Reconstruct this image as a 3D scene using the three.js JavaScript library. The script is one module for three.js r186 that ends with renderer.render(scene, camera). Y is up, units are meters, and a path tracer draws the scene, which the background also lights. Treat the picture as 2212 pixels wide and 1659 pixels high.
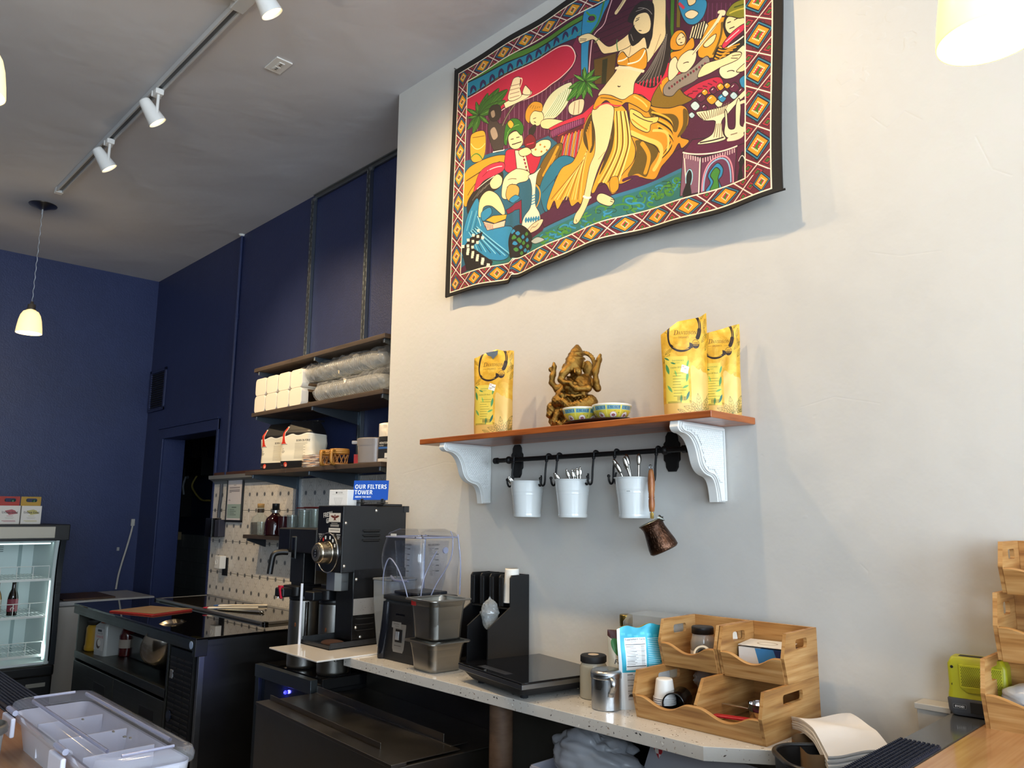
import * as THREE from 'three';
import { RoundedBoxGeometry } from 'three/addons/geometries/RoundedBoxGeometry.js';
import { mergeGeometries, mergeVertices, toCreasedNormals } from 'three/addons/utils/BufferGeometryUtils.js';
import { MarchingCubes } from 'three/addons/objects/MarchingCubes.js';
import { RectAreaLightUniformsLib } from 'three/addons/lights/RectAreaLightUniformsLib.js';

// ---------------------------------------------------------------- camera, sky, daylight, exposure
const scene = new THREE.Scene();
const camera = new THREE.PerspectiveCamera(52.77, 2212 / 1659, 0.05, 60);
{
  const yaw = THREE.MathUtils.degToRad(44.095), pitch = THREE.MathUtils.degToRad(9.508);
  camera.position.set(0, 1.445, 2.12);
  camera.lookAt(camera.position.clone().add(new THREE.Vector3(-Math.cos(yaw) * Math.cos(pitch), Math.sin(pitch), -Math.sin(yaw) * Math.cos(pitch))));
  camera.rotateZ(THREE.MathUtils.degToRad(0.4147));
}
const renderer = new THREE.WebGLRenderer({ antialias: true });
renderer.toneMapping = THREE.LinearToneMapping;
renderer.toneMappingExposure = 1.22;
renderer.shadowMap.enabled = true;
scene.background = new THREE.Color().setRGB(1.7, 2.0, 2.4);      // bright overcast sky outside the shop windows
RectAreaLightUniformsLib.init();

const CEIL = 3.5485, RECESS = -0.353, BACK = -7.28, WALL_END = -3.03, FRONT = 6.2, SIDE = 5.2;
// daylight entering through the two storefront panes (x = FRONT) and the side pane (z = SIDE)
const WINDOWS = [
  { n: 1, c: [FRONT, 1.85, 1.55], w: 2.3, h: 2.9, face: [-1, 0, 0] },
  { n: 2, c: [FRONT, 1.85, 4.0], w: 1.9, h: 2.9, face: [-1, 0, 0] },
  { n: 3, c: [3.6, 1.85, SIDE], w: 2.6, h: 2.7, face: [0, 0, -1] },
];
for (const q of WINDOWS) {
  const l = new THREE.RectAreaLight(new THREE.Color().setRGB(0.72, 0.87, 1.0), q.n === 3 ? 6.0 : 9.0, q.w, q.h);
  l.name = 'window_daylight_' + q.n;
  l.position.set(q.c[0] + q.face[0] * 0.03, q.c[1], q.c[2] + q.face[2] * 0.03);
  l.lookAt(l.position.x + q.face[0], l.position.y, l.position.z + q.face[2]);
  scene.add(l);
}

// ---------------------------------------------------------------- helpers
const PI = Math.PI, D2R = PI / 180;
const V = (x, y, z) => new THREE.Vector3(x, y, z);
function rng(seed) { let s = seed | 0; return () => { s = (s + 0x6d2b79f5) | 0; let t = Math.imul(s ^ (s >>> 15), 1 | s); t = (t + Math.imul(t ^ (t >>> 7), 61 | t)) ^ t; return ((t ^ (t >>> 14)) >>> 0) / 4294967296; }; }
const taken = new Map();
function numbered(name) { const n = taken.get(name) ?? 0; taken.set(name, n + 1); return n ? name + '_' + String(n).padStart(3, '0') : name; }
function tag(o, label, category, group, kind) {
  if (label) o.userData.label = label;
  if (category) o.userData.category = category;
  if (group) o.userData.group = group;
  if (kind) o.userData.kind = kind;
  return o;
}
function thing(name, label, category, pos = [0, 0, 0], ry = 0, group) {
  const o = new THREE.Group(); o.name = numbered(name); o.position.set(...pos); o.rotation.y = ry; scene.add(o);
  return tag(o, label, category, group);
}
function part(parent, name, geo, material, label) {
  const m = new THREE.Mesh(Array.isArray(geo) ? merge(geo) : geo, material);
  m.name = parent === scene ? numbered(name) : name; m.castShadow = m.receiveShadow = true; parent.add(m);
  if (label) m.userData.label = label;
  return m;
}
function struct(name, geo, material) { const m = part(scene, name, geo, material); m.userData.kind = 'structure'; return m; }
function dup(src, pos, ry, label) {
  const c = src.clone(); c.name = numbered(src.name.replace(/_\d{3}$/, '')); c.position.set(...pos); c.rotation.y = ry; c.userData = { ...src.userData };
  if (label) c.userData.label = label; scene.add(c); return c;
}
// geometry
function plain(g) { const q = g.index ? g.toNonIndexed() : g; for (const k of Object.keys(q.attributes)) if (!['position', 'normal', 'uv'].includes(k)) q.deleteAttribute(k); if (!q.attributes.uv) q.setAttribute('uv', new THREE.BufferAttribute(new Float32Array(q.attributes.position.count * 2), 2)); return q; }
function merge(list) { return list.length === 1 ? list[0] : mergeGeometries(list.map(plain)); }
// uv in metres, from the axis that each face looks along
function metric(g0, turn = false) {
  const g = plain(g0), p = g.attributes.position, uv = g.attributes.uv, a = V(), b = V(), c = V(), n = V();
  for (let i = 0; i < p.count; i += 3) {
    a.fromBufferAttribute(p, i); b.fromBufferAttribute(p, i + 1); c.fromBufferAttribute(p, i + 2);
    n.crossVectors(b.clone().sub(a), c.clone().sub(a));
    const x = Math.abs(n.x), y = Math.abs(n.y), z = Math.abs(n.z);
    [a, b, c].forEach((q, k) => {
      let u, v; if (y >= x && y >= z) { u = q.x; v = q.z; } else if (z >= x) { u = q.x; v = q.y; } else { u = q.z; v = q.y; }
      turn ? uv.setXY(i + k, v, u) : uv.setXY(i + k, u, v);
    });
  }
  return g;
}
function bx(w, h, d, x = 0, y = 0, z = 0, r = 0.003, seg = 2) {
  const rr = Math.min(r, w * 0.45, h * 0.45, d * 0.45);
  return (rr > 0 ? new RoundedBoxGeometry(w, h, d, seg, rr) : new THREE.BoxGeometry(w, h, d)).translate(x, y, z);
}
// box given by its corners
function bb(x0, x1, y0, y1, z0, z1, r = 0.003, seg = 2) { return bx(x1 - x0, y1 - y0, z1 - z0, (x0 + x1) / 2, (y0 + y1) / 2, (z0 + z1) / 2, r, seg); }
function cyl(r1, r2, h, x = 0, y = 0, z = 0, seg = 32, open = false) { return new THREE.CylinderGeometry(r1, r2, h, seg, 1, open).translate(x, y, z); }
function lathe(pts, seg = 40) { return new THREE.LatheGeometry(pts.map(([r, y]) => new THREE.Vector2(r, y)), seg); }
function tube(pts, r, seg = 32, rad = 8, closed = false, tension = 0.5) { return new THREE.TubeGeometry(new THREE.CatmullRomCurve3(pts.map((p) => V(...p)), closed, 'catmullrom', tension), seg, r, rad, closed); }
function rod(a, b, r, seg = 10) { const A = V(...a), B = V(...b), L = A.distanceTo(B); const g = new THREE.CylinderGeometry(r, r, L, seg); g.applyQuaternion(new THREE.Quaternion().setFromUnitVectors(V(0, 1, 0), B.clone().sub(A).normalize())); return g.translate((A.x + B.x) / 2, (A.y + B.y) / 2, (A.z + B.z) / 2); }
function ball(r, x = 0, y = 0, z = 0, sx = 1, sy = 1, sz = 1, seg = 20) { return new THREE.SphereGeometry(r, seg, Math.max(8, seg * 0.7 | 0)).scale(sx, sy, sz).translate(x, y, z); }
function shapeOf(pts) { const s = new THREE.Shape(); pts.forEach(([x, y], i) => (i ? s.lineTo(x, y) : s.moveTo(x, y))); s.closePath(); return s; }
function rrect(w, h, r, x = 0, y = 0) { const s = new THREE.Shape(), a = x - w / 2, b = y - h / 2; s.moveTo(a + r, b); s.lineTo(a + w - r, b); s.absarc(a + w - r, b + r, r, -PI / 2, 0); s.lineTo(a + w, b + h - r); s.absarc(a + w - r, b + h - r, r, 0, PI / 2); s.lineTo(a + r, b + h); s.absarc(a + r, b + h - r, r, PI / 2, PI); s.lineTo(a, b + r); s.absarc(a + r, b + r, r, PI, PI * 1.5); return s; }
function ext(shape, depth, bevel = 0, segs = 12) { return new THREE.ExtrudeGeometry(shape, { depth, bevelEnabled: bevel > 0, bevelThickness: bevel, bevelSize: bevel, bevelSegments: 2, curveSegments: segs }); }
// rows of rings (each an array of [x,y,z]) lofted into a skin; caps: close first/last ring
function loft(rings, closedRing = true, capA = false, capB = false) {
  const n = rings[0].length, pos = [], uv = [], idx = [], w = closedRing ? n + 1 : n;
  rings.forEach((r, j) => { for (let i = 0; i < w; i++) { pos.push(...r[i % n]); uv.push(i / (w - 1), j / (rings.length - 1)); } });
  for (let j = 0; j < rings.length - 1; j++) for (let i = 0; i < w - 1; i++) { const a = j * w + i, b = a + 1, c = a + w, d = c + 1; idx.push(a, b, c, b, d, c); }
  const cap = (j, flip) => { const r = rings[j], c = r.reduce((s, p) => [s[0] + p[0] / n, s[1] + p[1] / n, s[2] + p[2] / n], [0, 0, 0]), k = pos.length / 3; pos.push(...c); uv.push(0.5, 0.5); r.forEach((p) => { pos.push(...p); uv.push(0.5, 0.5); }); for (let i = 0; i < n; i++) { const a = k + 1 + i, b = k + 1 + (i + 1) % n; flip ? idx.push(k, b, a) : idx.push(k, a, b); } };
  if (capA) cap(0, true); if (capB) cap(rings.length - 1, false);
  const g = new THREE.BufferGeometry(); g.setAttribute('position', new THREE.Float32BufferAttribute(pos, 3)); g.setAttribute('uv', new THREE.Float32BufferAttribute(uv, 2)); g.setIndex(idx); g.computeVertexNormals(); return g;
}
// rounded-rectangle ring in the xz plane at height y
function ring(w, d, r, y, seg = 6, cx = 0, cz = 0) { const o = []; r = Math.min(r, w / 2 - 1e-4, d / 2 - 1e-4); for (const [sx, sz, a0] of [[1, 1, 0], [-1, 1, PI / 2], [-1, -1, PI], [1, -1, PI * 1.5]]) for (let i = 0; i <= seg; i++) { const a = a0 + (i / seg) * PI / 2; o.push([cx + sx * (w / 2 - r) + Math.cos(a) * r, y, cz + sz * (d / 2 - r) + Math.sin(a) * r]); } return o.reverse(); }
const at = (g, x, y, z, rx = 0, ry = 0, rz = 0) => { if (rx) g.rotateX(rx); if (ry) g.rotateY(ry); if (rz) g.rotateZ(rz); return g.translate(x, y, z); };

// ---------------------------------------------------------------- textures
function canvas(w, h) { const c = document.createElement('canvas'); c.width = w; c.height = h; return [c, c.getContext('2d')]; }
function tex(c, srgb = true, repeat) { const t = new THREE.CanvasTexture(c); if (srgb) t.colorSpace = THREE.SRGBColorSpace; t.wrapS = t.wrapT = repeat ? THREE.RepeatWrapping : THREE.ClampToEdgeWrapping; if (repeat) t.repeat.set(...repeat); t.magFilter = THREE.LinearFilter; return t; }
// tileable fractal value noise, n x n, values 0..1
function fractal(n, cells, octaves, seed, sx = 1, sy = 1, gain = 0.5) {
  const out = new Float32Array(n * n); let amp = 1, tot = 0;
  for (let o = 0; o < octaves; o++) {
    const cx = Math.max(1, Math.round(cells * sx)) << o, cy = Math.max(1, Math.round(cells * sy)) << o, R = rng(seed + o * 101), g = new Float32Array(cx * cy).map(() => R());
    for (let y = 0; y < n; y++) { const fy = (y / n) * cy, y0 = fy | 0, ty = fy - y0, wy = ty * ty * (3 - 2 * ty), ya = (y0 % cy) * cx, yb = ((y0 + 1) % cy) * cx;
      for (let x = 0; x < n; x++) { const fx = (x / n) * cx, x0 = fx | 0, tx = fx - x0, wx = tx * tx * (3 - 2 * tx), xa = x0 % cx, xb = (x0 + 1) % cx;
        const a = g[ya + xa], b = g[ya + xb], c = g[yb + xa], d = g[yb + xb]; out[y * n + x] += amp * (a + (b - a) * wx + (c - a) * wy + (a - b - c + d) * wx * wy); } }
    tot += amp; amp *= gain;
  }
  return out.map((v) => v / tot);
}
function dataTex(n, fn, srgb, repeat) {
  const d = new Uint8Array(n * n * 4); for (let i = 0; i < n * n; i++) { const c = fn(i); d[i * 4] = c[0]; d[i * 4 + 1] = c[1]; d[i * 4 + 2] = c[2]; d[i * 4 + 3] = 255; }
  const t = new THREE.DataTexture(d, n, n, THREE.RGBAFormat); if (srgb) t.colorSpace = THREE.SRGBColorSpace; t.wrapS = t.wrapT = THREE.RepeatWrapping; t.magFilter = THREE.LinearFilter; if (repeat) t.repeat.set(...repeat); t.needsUpdate = true; return t;
}
const grey = (v) => { const k = Math.max(0, Math.min(255, v * 255)) | 0; return [k, k, k]; };
const mix3 = (a, b, t) => [a[0] + (b[0] - a[0]) * t, a[1] + (b[1] - a[1]) * t, a[2] + (b[2] - a[2]) * t];
const hex = (h) => [(h >> 16) & 255, (h >> 8) & 255, h & 255];
const ramp = (v, ...cs) => { const x = Math.max(0, Math.min(0.9999, v)) * (cs.length - 1), i = x | 0; return mix3(cs[i], cs[i + 1], x - i); };
function woodTex(cols, seed, len = 1, n = 512, streak = 26) {   // grain along u
  const a = fractal(n, 2, 4, seed, 1, streak / 2), b = fractal(n, 3, 3, seed + 7, 1, 3), c = fractal(n, 4, 2, seed + 13, 1, 40);
  return dataTex(n, (i) => ramp((a[i] - 0.5) * 1.5 + 0.5 + (b[i] - 0.5) * 0.7 + (c[i] - 0.5) * 0.35, ...cols.map(hex)), true, [1 / len, 1 / len]);
}
function clone(t, u, v) { const c = t.clone(); c.repeat.set(u, v); c.needsUpdate = true; return c; }

// ---------------------------------------------------------------- materials
function M(color, rough = 0.6, metal = 0, o = {}) {
  const phys = ['transmission', 'clearcoat', 'sheen', 'anisotropy', 'ior', 'thickness', 'attenuationColor', 'specularIntensity'].some((k) => k in o);
  return new (phys ? THREE.MeshPhysicalMaterial : THREE.MeshStandardMaterial)({ color, roughness: rough, metalness: metal, ...o });
}
const smudge = fractal(512, 5, 5, 91), fine = fractal(512, 64, 3, 17), brushN = fractal(512, 2, 3, 23, 1, 90);
const smudgeR = (lo, hi, rep) => dataTex(512, (i) => grey(lo + (hi - lo) * Math.min(1, Math.max(0, (smudge[i] - 0.3) * 2.2 + (fine[i] - 0.5) * 0.3))), false, rep);
const T = {
  peel: dataTex(512, (i) => grey(0.5 + (fine[i] - 0.5) * 0.7 + (smudge[i] - 0.5) * 0.5), false, [2.2, 2.2]),
  brush: dataTex(512, (i) => grey(brushN[i]), false, [3, 3]),
  brushR: dataTex(512, (i) => grey(0.3 + brushN[i] * 0.12 + (smudge[i] - 0.5) * 0.08), false, [2, 2]),
  glossR: smudgeR(0.10, 0.34, [1.5, 1.5]),
  plasticB: dataTex(512, (i) => grey(fine[i]), false, [14, 14]),
};
const MT = {
  white: M(0xe9e9e6, 0.45), whiteGloss: M(0xeef0f0, 0.22, 0, { clearcoat: 0.5, clearcoatRoughness: 0.1 }), black: M(0x101113, 0.4), blackMatte: M(0x141416, 0.62), blackGloss: M(0x0b0b0d, 0.12, 0, { roughnessMap: null }),
  steel: M(0xb9bab8, 1, 1, { roughnessMap: T.brushR }), steelDark: M(0x8d8b86, 1, 1, { roughnessMap: T.brushR }), chrome: M(0xd8d8d8, 0.12, 1), alu: M(0xb4b7ba, 0.42, 1), galv: M(0xa9b0b6, 0.36, 1),
  iron: M(0x0f0f11, 0.5, 0.2), rubber: M(0x17171a, 0.85), screw: M(0xcfcfcf, 0.3, 1),
};
// ---------------------------------------------------------------- the room
// grey plastered wall: paint with fine orange peel, old filler patches, cracks and chips drawn into the relief
const wallRelief = (() => {
  const [c, g] = canvas(2048, 2048), n = fractal(1024, 150, 3, 5), m = fractal(1024, 9, 4, 8), R = rng(77);
  const im = g.createImageData(2048, 2048);
  for (let y = 0; y < 2048; y++) for (let x = 0; x < 2048; x++) { const i = (y & 1023) * 1024 + (x & 1023), v = 118 + (n[i] - 0.5) * 70 + (m[i] - 0.5) * 46, k = (y * 2048 + x) * 4; im.data[k] = im.data[k + 1] = im.data[k + 2] = v; im.data[k + 3] = 255; }
  g.putImageData(im, 0, 0);
  // canvas covers x -3.03..1.27 (u), y 3.55..-0.75 (v): 476 px per metre
  const X = (x) => (x + 3.03) * 476, Y = (y) => (3.55 - y) * 476;
  const chip = (x, y, s, dark) => { g.fillStyle = dark ? 'rgba(60,60,60,0.75)' : 'rgba(205,205,205,0.7)'; g.beginPath(); for (let k = 0; k < 9; k++) { const a = k / 9 * 6.28, r = s * (0.5 + R()); g.lineTo(X(x) + Math.cos(a) * r, Y(y) + Math.sin(a) * r * 0.8); } g.fill(); };
  const crack = (pts, w = 1.6) => { g.strokeStyle = 'rgba(52,52,52,0.8)'; g.lineWidth = w; g.beginPath(); pts.forEach(([x, y], k) => (k ? g.lineTo(X(x), Y(y)) : g.moveTo(X(x), Y(y)))); g.stroke(); };
  for (let k = 0; k < 26; k++) { chip(-0.72 + (R() - 0.5) * 0.22, 2.98 - R() * 0.38, 3 + R() * 9, R() < 0.6); }
  for (let k = 0; k < 40; k++) chip(-3 + R() * 2.9, 0.9 + R() * 2.6, 1 + R() * 2.2, R() < 0.5);
  crack([[-0.75, 2.55], [-0.71, 2.5], [-0.66, 2.53], [-0.62, 2.49]]); crack([[-0.78, 2.16], [-0.7, 2.13], [-0.6, 2.12]]); crack([[-0.5, 2.4], [-0.47, 2.3], [-0.43, 2.27]]);
  crack([[-2.9, 1.62], [-2.6, 1.66], [-2.35, 1.64]], 1.2); crack([[-0.86, 1.32], [-0.84, 1.3], [-0.85, 1.27]]); crack([[-1.0, 1.75], [-0.9, 1.77], [-0.78, 1.74]], 1.2);
  for (let k = 0; k < 5; k++) crack([[-0.62 + k * 0.02, 2.98 - k * 0.06], [-0.6 + k * 0.02, 2.94 - k * 0.06], [-0.57 + k * 0.02, 2.93 - k * 0.06]]);
  const t = tex(c, false, [1 / 4.3, 1 / 4.3]); t.offset.set(3.03 / 4.3, 1 - 3.55 / 4.3); return t;
})();
const wallTint = (() => { const a = fractal(512, 3, 5, 41), b = fractal(512, 40, 2, 43); return dataTex(512, (i) => ramp(0.5 + (a[i] - 0.5) * 0.9 + (b[i] - 0.5) * 0.2, [192, 190, 186], [206, 204, 199], [212, 211, 207]), true, [0.35, 0.35]); })();
const paintGrey = M(0xffffff, 0.78, 0, { map: wallTint, bumpMap: wallRelief, bumpScale: 0.0016 });
const navyTint = (() => { const a = fractal(512, 4, 5, 61), b = fractal(512, 60, 2, 63); return dataTex(512, (i) => ramp(0.5 + (a[i] - 0.5) * 0.9 + (b[i] - 0.5) * 0.3, [33, 42, 78], [38, 49, 90], [44, 55, 97]), true, [0.5, 0.5]); })();
const paintNavy = M(0xffffff, 0.46, 0, { map: navyTint, bumpMap: T.peel, bumpScale: 0.0012 });
const ceilTint = (() => { const a = fractal(512, 3, 5, 71); return dataTex(512, (i) => ramp(0.5 + (a[i] - 0.5) * 0.8, [196, 196, 200], [206, 206, 210], [212, 212, 215]), true, [0.3, 0.3]); })();
const ceilBump = (() => { const a = fractal(512, 3, 3, 75), b = fractal(512, 30, 3, 76); return dataTex(512, (i) => grey(0.5 + (a[i] - 0.5) * 0.9 + (b[i] - 0.5) * 0.12), false, [0.42, 0.42]); })();
const paintCeil = M(0xffffff, 0.7, 0, { map: ceilTint, bumpMap: ceilBump, bumpScale: 0.02 });
const floorMat = M(0x8b8780, 0.5, 0, { roughnessMap: smudgeR(0.4, 0.7, [0.8, 0.8]) });
const paintPlain = M(0xb9b6b0, 0.8);

struct('ceiling', metric(bb(-10.3, FRONT + 0.2, CEIL, CEIL + 0.2, -2.6, SIDE + 0.2, 0)), paintCeil);
struct('floor', metric(bb(-10.3, FRONT + 0.2, -0.2, 0, -2.6, SIDE + 0.2, 0)), floorMat);
struct('wall_right', metric(bb(WALL_END, FRONT + 0.2, 0, CEIL, -0.55, 0, 0)), paintGrey);
struct('wall_back', metric(bb(BACK - 0.2, BACK, 0, CEIL, -0.53, SIDE + 0.2, 0)), paintNavy);
// blue wall behind the shelves, with the doorway (x -6.83 .. -5.75, 2.05 high) cut out of it
const DOOR = { x0: -6.83, x1: -5.75, h: 2.055, z1: -0.53 };
struct('wall_recess', [metric(bb(DOOR.x1, WALL_END, 0, CEIL, DOOR.z1, RECESS, 0)), metric(bb(BACK, DOOR.x0, 0, CEIL, DOOR.z1, RECESS, 0)), metric(bb(DOOR.x0, DOOR.x1, DOOR.h, CEIL, DOOR.z1, RECESS, 0))], paintNavy);
// flat door casing standing proud of the wall
struct('trim_1', [bb(DOOR.x0 - 0.085, DOOR.x0, 0, DOOR.h + 0.085, RECESS, RECESS + 0.016, 0.004), bb(DOOR.x1, DOOR.x1 + 0.03, 0, DOOR.h + 0.085, RECESS, RECESS + 0.016, 0.004), bb(DOOR.x0 - 0.085, DOOR.x1 + 0.03, DOOR.h, DOOR.h + 0.085, RECESS, RECESS + 0.017, 0.004), bb(DOOR.x0 - 0.095, DOOR.x1 + 0.03, DOOR.h + 0.085, DOOR.h + 0.1, RECESS, RECESS + 0.024, 0.003)].map((g) => metric(g)), paintNavy);
// walls behind the camera with the window openings
struct('wall_front', [bb(FRONT, FRONT + 0.2, 0, 0.4, -0.2, SIDE + 0.2, 0), bb(FRONT, FRONT + 0.2, 3.3, CEIL, -0.2, SIDE + 0.2, 0), bb(FRONT, FRONT + 0.2, 0.4, 3.3, -0.2, 0.4, 0), bb(FRONT, FRONT + 0.2, 0.4, 3.3, 2.7, 3.05, 0), bb(FRONT, FRONT + 0.2, 0.4, 3.3, 4.95, SIDE + 0.2, 0)].map((g) => metric(g)), paintPlain);
struct('wall_left', [bb(BACK, 2.3, 0, CEIL, SIDE, SIDE + 0.2, 0), bb(4.9, FRONT, 0, CEIL, SIDE, SIDE + 0.2, 0), bb(2.3, 4.9, 0, 0.5, SIDE, SIDE + 0.2, 0), bb(2.3, 4.9, 3.2, CEIL, SIDE, SIDE + 0.2, 0)].map((g) => metric(g)), paintPlain);
const paneMat = M(0xffffff, 0.02, 0, { transmission: 1, thickness: 0, ior: 1.5 });
for (const q of WINDOWS) {
  const side = q.face[2] !== 0, o = new THREE.Group(); o.name = 'window_' + q.n; o.userData.kind = 'structure'; scene.add(o);
  o.position.set(q.c[0] - q.face[0] * 0.1, q.c[1], q.c[2] - q.face[2] * 0.1); if (side) o.rotation.y = PI / 2;
  part(o, 'frame', [bb(-0.03, 0.03, -q.h / 2, q.h / 2, -q.w / 2, -q.w / 2 + 0.06), bb(-0.03, 0.03, -q.h / 2, q.h / 2, q.w / 2 - 0.06, q.w / 2), bb(-0.03, 0.03, -q.h / 2, -q.h / 2 + 0.06, -q.w / 2, q.w / 2), bb(-0.03, 0.03, q.h / 2 - 0.06, q.h / 2, -q.w / 2, q.w / 2)], MT.black);
  part(o, 'pane', bb(-0.004, 0.004, -q.h / 2 + 0.06, q.h / 2 - 0.06, -q.w / 2 + 0.06, q.w / 2 - 0.06, 0), paneMat);
}
// store room seen through the doorway: far wall tiled to shoulder height
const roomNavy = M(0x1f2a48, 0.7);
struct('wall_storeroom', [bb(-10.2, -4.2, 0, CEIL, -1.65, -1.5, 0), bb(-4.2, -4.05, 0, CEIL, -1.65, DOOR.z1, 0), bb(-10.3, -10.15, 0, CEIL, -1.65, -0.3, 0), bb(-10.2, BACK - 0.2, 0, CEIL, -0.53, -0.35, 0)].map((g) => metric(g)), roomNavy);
// ---------------------------------------------------------------- ceiling: track, spotlights, pendants, outlet
const TRACK_Z = 0.908;
const fixtureWhite = M(0xe8e8e6, 0.35), trackMat = M(0xc9ccce, 0.42), lampGlass = M(0xfff4dd, 0.4, 0, { emissive: new THREE.Color().setRGB(1.0, 0.78, 0.42), emissiveIntensity: 2.4 });
{
  const t = thing('light_track', 'long white lighting track screwed to the ceiling', 'light track', [0, CEIL, TRACK_Z]);
  part(t, 'rail', [bb(-5.565, 0.2, -0.006, 0, -0.019, 0.019, 0.001), bb(-5.565, 0.2, -0.032, -0.003, -0.021, -0.012, 0.001), bb(-5.565, 0.2, -0.032, -0.003, 0.012, 0.021, 0.001)], trackMat);
  part(t, 'conductor_slot', bb(-5.56, 0.19, -0.018, -0.006, -0.012, 0.012, 0), M(0x6c7075, 0.6));
  part(t, 'end_cap', bx(0.045, 0.036, 0.046, -5.575, -0.017, 0, 0.004), fixtureWhite);
  part(t, 'feed_connector', [bx(0.2, 0.034, 0.06, -2.83, -0.018, 0, 0.004), bx(0.075, 0.03, 0.16, -2.84, -0.016, 0.09, 0.004)], trackMat);
}
const heads = [[-4.544, 'white track spotlight at the free end of the ceiling track', 0.62], [-3.806, 'white track spotlight clipped on the track beside the ceiling outlet', 0.62], [-2.6, 'white track spotlight clipped on beside the track feed connector', 0.56], [-2.2, 'white track spotlight aimed at the left part of the tapestry', 0.5], [-1.15, 'white track spotlight aimed at the right end of the cherry shelf', 0.5]];
heads.forEach(([x, label, tilt], k) => {
  const t = thing('track_spotlight', label, 'spotlight', [x, CEIL - 0.03, TRACK_Z], 0, 'spotlights on the ceiling track');
  part(t, 'adapter', [bx(0.05, 0.03, 0.04, 0, -0.012, 0, 0.004), bx(0.012, 0.03, 0.046, -0.028, -0.012, 0, 0.002)], fixtureWhite);
  part(t, 'stem', cyl(0.0075, 0.0075, 0.1, 0.006, -0.075, 0, 12), fixtureWhite);
  const piv = V(-0.03, -0.105, 0.02), dir = V(0.10, -Math.cos(tilt), -Math.sin(tilt)).normalize(), q = new THREE.Quaternion().setFromUnitVectors(V(0, -1, 0), dir);
  const g = lathe([[0.0, 0.062], [0.02, 0.062], [0.0275, 0.055], [0.030, 0.04], [0.044, -0.062], [0.046, -0.066], [0.043, -0.066], [0.041, -0.058], [0.028, 0.03], [0, 0.04]], 32).applyQuaternion(q).translate(piv.x, piv.y, piv.z);
  const sh = part(t, 'shade', g, fixtureWhite);
  part(sh, 'yoke', rod([0.006, -0.12, 0], [piv.x + 0.02, piv.y - 0.01, piv.z - 0.012], 0.006), fixtureWhite);
  const lens = part(t, 'lamp_lens', cyl(0.0405, 0.0405, 0.006, 0, -0.054, 0, 28).applyQuaternion(q).translate(piv.x, piv.y, piv.z), lampGlass);
  const L = new THREE.SpotLight(new THREE.Color().setRGB(1.0, 0.72, 0.40), k < 2 ? 7 : 3.2, 0, k < 2 ? 0.8 : 1.15, 1, 2);
  L.name = 'spotlight_beam'; L.shadow.radius = 1.4;
  const p = piv.clone().addScaledVector(dir, 0.072); L.position.copy(p); L.target.position.copy(p.clone().add(dir)); t.add(L, L.target);
});
function pendant(x, yb, z, label) {
  const t = thing('pendant_lamp', label, 'pendant lamp', [x, yb, z], 0, 'pendant lamps with white glass shades');
  const nickel = M(0x9a948a, 0.28, 1), top = CEIL - yb;
  part(t, 'canopy', lathe([[0, top - 0.034], [0.02, top - 0.033], [0.045, top - 0.02], [0.085, top - 0.005], [0.088, top - 0.001], [0, top - 0.001]], 40), nickel);
  const coil = []; for (let i = 0; i <= 60; i++) { const a = i * 1.1; coil.push([Math.cos(a) * 0.0022, 0.215 + (top - 0.25) * i / 60, Math.sin(a) * 0.0022]); }
  part(t, 'cord', [tube(coil, 0.0026, 240, 5), cyl(0.006, 0.006, 0.04, 0, top - 0.05, 0, 12)], M(0xb9bdc2, 0.35, 0.4));
  part(t, 'socket_cap', lathe([[0, 0.222], [0.009, 0.222], [0.01, 0.205], [0.024, 0.2], [0.025, 0.172], [0.03, 0.168], [0.03, 0.158], [0, 0.158]], 32), nickel);
  part(t, 'glass_shade', lathe([[0.03, 0.158], [0.046, 0.15], [0.060, 0.125], [0.069, 0.09], [0.076, 0.04], [0.0795, 0.004], [0.079, 0], [0.0765, 0.001], [0.073, 0.04], [0.066, 0.088], [0.057, 0.12], [0.044, 0.146], [0.03, 0.153]], 48), M(0xfff1d0, 0.35, 0, { emissive: new THREE.Color().setRGB(1.0, 0.74, 0.32), emissiveIntensity: 0.85 }));
  part(t, 'bulb', merge([ball(0.03, 0, 0.075, 0), cyl(0.013, 0.016, 0.05, 0, 0.12, 0, 20)]), M(0xffffff, 0.5, 0, { emissive: new THREE.Color().setRGB(1, 0.86, 0.6), emissiveIntensity: 4 }));
  const L = new THREE.PointLight(new THREE.Color().setRGB(1.0, 0.74, 0.42), 0.35, 0, 2); L.name = 'pendant_light'; L.position.set(0, 0.075, 0); L.shadow.radius = 1.2; t.add(L);
}
pendant(-5.973, 2.63, 0.908, 'pendant lamp hanging in front of the navy back wall');
pendant(-0.297, 2.236, 0.722, 'pendant lamp with glowing shade hanging before the bare grey wall');
pendant(-2.75, 2.715, 1.775, 'pendant lamp hanging over the wooden bar beside the track');
{
  const t = thing('ceiling_outlet', 'white duplex power outlet plate on the ceiling', 'outlet', [-3.22, CEIL, 0.567]);
  part(t, 'plate', bx(0.127, 0.007, 0.082, 0, -0.0035, 0, 0.003), MT.white);
  for (const s of [-1, 1]) { const r = part(t, 'receptacle', bx(0.034, 0.004, 0.028, s * 0.021, -0.008, 0, 0.0015), MT.white); part(r, 'slot', [bx(0.004, 0.002, 0.011, s * 0.021 - 0.006, -0.0105, 0, 0), bx(0.004, 0.002, 0.011, s * 0.021 + 0.006, -0.0105, 0, 0)], MT.black); }
}
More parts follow.
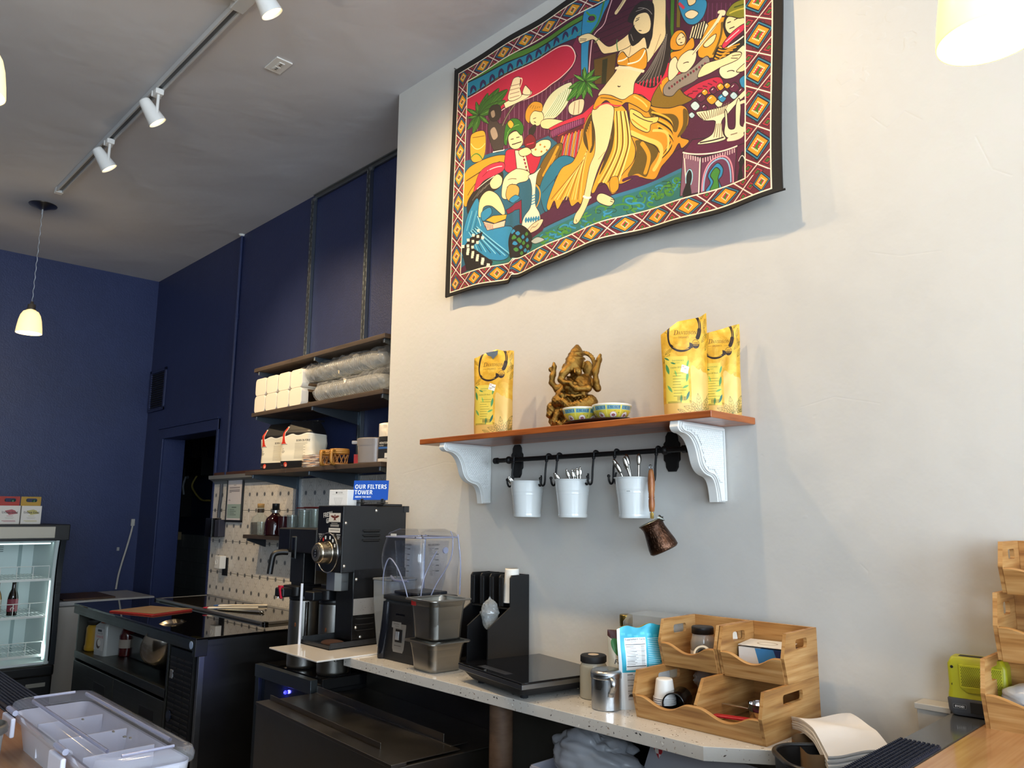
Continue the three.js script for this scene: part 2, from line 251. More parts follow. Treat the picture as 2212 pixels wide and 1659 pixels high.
// ---------------------------------------------------------------- printed tapestry
const TAPCOL = ['#123f54', '#16506e', '#1c4a3a', '#1d191b', '#1d6a88', '#1f7793', '#221c1c', '#235a74', '#25201c', '#26201f', '#276a68', '#282020', '#28211f', '#282220', '#2a1420', '#2a80ab', '#2b2422', '#2b2a14', '#2c2450', '#2c86b0', '#2f240c', '#2f5a1c', '#2f6a1f', '#2f6f8c', '#3a3432', '#3a4a14', '#3b3230', '#3d6a20', '#3d7a30', '#3d7a3a', '#3f7a34', '#3f7a4a', '#3f7f30', '#3f7f94', '#45182c', '#451833', '#4a1838', '#4a3812', '#4a423e', '#4a8a34', '#4a8a3a', '#4d7a2b', '#51193a', '#52204a', '#551838', '#571226', '#574016', '#5a1526', '#5c8a3a', '#5d2a4c', '#5e4914', '#5f8a3a', '#64304c', '#6a1c3c', '#6a5a1c', '#6a7a4a', '#6d1422', '#6d1f36', '#6d2350', '#6d4a14', '#6d5212', '#6d5a4a', '#6f8a52', '#77751c', '#79a850', '#7a1428', '#7a1f3a', '#7a2a3a', '#7a3a44', '#7a5a48', '#7a5a4a', '#7a6a54', '#7aa84a', '#7cc0d8', '#7d5468', '#7d6018', '#84566f', '#857b72', '#8a5a14', '#8a5c14', '#8a6a4a', '#8a6a5a', '#8a7868', '#8a8078', '#8a8480', '#8ab4d0', '#9a8878', '#9a9088', '#9ad0e0', '#a5688a', '#a5702a', '#a8b4b0', '#a8c4cc', '#a8d4e0', '#b01f3d', '#b87a1c', '#b8a83a', '#b8ccd0', '#c0253f', '#c02a48', '#c48c2a', '#c8233f', '#c8283c', '#c8384a', '#c99a4a', '#cbcda8', '#cf8b22', '#d0304a', '#d09a2c', '#d48f20', '#d88a98', '#d8a030', '#d9972a', '#dc9a2a', '#dcc6a0', '#e0a030', '#e0b8a0', '#e0cba0', '#e2b0b4', '#e2c8a4', '#e4d2aa', '#e4dcc8', '#e6cc98', '#e6d3a8', '#e8aa3a', '#e8c8bc', '#e8c8c0', '#e8d8c0', '#e8e0d0', '#e8e0d8', '#e8e2d8', '#ecd08a', '#ecdcc8', '#ece6cc', '#eec060', '#eee0d0', '#f0b8bc', '#f0c0c4', '#f0cc78', '#f0e6c8', '#f0eeda', '#f0eee0', '#f2ead8'];
const TAP = [
[1,42,0,125,348,391,453,794,462,1000,460,1009,678,794,732,133,642],
[2,76,4,144,651,139,353],
[2,76,4,184,655,180,359],
[2,76,4,224,659,220,365],
[2,76,4,262,663,260,371],
[2,76,4,301,666,298,377],
[2,76,4,340,670,337,383],
[2,76,4,377,674,376,388],
[2,76,4,414,677,413,394],
[2,76,4,452,681,450,399],
[2,76,4,488,685,486,404],
[2,76,4,524,689,524,411],
[2,76,4,558,691,558,416],
[2,76,4,593,695,594,421],
[2,76,4,628,698,629,425],
[2,76,4,661,702,664,430],
[2,76,4,696,706,697,436],
[2,76,4,728,708,731,441],
[2,76,4,762,712,764,446],
[2,76,4,794,715,796,450],
[2,76,4,826,718,830,455],
[2,76,4,858,722,861,460],
[2,76,4,889,724,893,464],
[2,76,4,920,728,924,470],
[2,76,4,951,731,955,474],
[1,41,5,120,131,118,93,327,105,584,135,795,147,1015,143,1016,172,795,177,584,171,327,146],
[1,5,5,122,227,120,134,327,150,584,173,795,181,1016,174,1007,265,795,232,584,231,373,219],
[0,18,2,152,218,154,182,175,173,198,199,199,220,189,209,176,192,163,210],
[2,51,4,198,231,217,218,232,220],
[0,18,2,232,219,234,184,256,174,278,199,279,220,269,210,256,193,244,210],
[2,51,4,278,231,296,219,311,220],
[0,18,2,311,219,313,185,333,176,355,201,356,222,346,210,334,194,323,211],
[2,51,4,355,232,373,219,387,222],
[0,18,2,387,220,390,186,410,177,431,202,432,222,422,211,410,195,399,211],
[2,51,4,431,232,448,220,462,222],
[0,18,2,462,220,464,186,484,178,504,202,506,223,495,211,485,195,473,213],
[2,51,4,504,234,521,220,535,223],
[0,18,2,535,222,538,188,557,180,576,203,578,223,569,213,557,197,545,214],
[2,51,4,576,234,593,222,606,223],
[0,18,2,606,222,608,189,628,181,646,205,648,224,638,214,628,198,617,214],
[2,51,4,647,234,663,222,675,224],
[0,18,2,675,223,678,190,696,182,715,205,717,224,708,214,696,198,686,215],
[2,51,4,715,235,731,223,744,224],
[0,18,2,744,223,746,192,764,182,782,206,783,226,774,215,764,199,754,215],
[2,51,4,782,235,798,223,809,226],
[0,18,2,809,224,812,192,830,184,848,207,849,226,840,215,830,201,819,216],
[2,51,4,848,235,862,224,875,226],
[0,18,2,875,224,877,193,894,185,911,207,912,227,904,216,894,201,884,216],
[2,51,4,911,236,926,224,938,227],
[0,18,2,938,226,940,194,957,186,974,209,975,227,966,216,957,202,947,218],
[2,51,4,974,236,988,226,1000,227],
[1,94,0,122,239,373,234,584,241,795,243,870,253,937,289,971,362,947,411,868,443,794,441,744,450,434,426,391,453,125,348],
[2,125,6,122,239,373,234,584,241,795,243,870,253,937,289,971,362,947,411,868,443,794,441,744,450,434,426,391,453],
[1,53,3,973,251,1007,262,1005,483,868,474,947,419,978,365,942,291],
[1,34,0,1009,129,1324,147,1406,192,1393,663,1005,493],
[2,14,4,1083,226,1343,261],
[2,14,4,1082,258,1342,293],
[2,14,4,1082,291,1340,324],
[2,14,4,1082,325,1340,356],
[2,14,4,1082,358,1339,387],
[2,14,4,1081,391,1339,419],
[2,14,4,1081,424,1338,450],
[2,14,4,1081,457,1338,480],
[2,14,4,1079,489,1337,512],
[1,46,3,1081,429,1223,457,1209,619,1090,568],
[1,17,0,1136,455,1169,460,1162,598,1133,586],
[0,15,4,1009,148,1084,136,1175,135,1140,195,1105,247,1065,276,1047,345,1043,509,1005,493],
[2,118,7,1196,136,1162,206,1145,265,1082,279,1061,332,1051,513],
[2,29,14,1141,127,1123,197,1093,251,1048,277],
[0,43,5,1043,181,1066,172,1083,201,1066,211],
[2,40,10,1032,140,1050,169,1072,171,1095,197,1072,219,1037,193],
[1,57,2,1009,495,1009,455,1020,460,1020,500],
[1,35,0,1518,266,1954,502,1936,876,1505,685],
[1,27,4,1527,272,1549,283,1537,623,1517,614],
[1,54,3,1560,323,1581,335,1576,499,1555,488],
[2,49,5,1702,442,1699,526],
[2,49,5,1724,453,1720,538],
[2,49,5,1744,464,1742,548],
[2,49,5,1766,475,1762,559],
[2,49,5,1787,485,1783,569],
[2,49,5,1807,497,1804,580],
[2,49,5,1828,508,1824,589],
[0,109,4,1708,558,1774,548,1834,589,1837,659,1792,729,1714,715,1671,674],
[2,50,12,1788,581,1791,651,1746,708],
[2,50,9,1708,568,1690,603],
[0,101,3,1328,674,1429,628,1518,647,1603,728,1540,874,1424,827,1326,731],
[0,94,4,1530,868,1576,834,1683,816,1773,829,1780,889,1653,882,1568,886],
[2,45,5,1541,858,1576,855],
[2,45,5,1567,854,1599,855],
[2,45,5,1594,851,1622,854],
[2,45,5,1620,849,1645,853],
[2,45,5,1645,845,1669,853],
[2,45,5,1671,842,1692,851],
[2,45,5,1696,840,1715,851],
[2,45,5,1720,837,1737,850],
[2,45,5,1744,834,1759,849],
[0,75,4,1450,739,1517,718,1599,838,1641,883,1540,879,1418,819],
[0,109,2,1463,732,1505,712,1514,777,1485,796],
[1,10,0,112,1326,794,1245,1301,1198,1594,1170,1596,1351,1090,1371,486,1322,112,1332],
[1,36,4,745,1145,1302,1134,1596,1089,1607,1187,1301,1207,794,1232],
[2,23,20,794,1245,1301,1215,1602,1194],
[2,39,9,965,1274,964,1261,979,1259,996,1266,1002,1274,996,1277],
[2,19,9,876,1295,873,1313,843,1316,814,1303,808,1290,821,1286],
[2,2,4,1394,1241,1411,1237,1431,1245,1437,1256,1431,1261,1420,1258],
[2,32,9,943,1303,902,1284,891,1263,911,1256,937,1263,948,1275],
[2,39,9,1476,1271,1487,1284,1483,1292,1469,1291,1459,1284,1459,1279],
[2,19,9,1047,1284,1082,1303,1088,1321,1068,1326,1045,1318,1037,1308],
[2,2,4,1478,1216,1506,1220,1527,1235,1527,1246,1513,1249,1500,1242],
[2,32,9,1194,1262,1202,1256,1220,1258,1230,1266,1230,1273,1221,1273],
[2,39,9,1519,1258,1536,1256,1554,1265,1560,1274,1553,1279,1544,1275],
[2,19,9,1555,1254,1559,1274,1540,1279,1517,1270,1508,1257,1515,1252],
[2,2,4,1191,1271,1218,1274,1239,1287,1240,1297,1227,1300,1214,1295],
[2,32,9,931,1278,943,1291,937,1297,921,1296,911,1290,911,1284],
[2,39,9,805,1325,780,1307,783,1292,807,1292,826,1301,828,1311],
[2,19,9,1217,1292,1204,1299,1185,1294,1173,1284,1177,1278,1187,1279],
[2,2,4,1120,1256,1145,1261,1160,1273,1158,1282,1145,1282,1135,1275],
[2,32,9,1074,1334,1059,1316,1069,1305,1092,1308,1106,1318,1105,1325],
[2,39,9,1546,1249,1530,1250,1513,1242,1508,1232,1515,1229,1526,1232],
[2,19,9,1422,1295,1401,1282,1400,1270,1411,1267,1425,1273,1429,1280],
[2,2,4,979,1315,951,1320,919,1308,907,1292,919,1286,937,1290],
[2,32,9,1513,1256,1542,1274,1546,1292,1528,1297,1509,1290,1501,1279],
[2,39,9,836,1297,821,1312,786,1308,762,1292,763,1280,780,1280],
[2,2,4,1301,1324,1286,1312,1292,1303,1306,1303,1317,1309,1317,1316],
[2,32,9,1131,1273,1124,1250,1149,1244,1178,1254,1190,1269,1181,1275],
[2,39,9,1099,1271,1081,1274,1061,1266,1055,1256,1061,1252,1073,1254],
[2,19,9,1428,1271,1416,1259,1419,1252,1432,1252,1442,1258,1442,1263],
[2,2,4,1584,1259,1567,1250,1563,1241,1571,1238,1580,1241,1585,1246],
[2,32,9,808,1266,834,1274,844,1286,836,1292,822,1290,813,1284],
[2,39,9,809,1328,769,1305,767,1284,792,1280,821,1291,828,1303],
[2,19,9,890,1284,913,1301,911,1313,891,1315,873,1307,871,1299],
[2,2,4,1584,1265,1563,1252,1562,1238,1575,1236,1587,1242,1593,1249],
[2,32,9,805,1322,767,1301,764,1282,790,1278,816,1288,823,1299],
[2,39,9,1495,1275,1479,1279,1461,1271,1454,1261,1460,1257,1469,1259],
[2,19,9,1000,1305,962,1286,957,1266,978,1261,1002,1270,1010,1280],
[2,2,4,940,1274,935,1290,910,1290,886,1278,882,1266,893,1263],
[2,32,9,1612,1242,1613,1258,1594,1261,1575,1252,1568,1241,1576,1237],
[2,39,9,1416,1278,1427,1271,1442,1275,1451,1284,1449,1290,1441,1288],
[2,2,4,1500,1290,1488,1271,1500,1262,1522,1267,1533,1278,1531,1284],
[2,32,9,1459,1263,1474,1280,1465,1290,1446,1287,1433,1278,1434,1271],
[2,39,9,1330,1320,1302,1299,1304,1282,1328,1280,1347,1291,1351,1301],
[2,19,9,1602,1241,1587,1256,1559,1250,1540,1235,1541,1224,1555,1223],
[2,2,4,1367,1244,1367,1256,1355,1257,1340,1250,1335,1244,1340,1241],
[2,32,9,1590,1270,1575,1270,1558,1262,1554,1254,1562,1250,1569,1253],
[2,39,9,1320,1266,1351,1286,1353,1304,1333,1307,1311,1299,1304,1288],
[2,19,9,994,1265,993,1275,978,1275,964,1269,960,1262,966,1261],
[2,2,4,1518,1224,1535,1244,1526,1256,1504,1253,1490,1242,1490,1233],
[2,32,9,1522,1258,1524,1270,1513,1274,1497,1269,1492,1261,1496,1257],
[2,39,9,1382,1263,1383,1282,1362,1287,1338,1277,1330,1265,1338,1259],
[2,19,9,1212,1311,1199,1315,1182,1309,1175,1300,1180,1296,1189,1297],
[2,2,4,1313,1280,1321,1299,1304,1305,1283,1297,1272,1287,1277,1282],
[2,32,9,904,1273,930,1290,929,1304,908,1305,889,1297,885,1288],
[2,19,9,1440,1227,1458,1224,1478,1233,1486,1244,1478,1249,1467,1245],
[2,2,4,1441,1275,1416,1261,1414,1248,1428,1244,1443,1250,1449,1258],
[2,32,9,1593,1254,1566,1249,1548,1235,1548,1224,1562,1223,1573,1229],
[2,39,9,1472,1257,1478,1240,1504,1241,1526,1254,1528,1266,1517,1269],
[2,19,9,1449,1238,1451,1250,1438,1254,1424,1248,1418,1240,1423,1237],
[2,19,9,899,1267,915,1259,939,1266,953,1278,949,1284,938,1284],
[2,32,9,1366,1254,1351,1236,1358,1227,1379,1229,1392,1238,1392,1245],
[2,39,9,1176,1315,1186,1308,1204,1312,1214,1320,1212,1325,1204,1325],
[2,32,9,1567,1232,1594,1242,1604,1258,1596,1266,1581,1263,1572,1256],
[2,32,9,1414,1274,1419,1265,1434,1265,1447,1273,1447,1280,1441,1280],
[2,39,9,1413,1246,1432,1253,1442,1263,1437,1270,1425,1267,1419,1262],
[2,19,9,859,1269,873,1283,867,1292,849,1290,836,1282,836,1277],
[2,2,4,1496,1236,1517,1236,1535,1246,1539,1257,1530,1259,1518,1256],
[2,32,9,1272,1256,1272,1235,1298,1232,1324,1244,1331,1257,1321,1262],
[2,39,9,921,1321,908,1305,919,1296,938,1300,951,1309,948,1315],
[2,19,9,841,1282,830,1299,795,1296,768,1282,765,1269,782,1266],
[2,2,4,1470,1290,1464,1297,1447,1296,1436,1288,1436,1282,1442,1280],
[2,32,9,1239,1266,1272,1266,1302,1282,1308,1299,1294,1303,1276,1297],
[2,39,9,1442,1324,1414,1320,1393,1304,1394,1292,1410,1291,1423,1299],
[2,19,9,1320,1274,1355,1280,1378,1297,1375,1311,1358,1312,1344,1304],
[2,32,9,1168,1304,1171,1322,1147,1326,1123,1317,1114,1305,1123,1300],
[2,39,9,1033,1292,1016,1271,1029,1261,1054,1266,1069,1277,1066,1284],
[2,19,9,1564,1266,1564,1252,1580,1250,1596,1258,1602,1266,1595,1270],
[2,2,4,1442,1253,1443,1244,1455,1242,1467,1249,1469,1256,1465,1257],
[2,32,9,926,1278,961,1292,973,1309,960,1317,939,1312,928,1303],
[2,19,9,1353,1280,1321,1282,1290,1266,1283,1249,1298,1244,1316,1250],
[2,2,4,1560,1250,1582,1253,1596,1263,1598,1273,1587,1274,1577,1269],
[2,32,9,866,1316,825,1295,816,1274,836,1267,863,1277,873,1287],
[2,39,9,1528,1288,1508,1283,1496,1271,1500,1263,1512,1265,1521,1270],
[1,7,0,109,634,794,732,973,913,818,1148,512,1179,126,1288],
[0,109,4,123,727,233,681,466,720,494,798,382,796,229,837,178,912,129,908],
[2,50,9,144,766,264,741,423,746],
[2,50,7,161,859,212,788,338,777],
[0,21,3,234,391,201,348,123,302,181,365],
[2,48,3,224,382,123,302],
[2,48,2,202,365,162,324],
[2,48,2,202,365,153,333],
[0,21,3,234,391,190,369,134,367,198,395],
[2,48,3,224,388,134,367],
[2,48,2,205,384,162,369],
[2,48,2,205,384,166,382],
[0,21,3,234,391,241,354,202,289,202,346],
[2,48,3,232,380,202,289],
[2,48,2,225,361,221,321],
[2,48,2,225,361,202,317],
[0,21,3,234,391,291,366,300,279,230,325],
[2,48,3,241,379,300,279],
[2,48,2,255,357,296,323],
[2,48,2,255,357,265,302],
[0,21,3,234,391,336,384,396,293,262,316],
[2,48,3,251,380,396,293],
[2,48,2,283,361,365,338],
[2,48,2,283,361,331,304],
[0,21,3,234,391,364,408,468,331,295,324],
[2,48,3,259,384,468,331],
[2,48,2,306,373,417,369],
[2,48,2,306,373,382,327],
[0,21,3,234,391,343,425,454,392,305,357],
[2,48,3,257,391,454,392],
[2,48,2,302,391,400,409],
[2,48,2,302,391,381,375],
[0,21,3,234,391,301,417,376,404,282,375],
[2,48,3,248,392,376,404],
[2,48,2,278,395,338,411],
[2,48,2,278,395,329,390],
[0,21,3,234,391,175,391,135,442,215,430],
[2,48,3,225,396,135,442],
[2,48,2,205,405,156,417],
[2,48,2,205,405,175,436],
[0,21,3,234,391,188,413,183,488,239,446],
[2,48,3,229,400,183,488],
[2,48,2,219,420,185,450],
[2,48,2,219,420,211,467],
[0,21,3,234,391,256,432,319,479,280,421],
[2,48,3,243,400,319,479],
[2,48,2,260,417,288,455],
[2,48,2,260,417,300,450],
[0,108,4,165,509,198,483,278,506,298,580,289,663,246,682,179,647],
[2,28,8,174,634,219,594,270,673],
[2,131,5,172,544,224,630,291,588],
[2,50,4,184,510,283,537],
[0,26,4,311,487,350,447,407,513,461,544,448,666,387,676,336,593],
[0,86,0,334,529,370,521,400,585,364,593],
[0,16,4,311,421,332,377,398,396,422,443,405,485,347,474],
[0,82,0,332,413,359,413,369,450,345,451],
[2,26,20,428,548,455,489,538,432],
[2,82,6,437,535,466,483,531,439],
[1,120,4,440,403,531,398,652,409,650,426,612,437,455,441],
[0,120,4,472,384,495,314,516,281,561,293,561,352,572,409,503,413],
[2,120,7,558,298,578,300,575,336,558,356],
[0,120,4,583,398,599,357,619,374,642,407,633,424],
[2,81,4,486,390,558,400],
[2,81,4,486,366,558,377],
[2,81,4,486,342,558,354],
[2,81,4,486,319,558,331],
[2,130,9,368,669,452,684],
[2,3,5,373,665,448,680],
[0,105,4,731,602,744,542,807,497,917,492,949,516,925,606,855,652,782,639],
[2,140,4,750,605,807,577,855,538],
[2,62,4,759,609,818,580,863,535],
[2,140,4,768,613,828,582,871,534],
[2,62,4,777,615,840,585,877,531],
[2,140,4,786,619,850,588,885,530],
[2,62,4,794,622,862,590,893,529],
[2,140,4,803,626,872,592,899,526],
[2,62,4,812,630,884,594,907,525],
[2,140,4,821,632,894,597,915,522],
[2,62,4,828,636,906,600,921,521],
[2,140,4,837,639,916,602,929,518],
[2,62,4,846,643,926,605,935,517],
[0,122,4,638,560,673,531,733,568,751,615,711,636,654,603],
[0,100,4,606,554,614,500,666,478,731,518,733,564,673,535,643,552,635,590],
[2,59,4,620,489,633,481],
[2,59,4,638,501,651,492],
[2,59,4,657,513,668,501],
[2,59,4,675,525,684,512],
[2,59,4,693,527,701,522],
[2,59,4,711,531,718,531],
[0,122,4,731,621,794,636,916,707,925,741,855,723,744,665],
[0,9,4,634,631,673,615,692,634,673,666,641,660],
[2,3,4,666,577,687,580],
[2,3,4,673,597,687,607],
[1,98,3,794,693,1020,702,1105,669,1081,802,1007,812,867,769],
[1,58,4,804,711,1029,729,1029,762,825,761],
[2,89,3,813,750,813,722],
[2,89,3,826,750,826,722],
[2,89,3,840,750,840,722],
[2,89,3,853,750,853,722],
[2,89,3,866,750,866,722],
[2,89,3,880,750,880,722],
[2,89,3,893,752,893,722],
[2,89,3,906,752,906,722],
[2,89,3,919,752,919,722],
[2,89,3,931,752,931,723],
[2,89,3,944,752,944,723],
[2,89,3,957,752,957,723],
[2,89,3,970,752,970,723],
[2,89,3,983,752,983,723],
[2,89,3,996,752,996,723],
[2,89,3,1009,752,1009,723],
[0,22,3,1028,527,979,510,926,527,996,544],
[2,72,3,1018,527,926,527],
[2,72,2,998,527,953,518],
[2,72,2,998,527,961,537],
[0,22,3,1028,527,964,530,919,593,1006,576],
[2,72,3,1018,534,919,593],
[2,72,2,996,547,940,562],
[2,72,2,996,547,962,585],
[0,22,3,1028,527,1007,495,958,463,994,508],
[2,72,3,1021,521,958,463],
[2,72,2,1007,508,983,479],
[2,72,2,1007,508,976,485],
[0,22,3,1028,527,1041,501,1023,447,1011,489],
[2,72,3,1028,520,1023,447],
[2,72,2,1027,502,1032,474],
[2,72,2,1027,502,1018,468],
[0,22,3,1028,527,1064,523,1086,484,1038,497],
[2,72,3,1034,522,1086,484],
[2,72,2,1045,514,1074,504],
[2,72,2,1045,514,1061,491],
[0,22,3,1028,527,1074,550,1129,542,1064,517],
[2,72,3,1038,529,1129,542],
[2,72,2,1059,531,1101,546],
[2,72,2,1059,531,1096,530],
[0,22,3,1028,527,1056,568,1117,609,1073,551],
[2,72,3,1037,535,1117,609],
[2,72,2,1055,552,1087,589],
[2,72,2,1055,552,1095,580],
[0,22,3,1028,527,1032,571,1078,635,1064,571],
[2,72,3,1033,538,1078,635],
[2,72,2,1043,560,1055,602],
[2,72,2,1043,560,1072,602],
[0,22,3,1028,527,1006,558,1021,626,1045,576],
[2,72,3,1028,537,1021,626],
[2,72,2,1025,556,1014,592],
[2,72,2,1025,556,1033,601],
[0,22,3,1028,527,988,543,975,606,1027,573],
[2,72,3,1023,535,975,606],
[2,72,2,1012,551,982,575],
[2,72,2,1012,551,1001,590],
[0,114,4,930,627,964,611,1024,627,1016,690,974,694,937,669],
[2,70,4,969,619,962,684],
[2,70,4,996,621,993,691],
[1,47,3,855,769,1025,761,1001,931,885,896],
[2,109,11,876,888,881,832,898,781],
[2,102,11,898,896,903,840,919,782],
[2,109,11,919,904,924,848,939,783],
[2,102,11,940,910,946,855,958,786],
[2,109,11,961,918,966,863,978,787],
[2,102,11,982,925,987,870,998,788],
[2,109,11,1002,933,1007,878,1018,790],
[2,127,3,888,891,891,834,910,786],
[2,127,3,908,897,913,842,929,788],
[2,127,3,930,905,934,850,949,790],
[2,127,3,951,912,956,857,969,791],
[2,127,3,971,920,976,865,988,792],
[2,127,3,992,926,997,872,1009,795],
[0,60,4,713,931,744,872,807,825,873,808,901,840,867,943,781,997,719,972],
[2,109,20,867,828,831,883,769,939],
[2,109,9,854,871,807,933],
[2,20,6,890,855,854,929,794,977],
[0,94,4,463,724,479,693,534,703,654,736,744,798,706,884,642,883,473,816],
[1,120,4,534,712,605,739,648,875,556,854],
[0,66,0,585,757,602,762,597,775],
[0,66,0,594,781,610,786,605,798],
[0,66,0,602,803,617,809,612,821],
[0,66,0,610,827,626,832,620,845],
[0,66,0,617,850,634,855,629,867],
[0,123,4,655,745,731,731,807,764,812,808,744,823,674,790],
[0,90,0,684,761,693,758,702,767,693,771],
[0,90,0,723,750,731,748,740,757,731,760],
[0,90,0,760,779,769,777,778,786,769,788],
[0,90,0,735,795,744,792,753,802,744,804],
[0,90,0,780,806,787,803,796,812,787,815],
[0,56,4,598,680,641,656,688,698,687,748,621,731],
[2,107,6,621,708,674,718],
[0,122,4,563,724,621,724,661,764,621,771,575,757],
[0,122,4,484,617,533,601,579,634,590,687,551,711,499,680],
[0,22,4,450,635,461,544,498,518,553,538,593,594,579,640,533,596,485,609,472,664],
[2,64,4,477,593,506,562,560,572],
[2,64,4,467,631,481,594],
[0,115,4,475,539,498,525,522,558,500,575],
[2,3,5,503,639,522,642],
[2,3,5,544,643,563,645],
[2,3,6,513,672,548,677,578,677],
[0,4,4,744,1000,794,929,890,886,978,933,949,980,861,989,861,1074,805,1154,759,1073],
[2,0,5,769,1036,794,1026],
[2,0,5,794,1026,818,1014],
[2,0,5,818,1014,843,1002],
[2,0,5,843,1002,866,991],
[2,0,5,866,991,890,980],
[2,0,5,890,980,913,968],
[2,0,5,913,968,938,958],
[2,0,5,938,958,961,946],
[0,117,4,444,941,464,849,549,824,645,874,632,914,556,912,526,967,471,973],
[2,61,4,488,867,522,863,549,883],
[2,61,4,481,907,522,899],
[0,104,4,475,956,489,904,529,904,570,939,557,992,509,997],
[0,15,3,499,984,536,970,576,992,536,1010],
[0,13,4,160,901,244,830,354,808,441,806,448,875,391,904,286,903,180,983],
[2,84,3,201,903,266,859],
[2,84,3,237,891,296,854],
[2,84,3,271,878,325,849],
[2,84,3,306,866,354,842],
[2,84,3,341,853,382,837],
[2,84,3,376,841,410,832],
[0,122,4,351,842,404,813,445,844,440,883,405,897,367,883],
[0,99,4,210,848,250,756,337,736,449,756,453,804,376,815,296,817,239,846],
[2,137,6,324,766,396,764,441,777],
[2,65,6,283,785,338,766],
[2,135,5,239,846,302,827,382,817],
[0,15,4,122,1139,157,997,235,903,271,956,300,1053,387,1106,525,1137,536,1216,493,1299,376,1290,244,1216,140,1228],
[2,73,6,183,1090,229,1144,274,1219],
[2,1,6,192,1089,261,1160,309,1229],
[2,73,6,201,1086,293,1174,343,1241],
[2,1,6,210,1085,325,1189,378,1252],
[2,73,6,217,1082,358,1203,412,1262],
[2,1,6,226,1081,389,1217,445,1273],
[2,73,6,235,1080,419,1232,477,1282],
[2,1,6,244,1077,450,1245,511,1292],
[2,73,6,253,1076,480,1259,543,1303],
[2,73,5,163,1074,202,968],
[2,1,5,185,1080,223,973],
[2,73,5,206,1086,244,980],
[2,1,5,228,1092,265,987],
[0,122,4,261,1011,271,916,337,889,416,935,467,1025,458,1059,373,989,306,977,291,1027],
[0,15,4,287,1004,359,991,374,1034,307,1059],
[2,93,6,255,1015,278,1053,288,1080],
[1,111,3,329,1059,386,1047,484,1060,477,1084,400,1093],
[1,116,4,307,1059,394,1094,477,1090,468,1124,347,1122],
[2,68,4,320,1073,324,1099],
[2,68,4,333,1078,337,1105],
[2,68,4,346,1082,350,1111],
[2,68,4,359,1088,363,1116],
[2,68,4,372,1092,376,1122],
[2,68,4,385,1097,389,1127],
[1,66,4,477,1034,588,1009,597,1143,580,1139,575,1057,489,1060],
[1,3,0,121,1181,198,1126,309,1120,302,1156,217,1186,396,1303,379,1342,180,1316],
[1,133,0,257,1092,280,1097,282,1114,259,1109],
[1,133,0,298,1144,322,1149,324,1166,301,1161],
[1,133,0,256,1126,279,1131,282,1148,257,1143],
[1,133,0,212,1107,237,1113,238,1130,215,1124],
[1,133,0,255,1161,279,1166,280,1183,257,1178],
[1,133,0,212,1143,235,1148,238,1165,214,1160],
[1,133,0,167,1124,192,1130,194,1147,170,1141],
[1,133,0,211,1177,235,1182,237,1199,214,1195],
[1,133,0,167,1158,192,1164,193,1182,169,1177],
[1,133,0,122,1151,148,1156,149,1174,125,1169],
[1,133,0,167,1204,192,1210,193,1227,169,1221],
[1,133,0,169,1193,193,1198,196,1215,171,1210],
[1,133,0,171,1181,196,1186,197,1203,172,1198],
[1,133,0,215,1235,238,1238,239,1256,216,1252],
[1,133,0,216,1223,241,1227,242,1244,219,1240],
[1,133,0,219,1211,242,1215,244,1233,220,1228],
[1,133,0,261,1262,284,1267,286,1284,262,1279],
[1,133,0,262,1252,286,1256,288,1273,265,1269],
[1,133,0,265,1240,288,1244,289,1261,266,1257],
[1,133,0,306,1291,329,1295,331,1312,309,1308],
[1,133,0,309,1279,332,1284,333,1300,310,1296],
[1,133,0,310,1267,333,1273,336,1290,313,1284],
[1,133,0,351,1318,374,1322,376,1339,352,1336],
[1,133,0,354,1307,376,1312,378,1328,355,1324],
[2,109,10,709,970,751,1008,749,1080,713,1102],
[0,121,4,597,1153,617,1109,669,1074,675,988,659,929,639,892,693,895,746,887,719,912,709,950,706,1022,715,1084,751,1139,759,1189,701,1203,630,1190],
[2,15,6,674,1018,709,1022],
[2,15,6,675,1034,709,1038],
[2,15,6,675,1050,709,1053],
[2,15,6,675,1065,709,1069],
[0,15,0,620,1131,633,1119,643,1139,630,1151],
[0,15,0,643,1139,656,1126,666,1145,654,1157],
[0,15,0,666,1145,679,1132,690,1152,677,1164],
[0,15,0,690,1152,701,1139,711,1157,700,1170],
[0,15,0,711,1157,724,1145,735,1164,722,1175],
[0,15,0,735,1164,747,1152,756,1170,745,1182],
[0,119,4,641,1199,695,1179,769,1179,783,1195,745,1224,669,1220],
[2,69,4,675,1208,688,1190,726,1208,745,1193],
[0,3,0,509,1178,578,1145,675,1214,702,1279,669,1320,540,1317,502,1246],
[0,15,0,522,1168,539,1160,553,1177,536,1182],
[0,30,0,572,1233,588,1225,602,1242,585,1248],
[0,15,0,621,1297,637,1290,651,1307,634,1312],
[0,30,0,531,1203,547,1195,561,1214,544,1219],
[0,15,0,580,1269,596,1261,610,1278,593,1283],
[0,30,0,628,1211,643,1203,657,1220,641,1225],
[0,15,0,539,1240,554,1232,570,1249,553,1254],
[0,30,0,588,1304,605,1296,619,1313,602,1318],
[0,15,0,635,1246,651,1238,665,1256,648,1261],
[0,30,0,548,1275,563,1267,578,1284,561,1290],
[0,15,0,596,1216,611,1208,625,1227,608,1232],
[0,30,0,643,1280,659,1274,673,1291,656,1296],
[0,15,0,554,1187,570,1179,585,1196,567,1202],
[0,30,0,603,1252,619,1244,633,1262,616,1267],
[0,15,0,652,1316,666,1308,681,1325,665,1330],
[0,30,0,563,1223,579,1215,593,1233,576,1238],
[0,91,3,690,1270,745,1266,799,1299,732,1297],
[0,11,0,1486,352,1521,466,1527,573,1506,652,1476,705,1420,731,1329,659,1392,635,1431,585,1481,513],
[2,83,4,1503,496,1491,590,1464,666,1447,715],
[2,38,4,1500,500,1483,593,1454,668,1438,711],
[2,83,4,1497,504,1476,597,1442,669,1428,706],
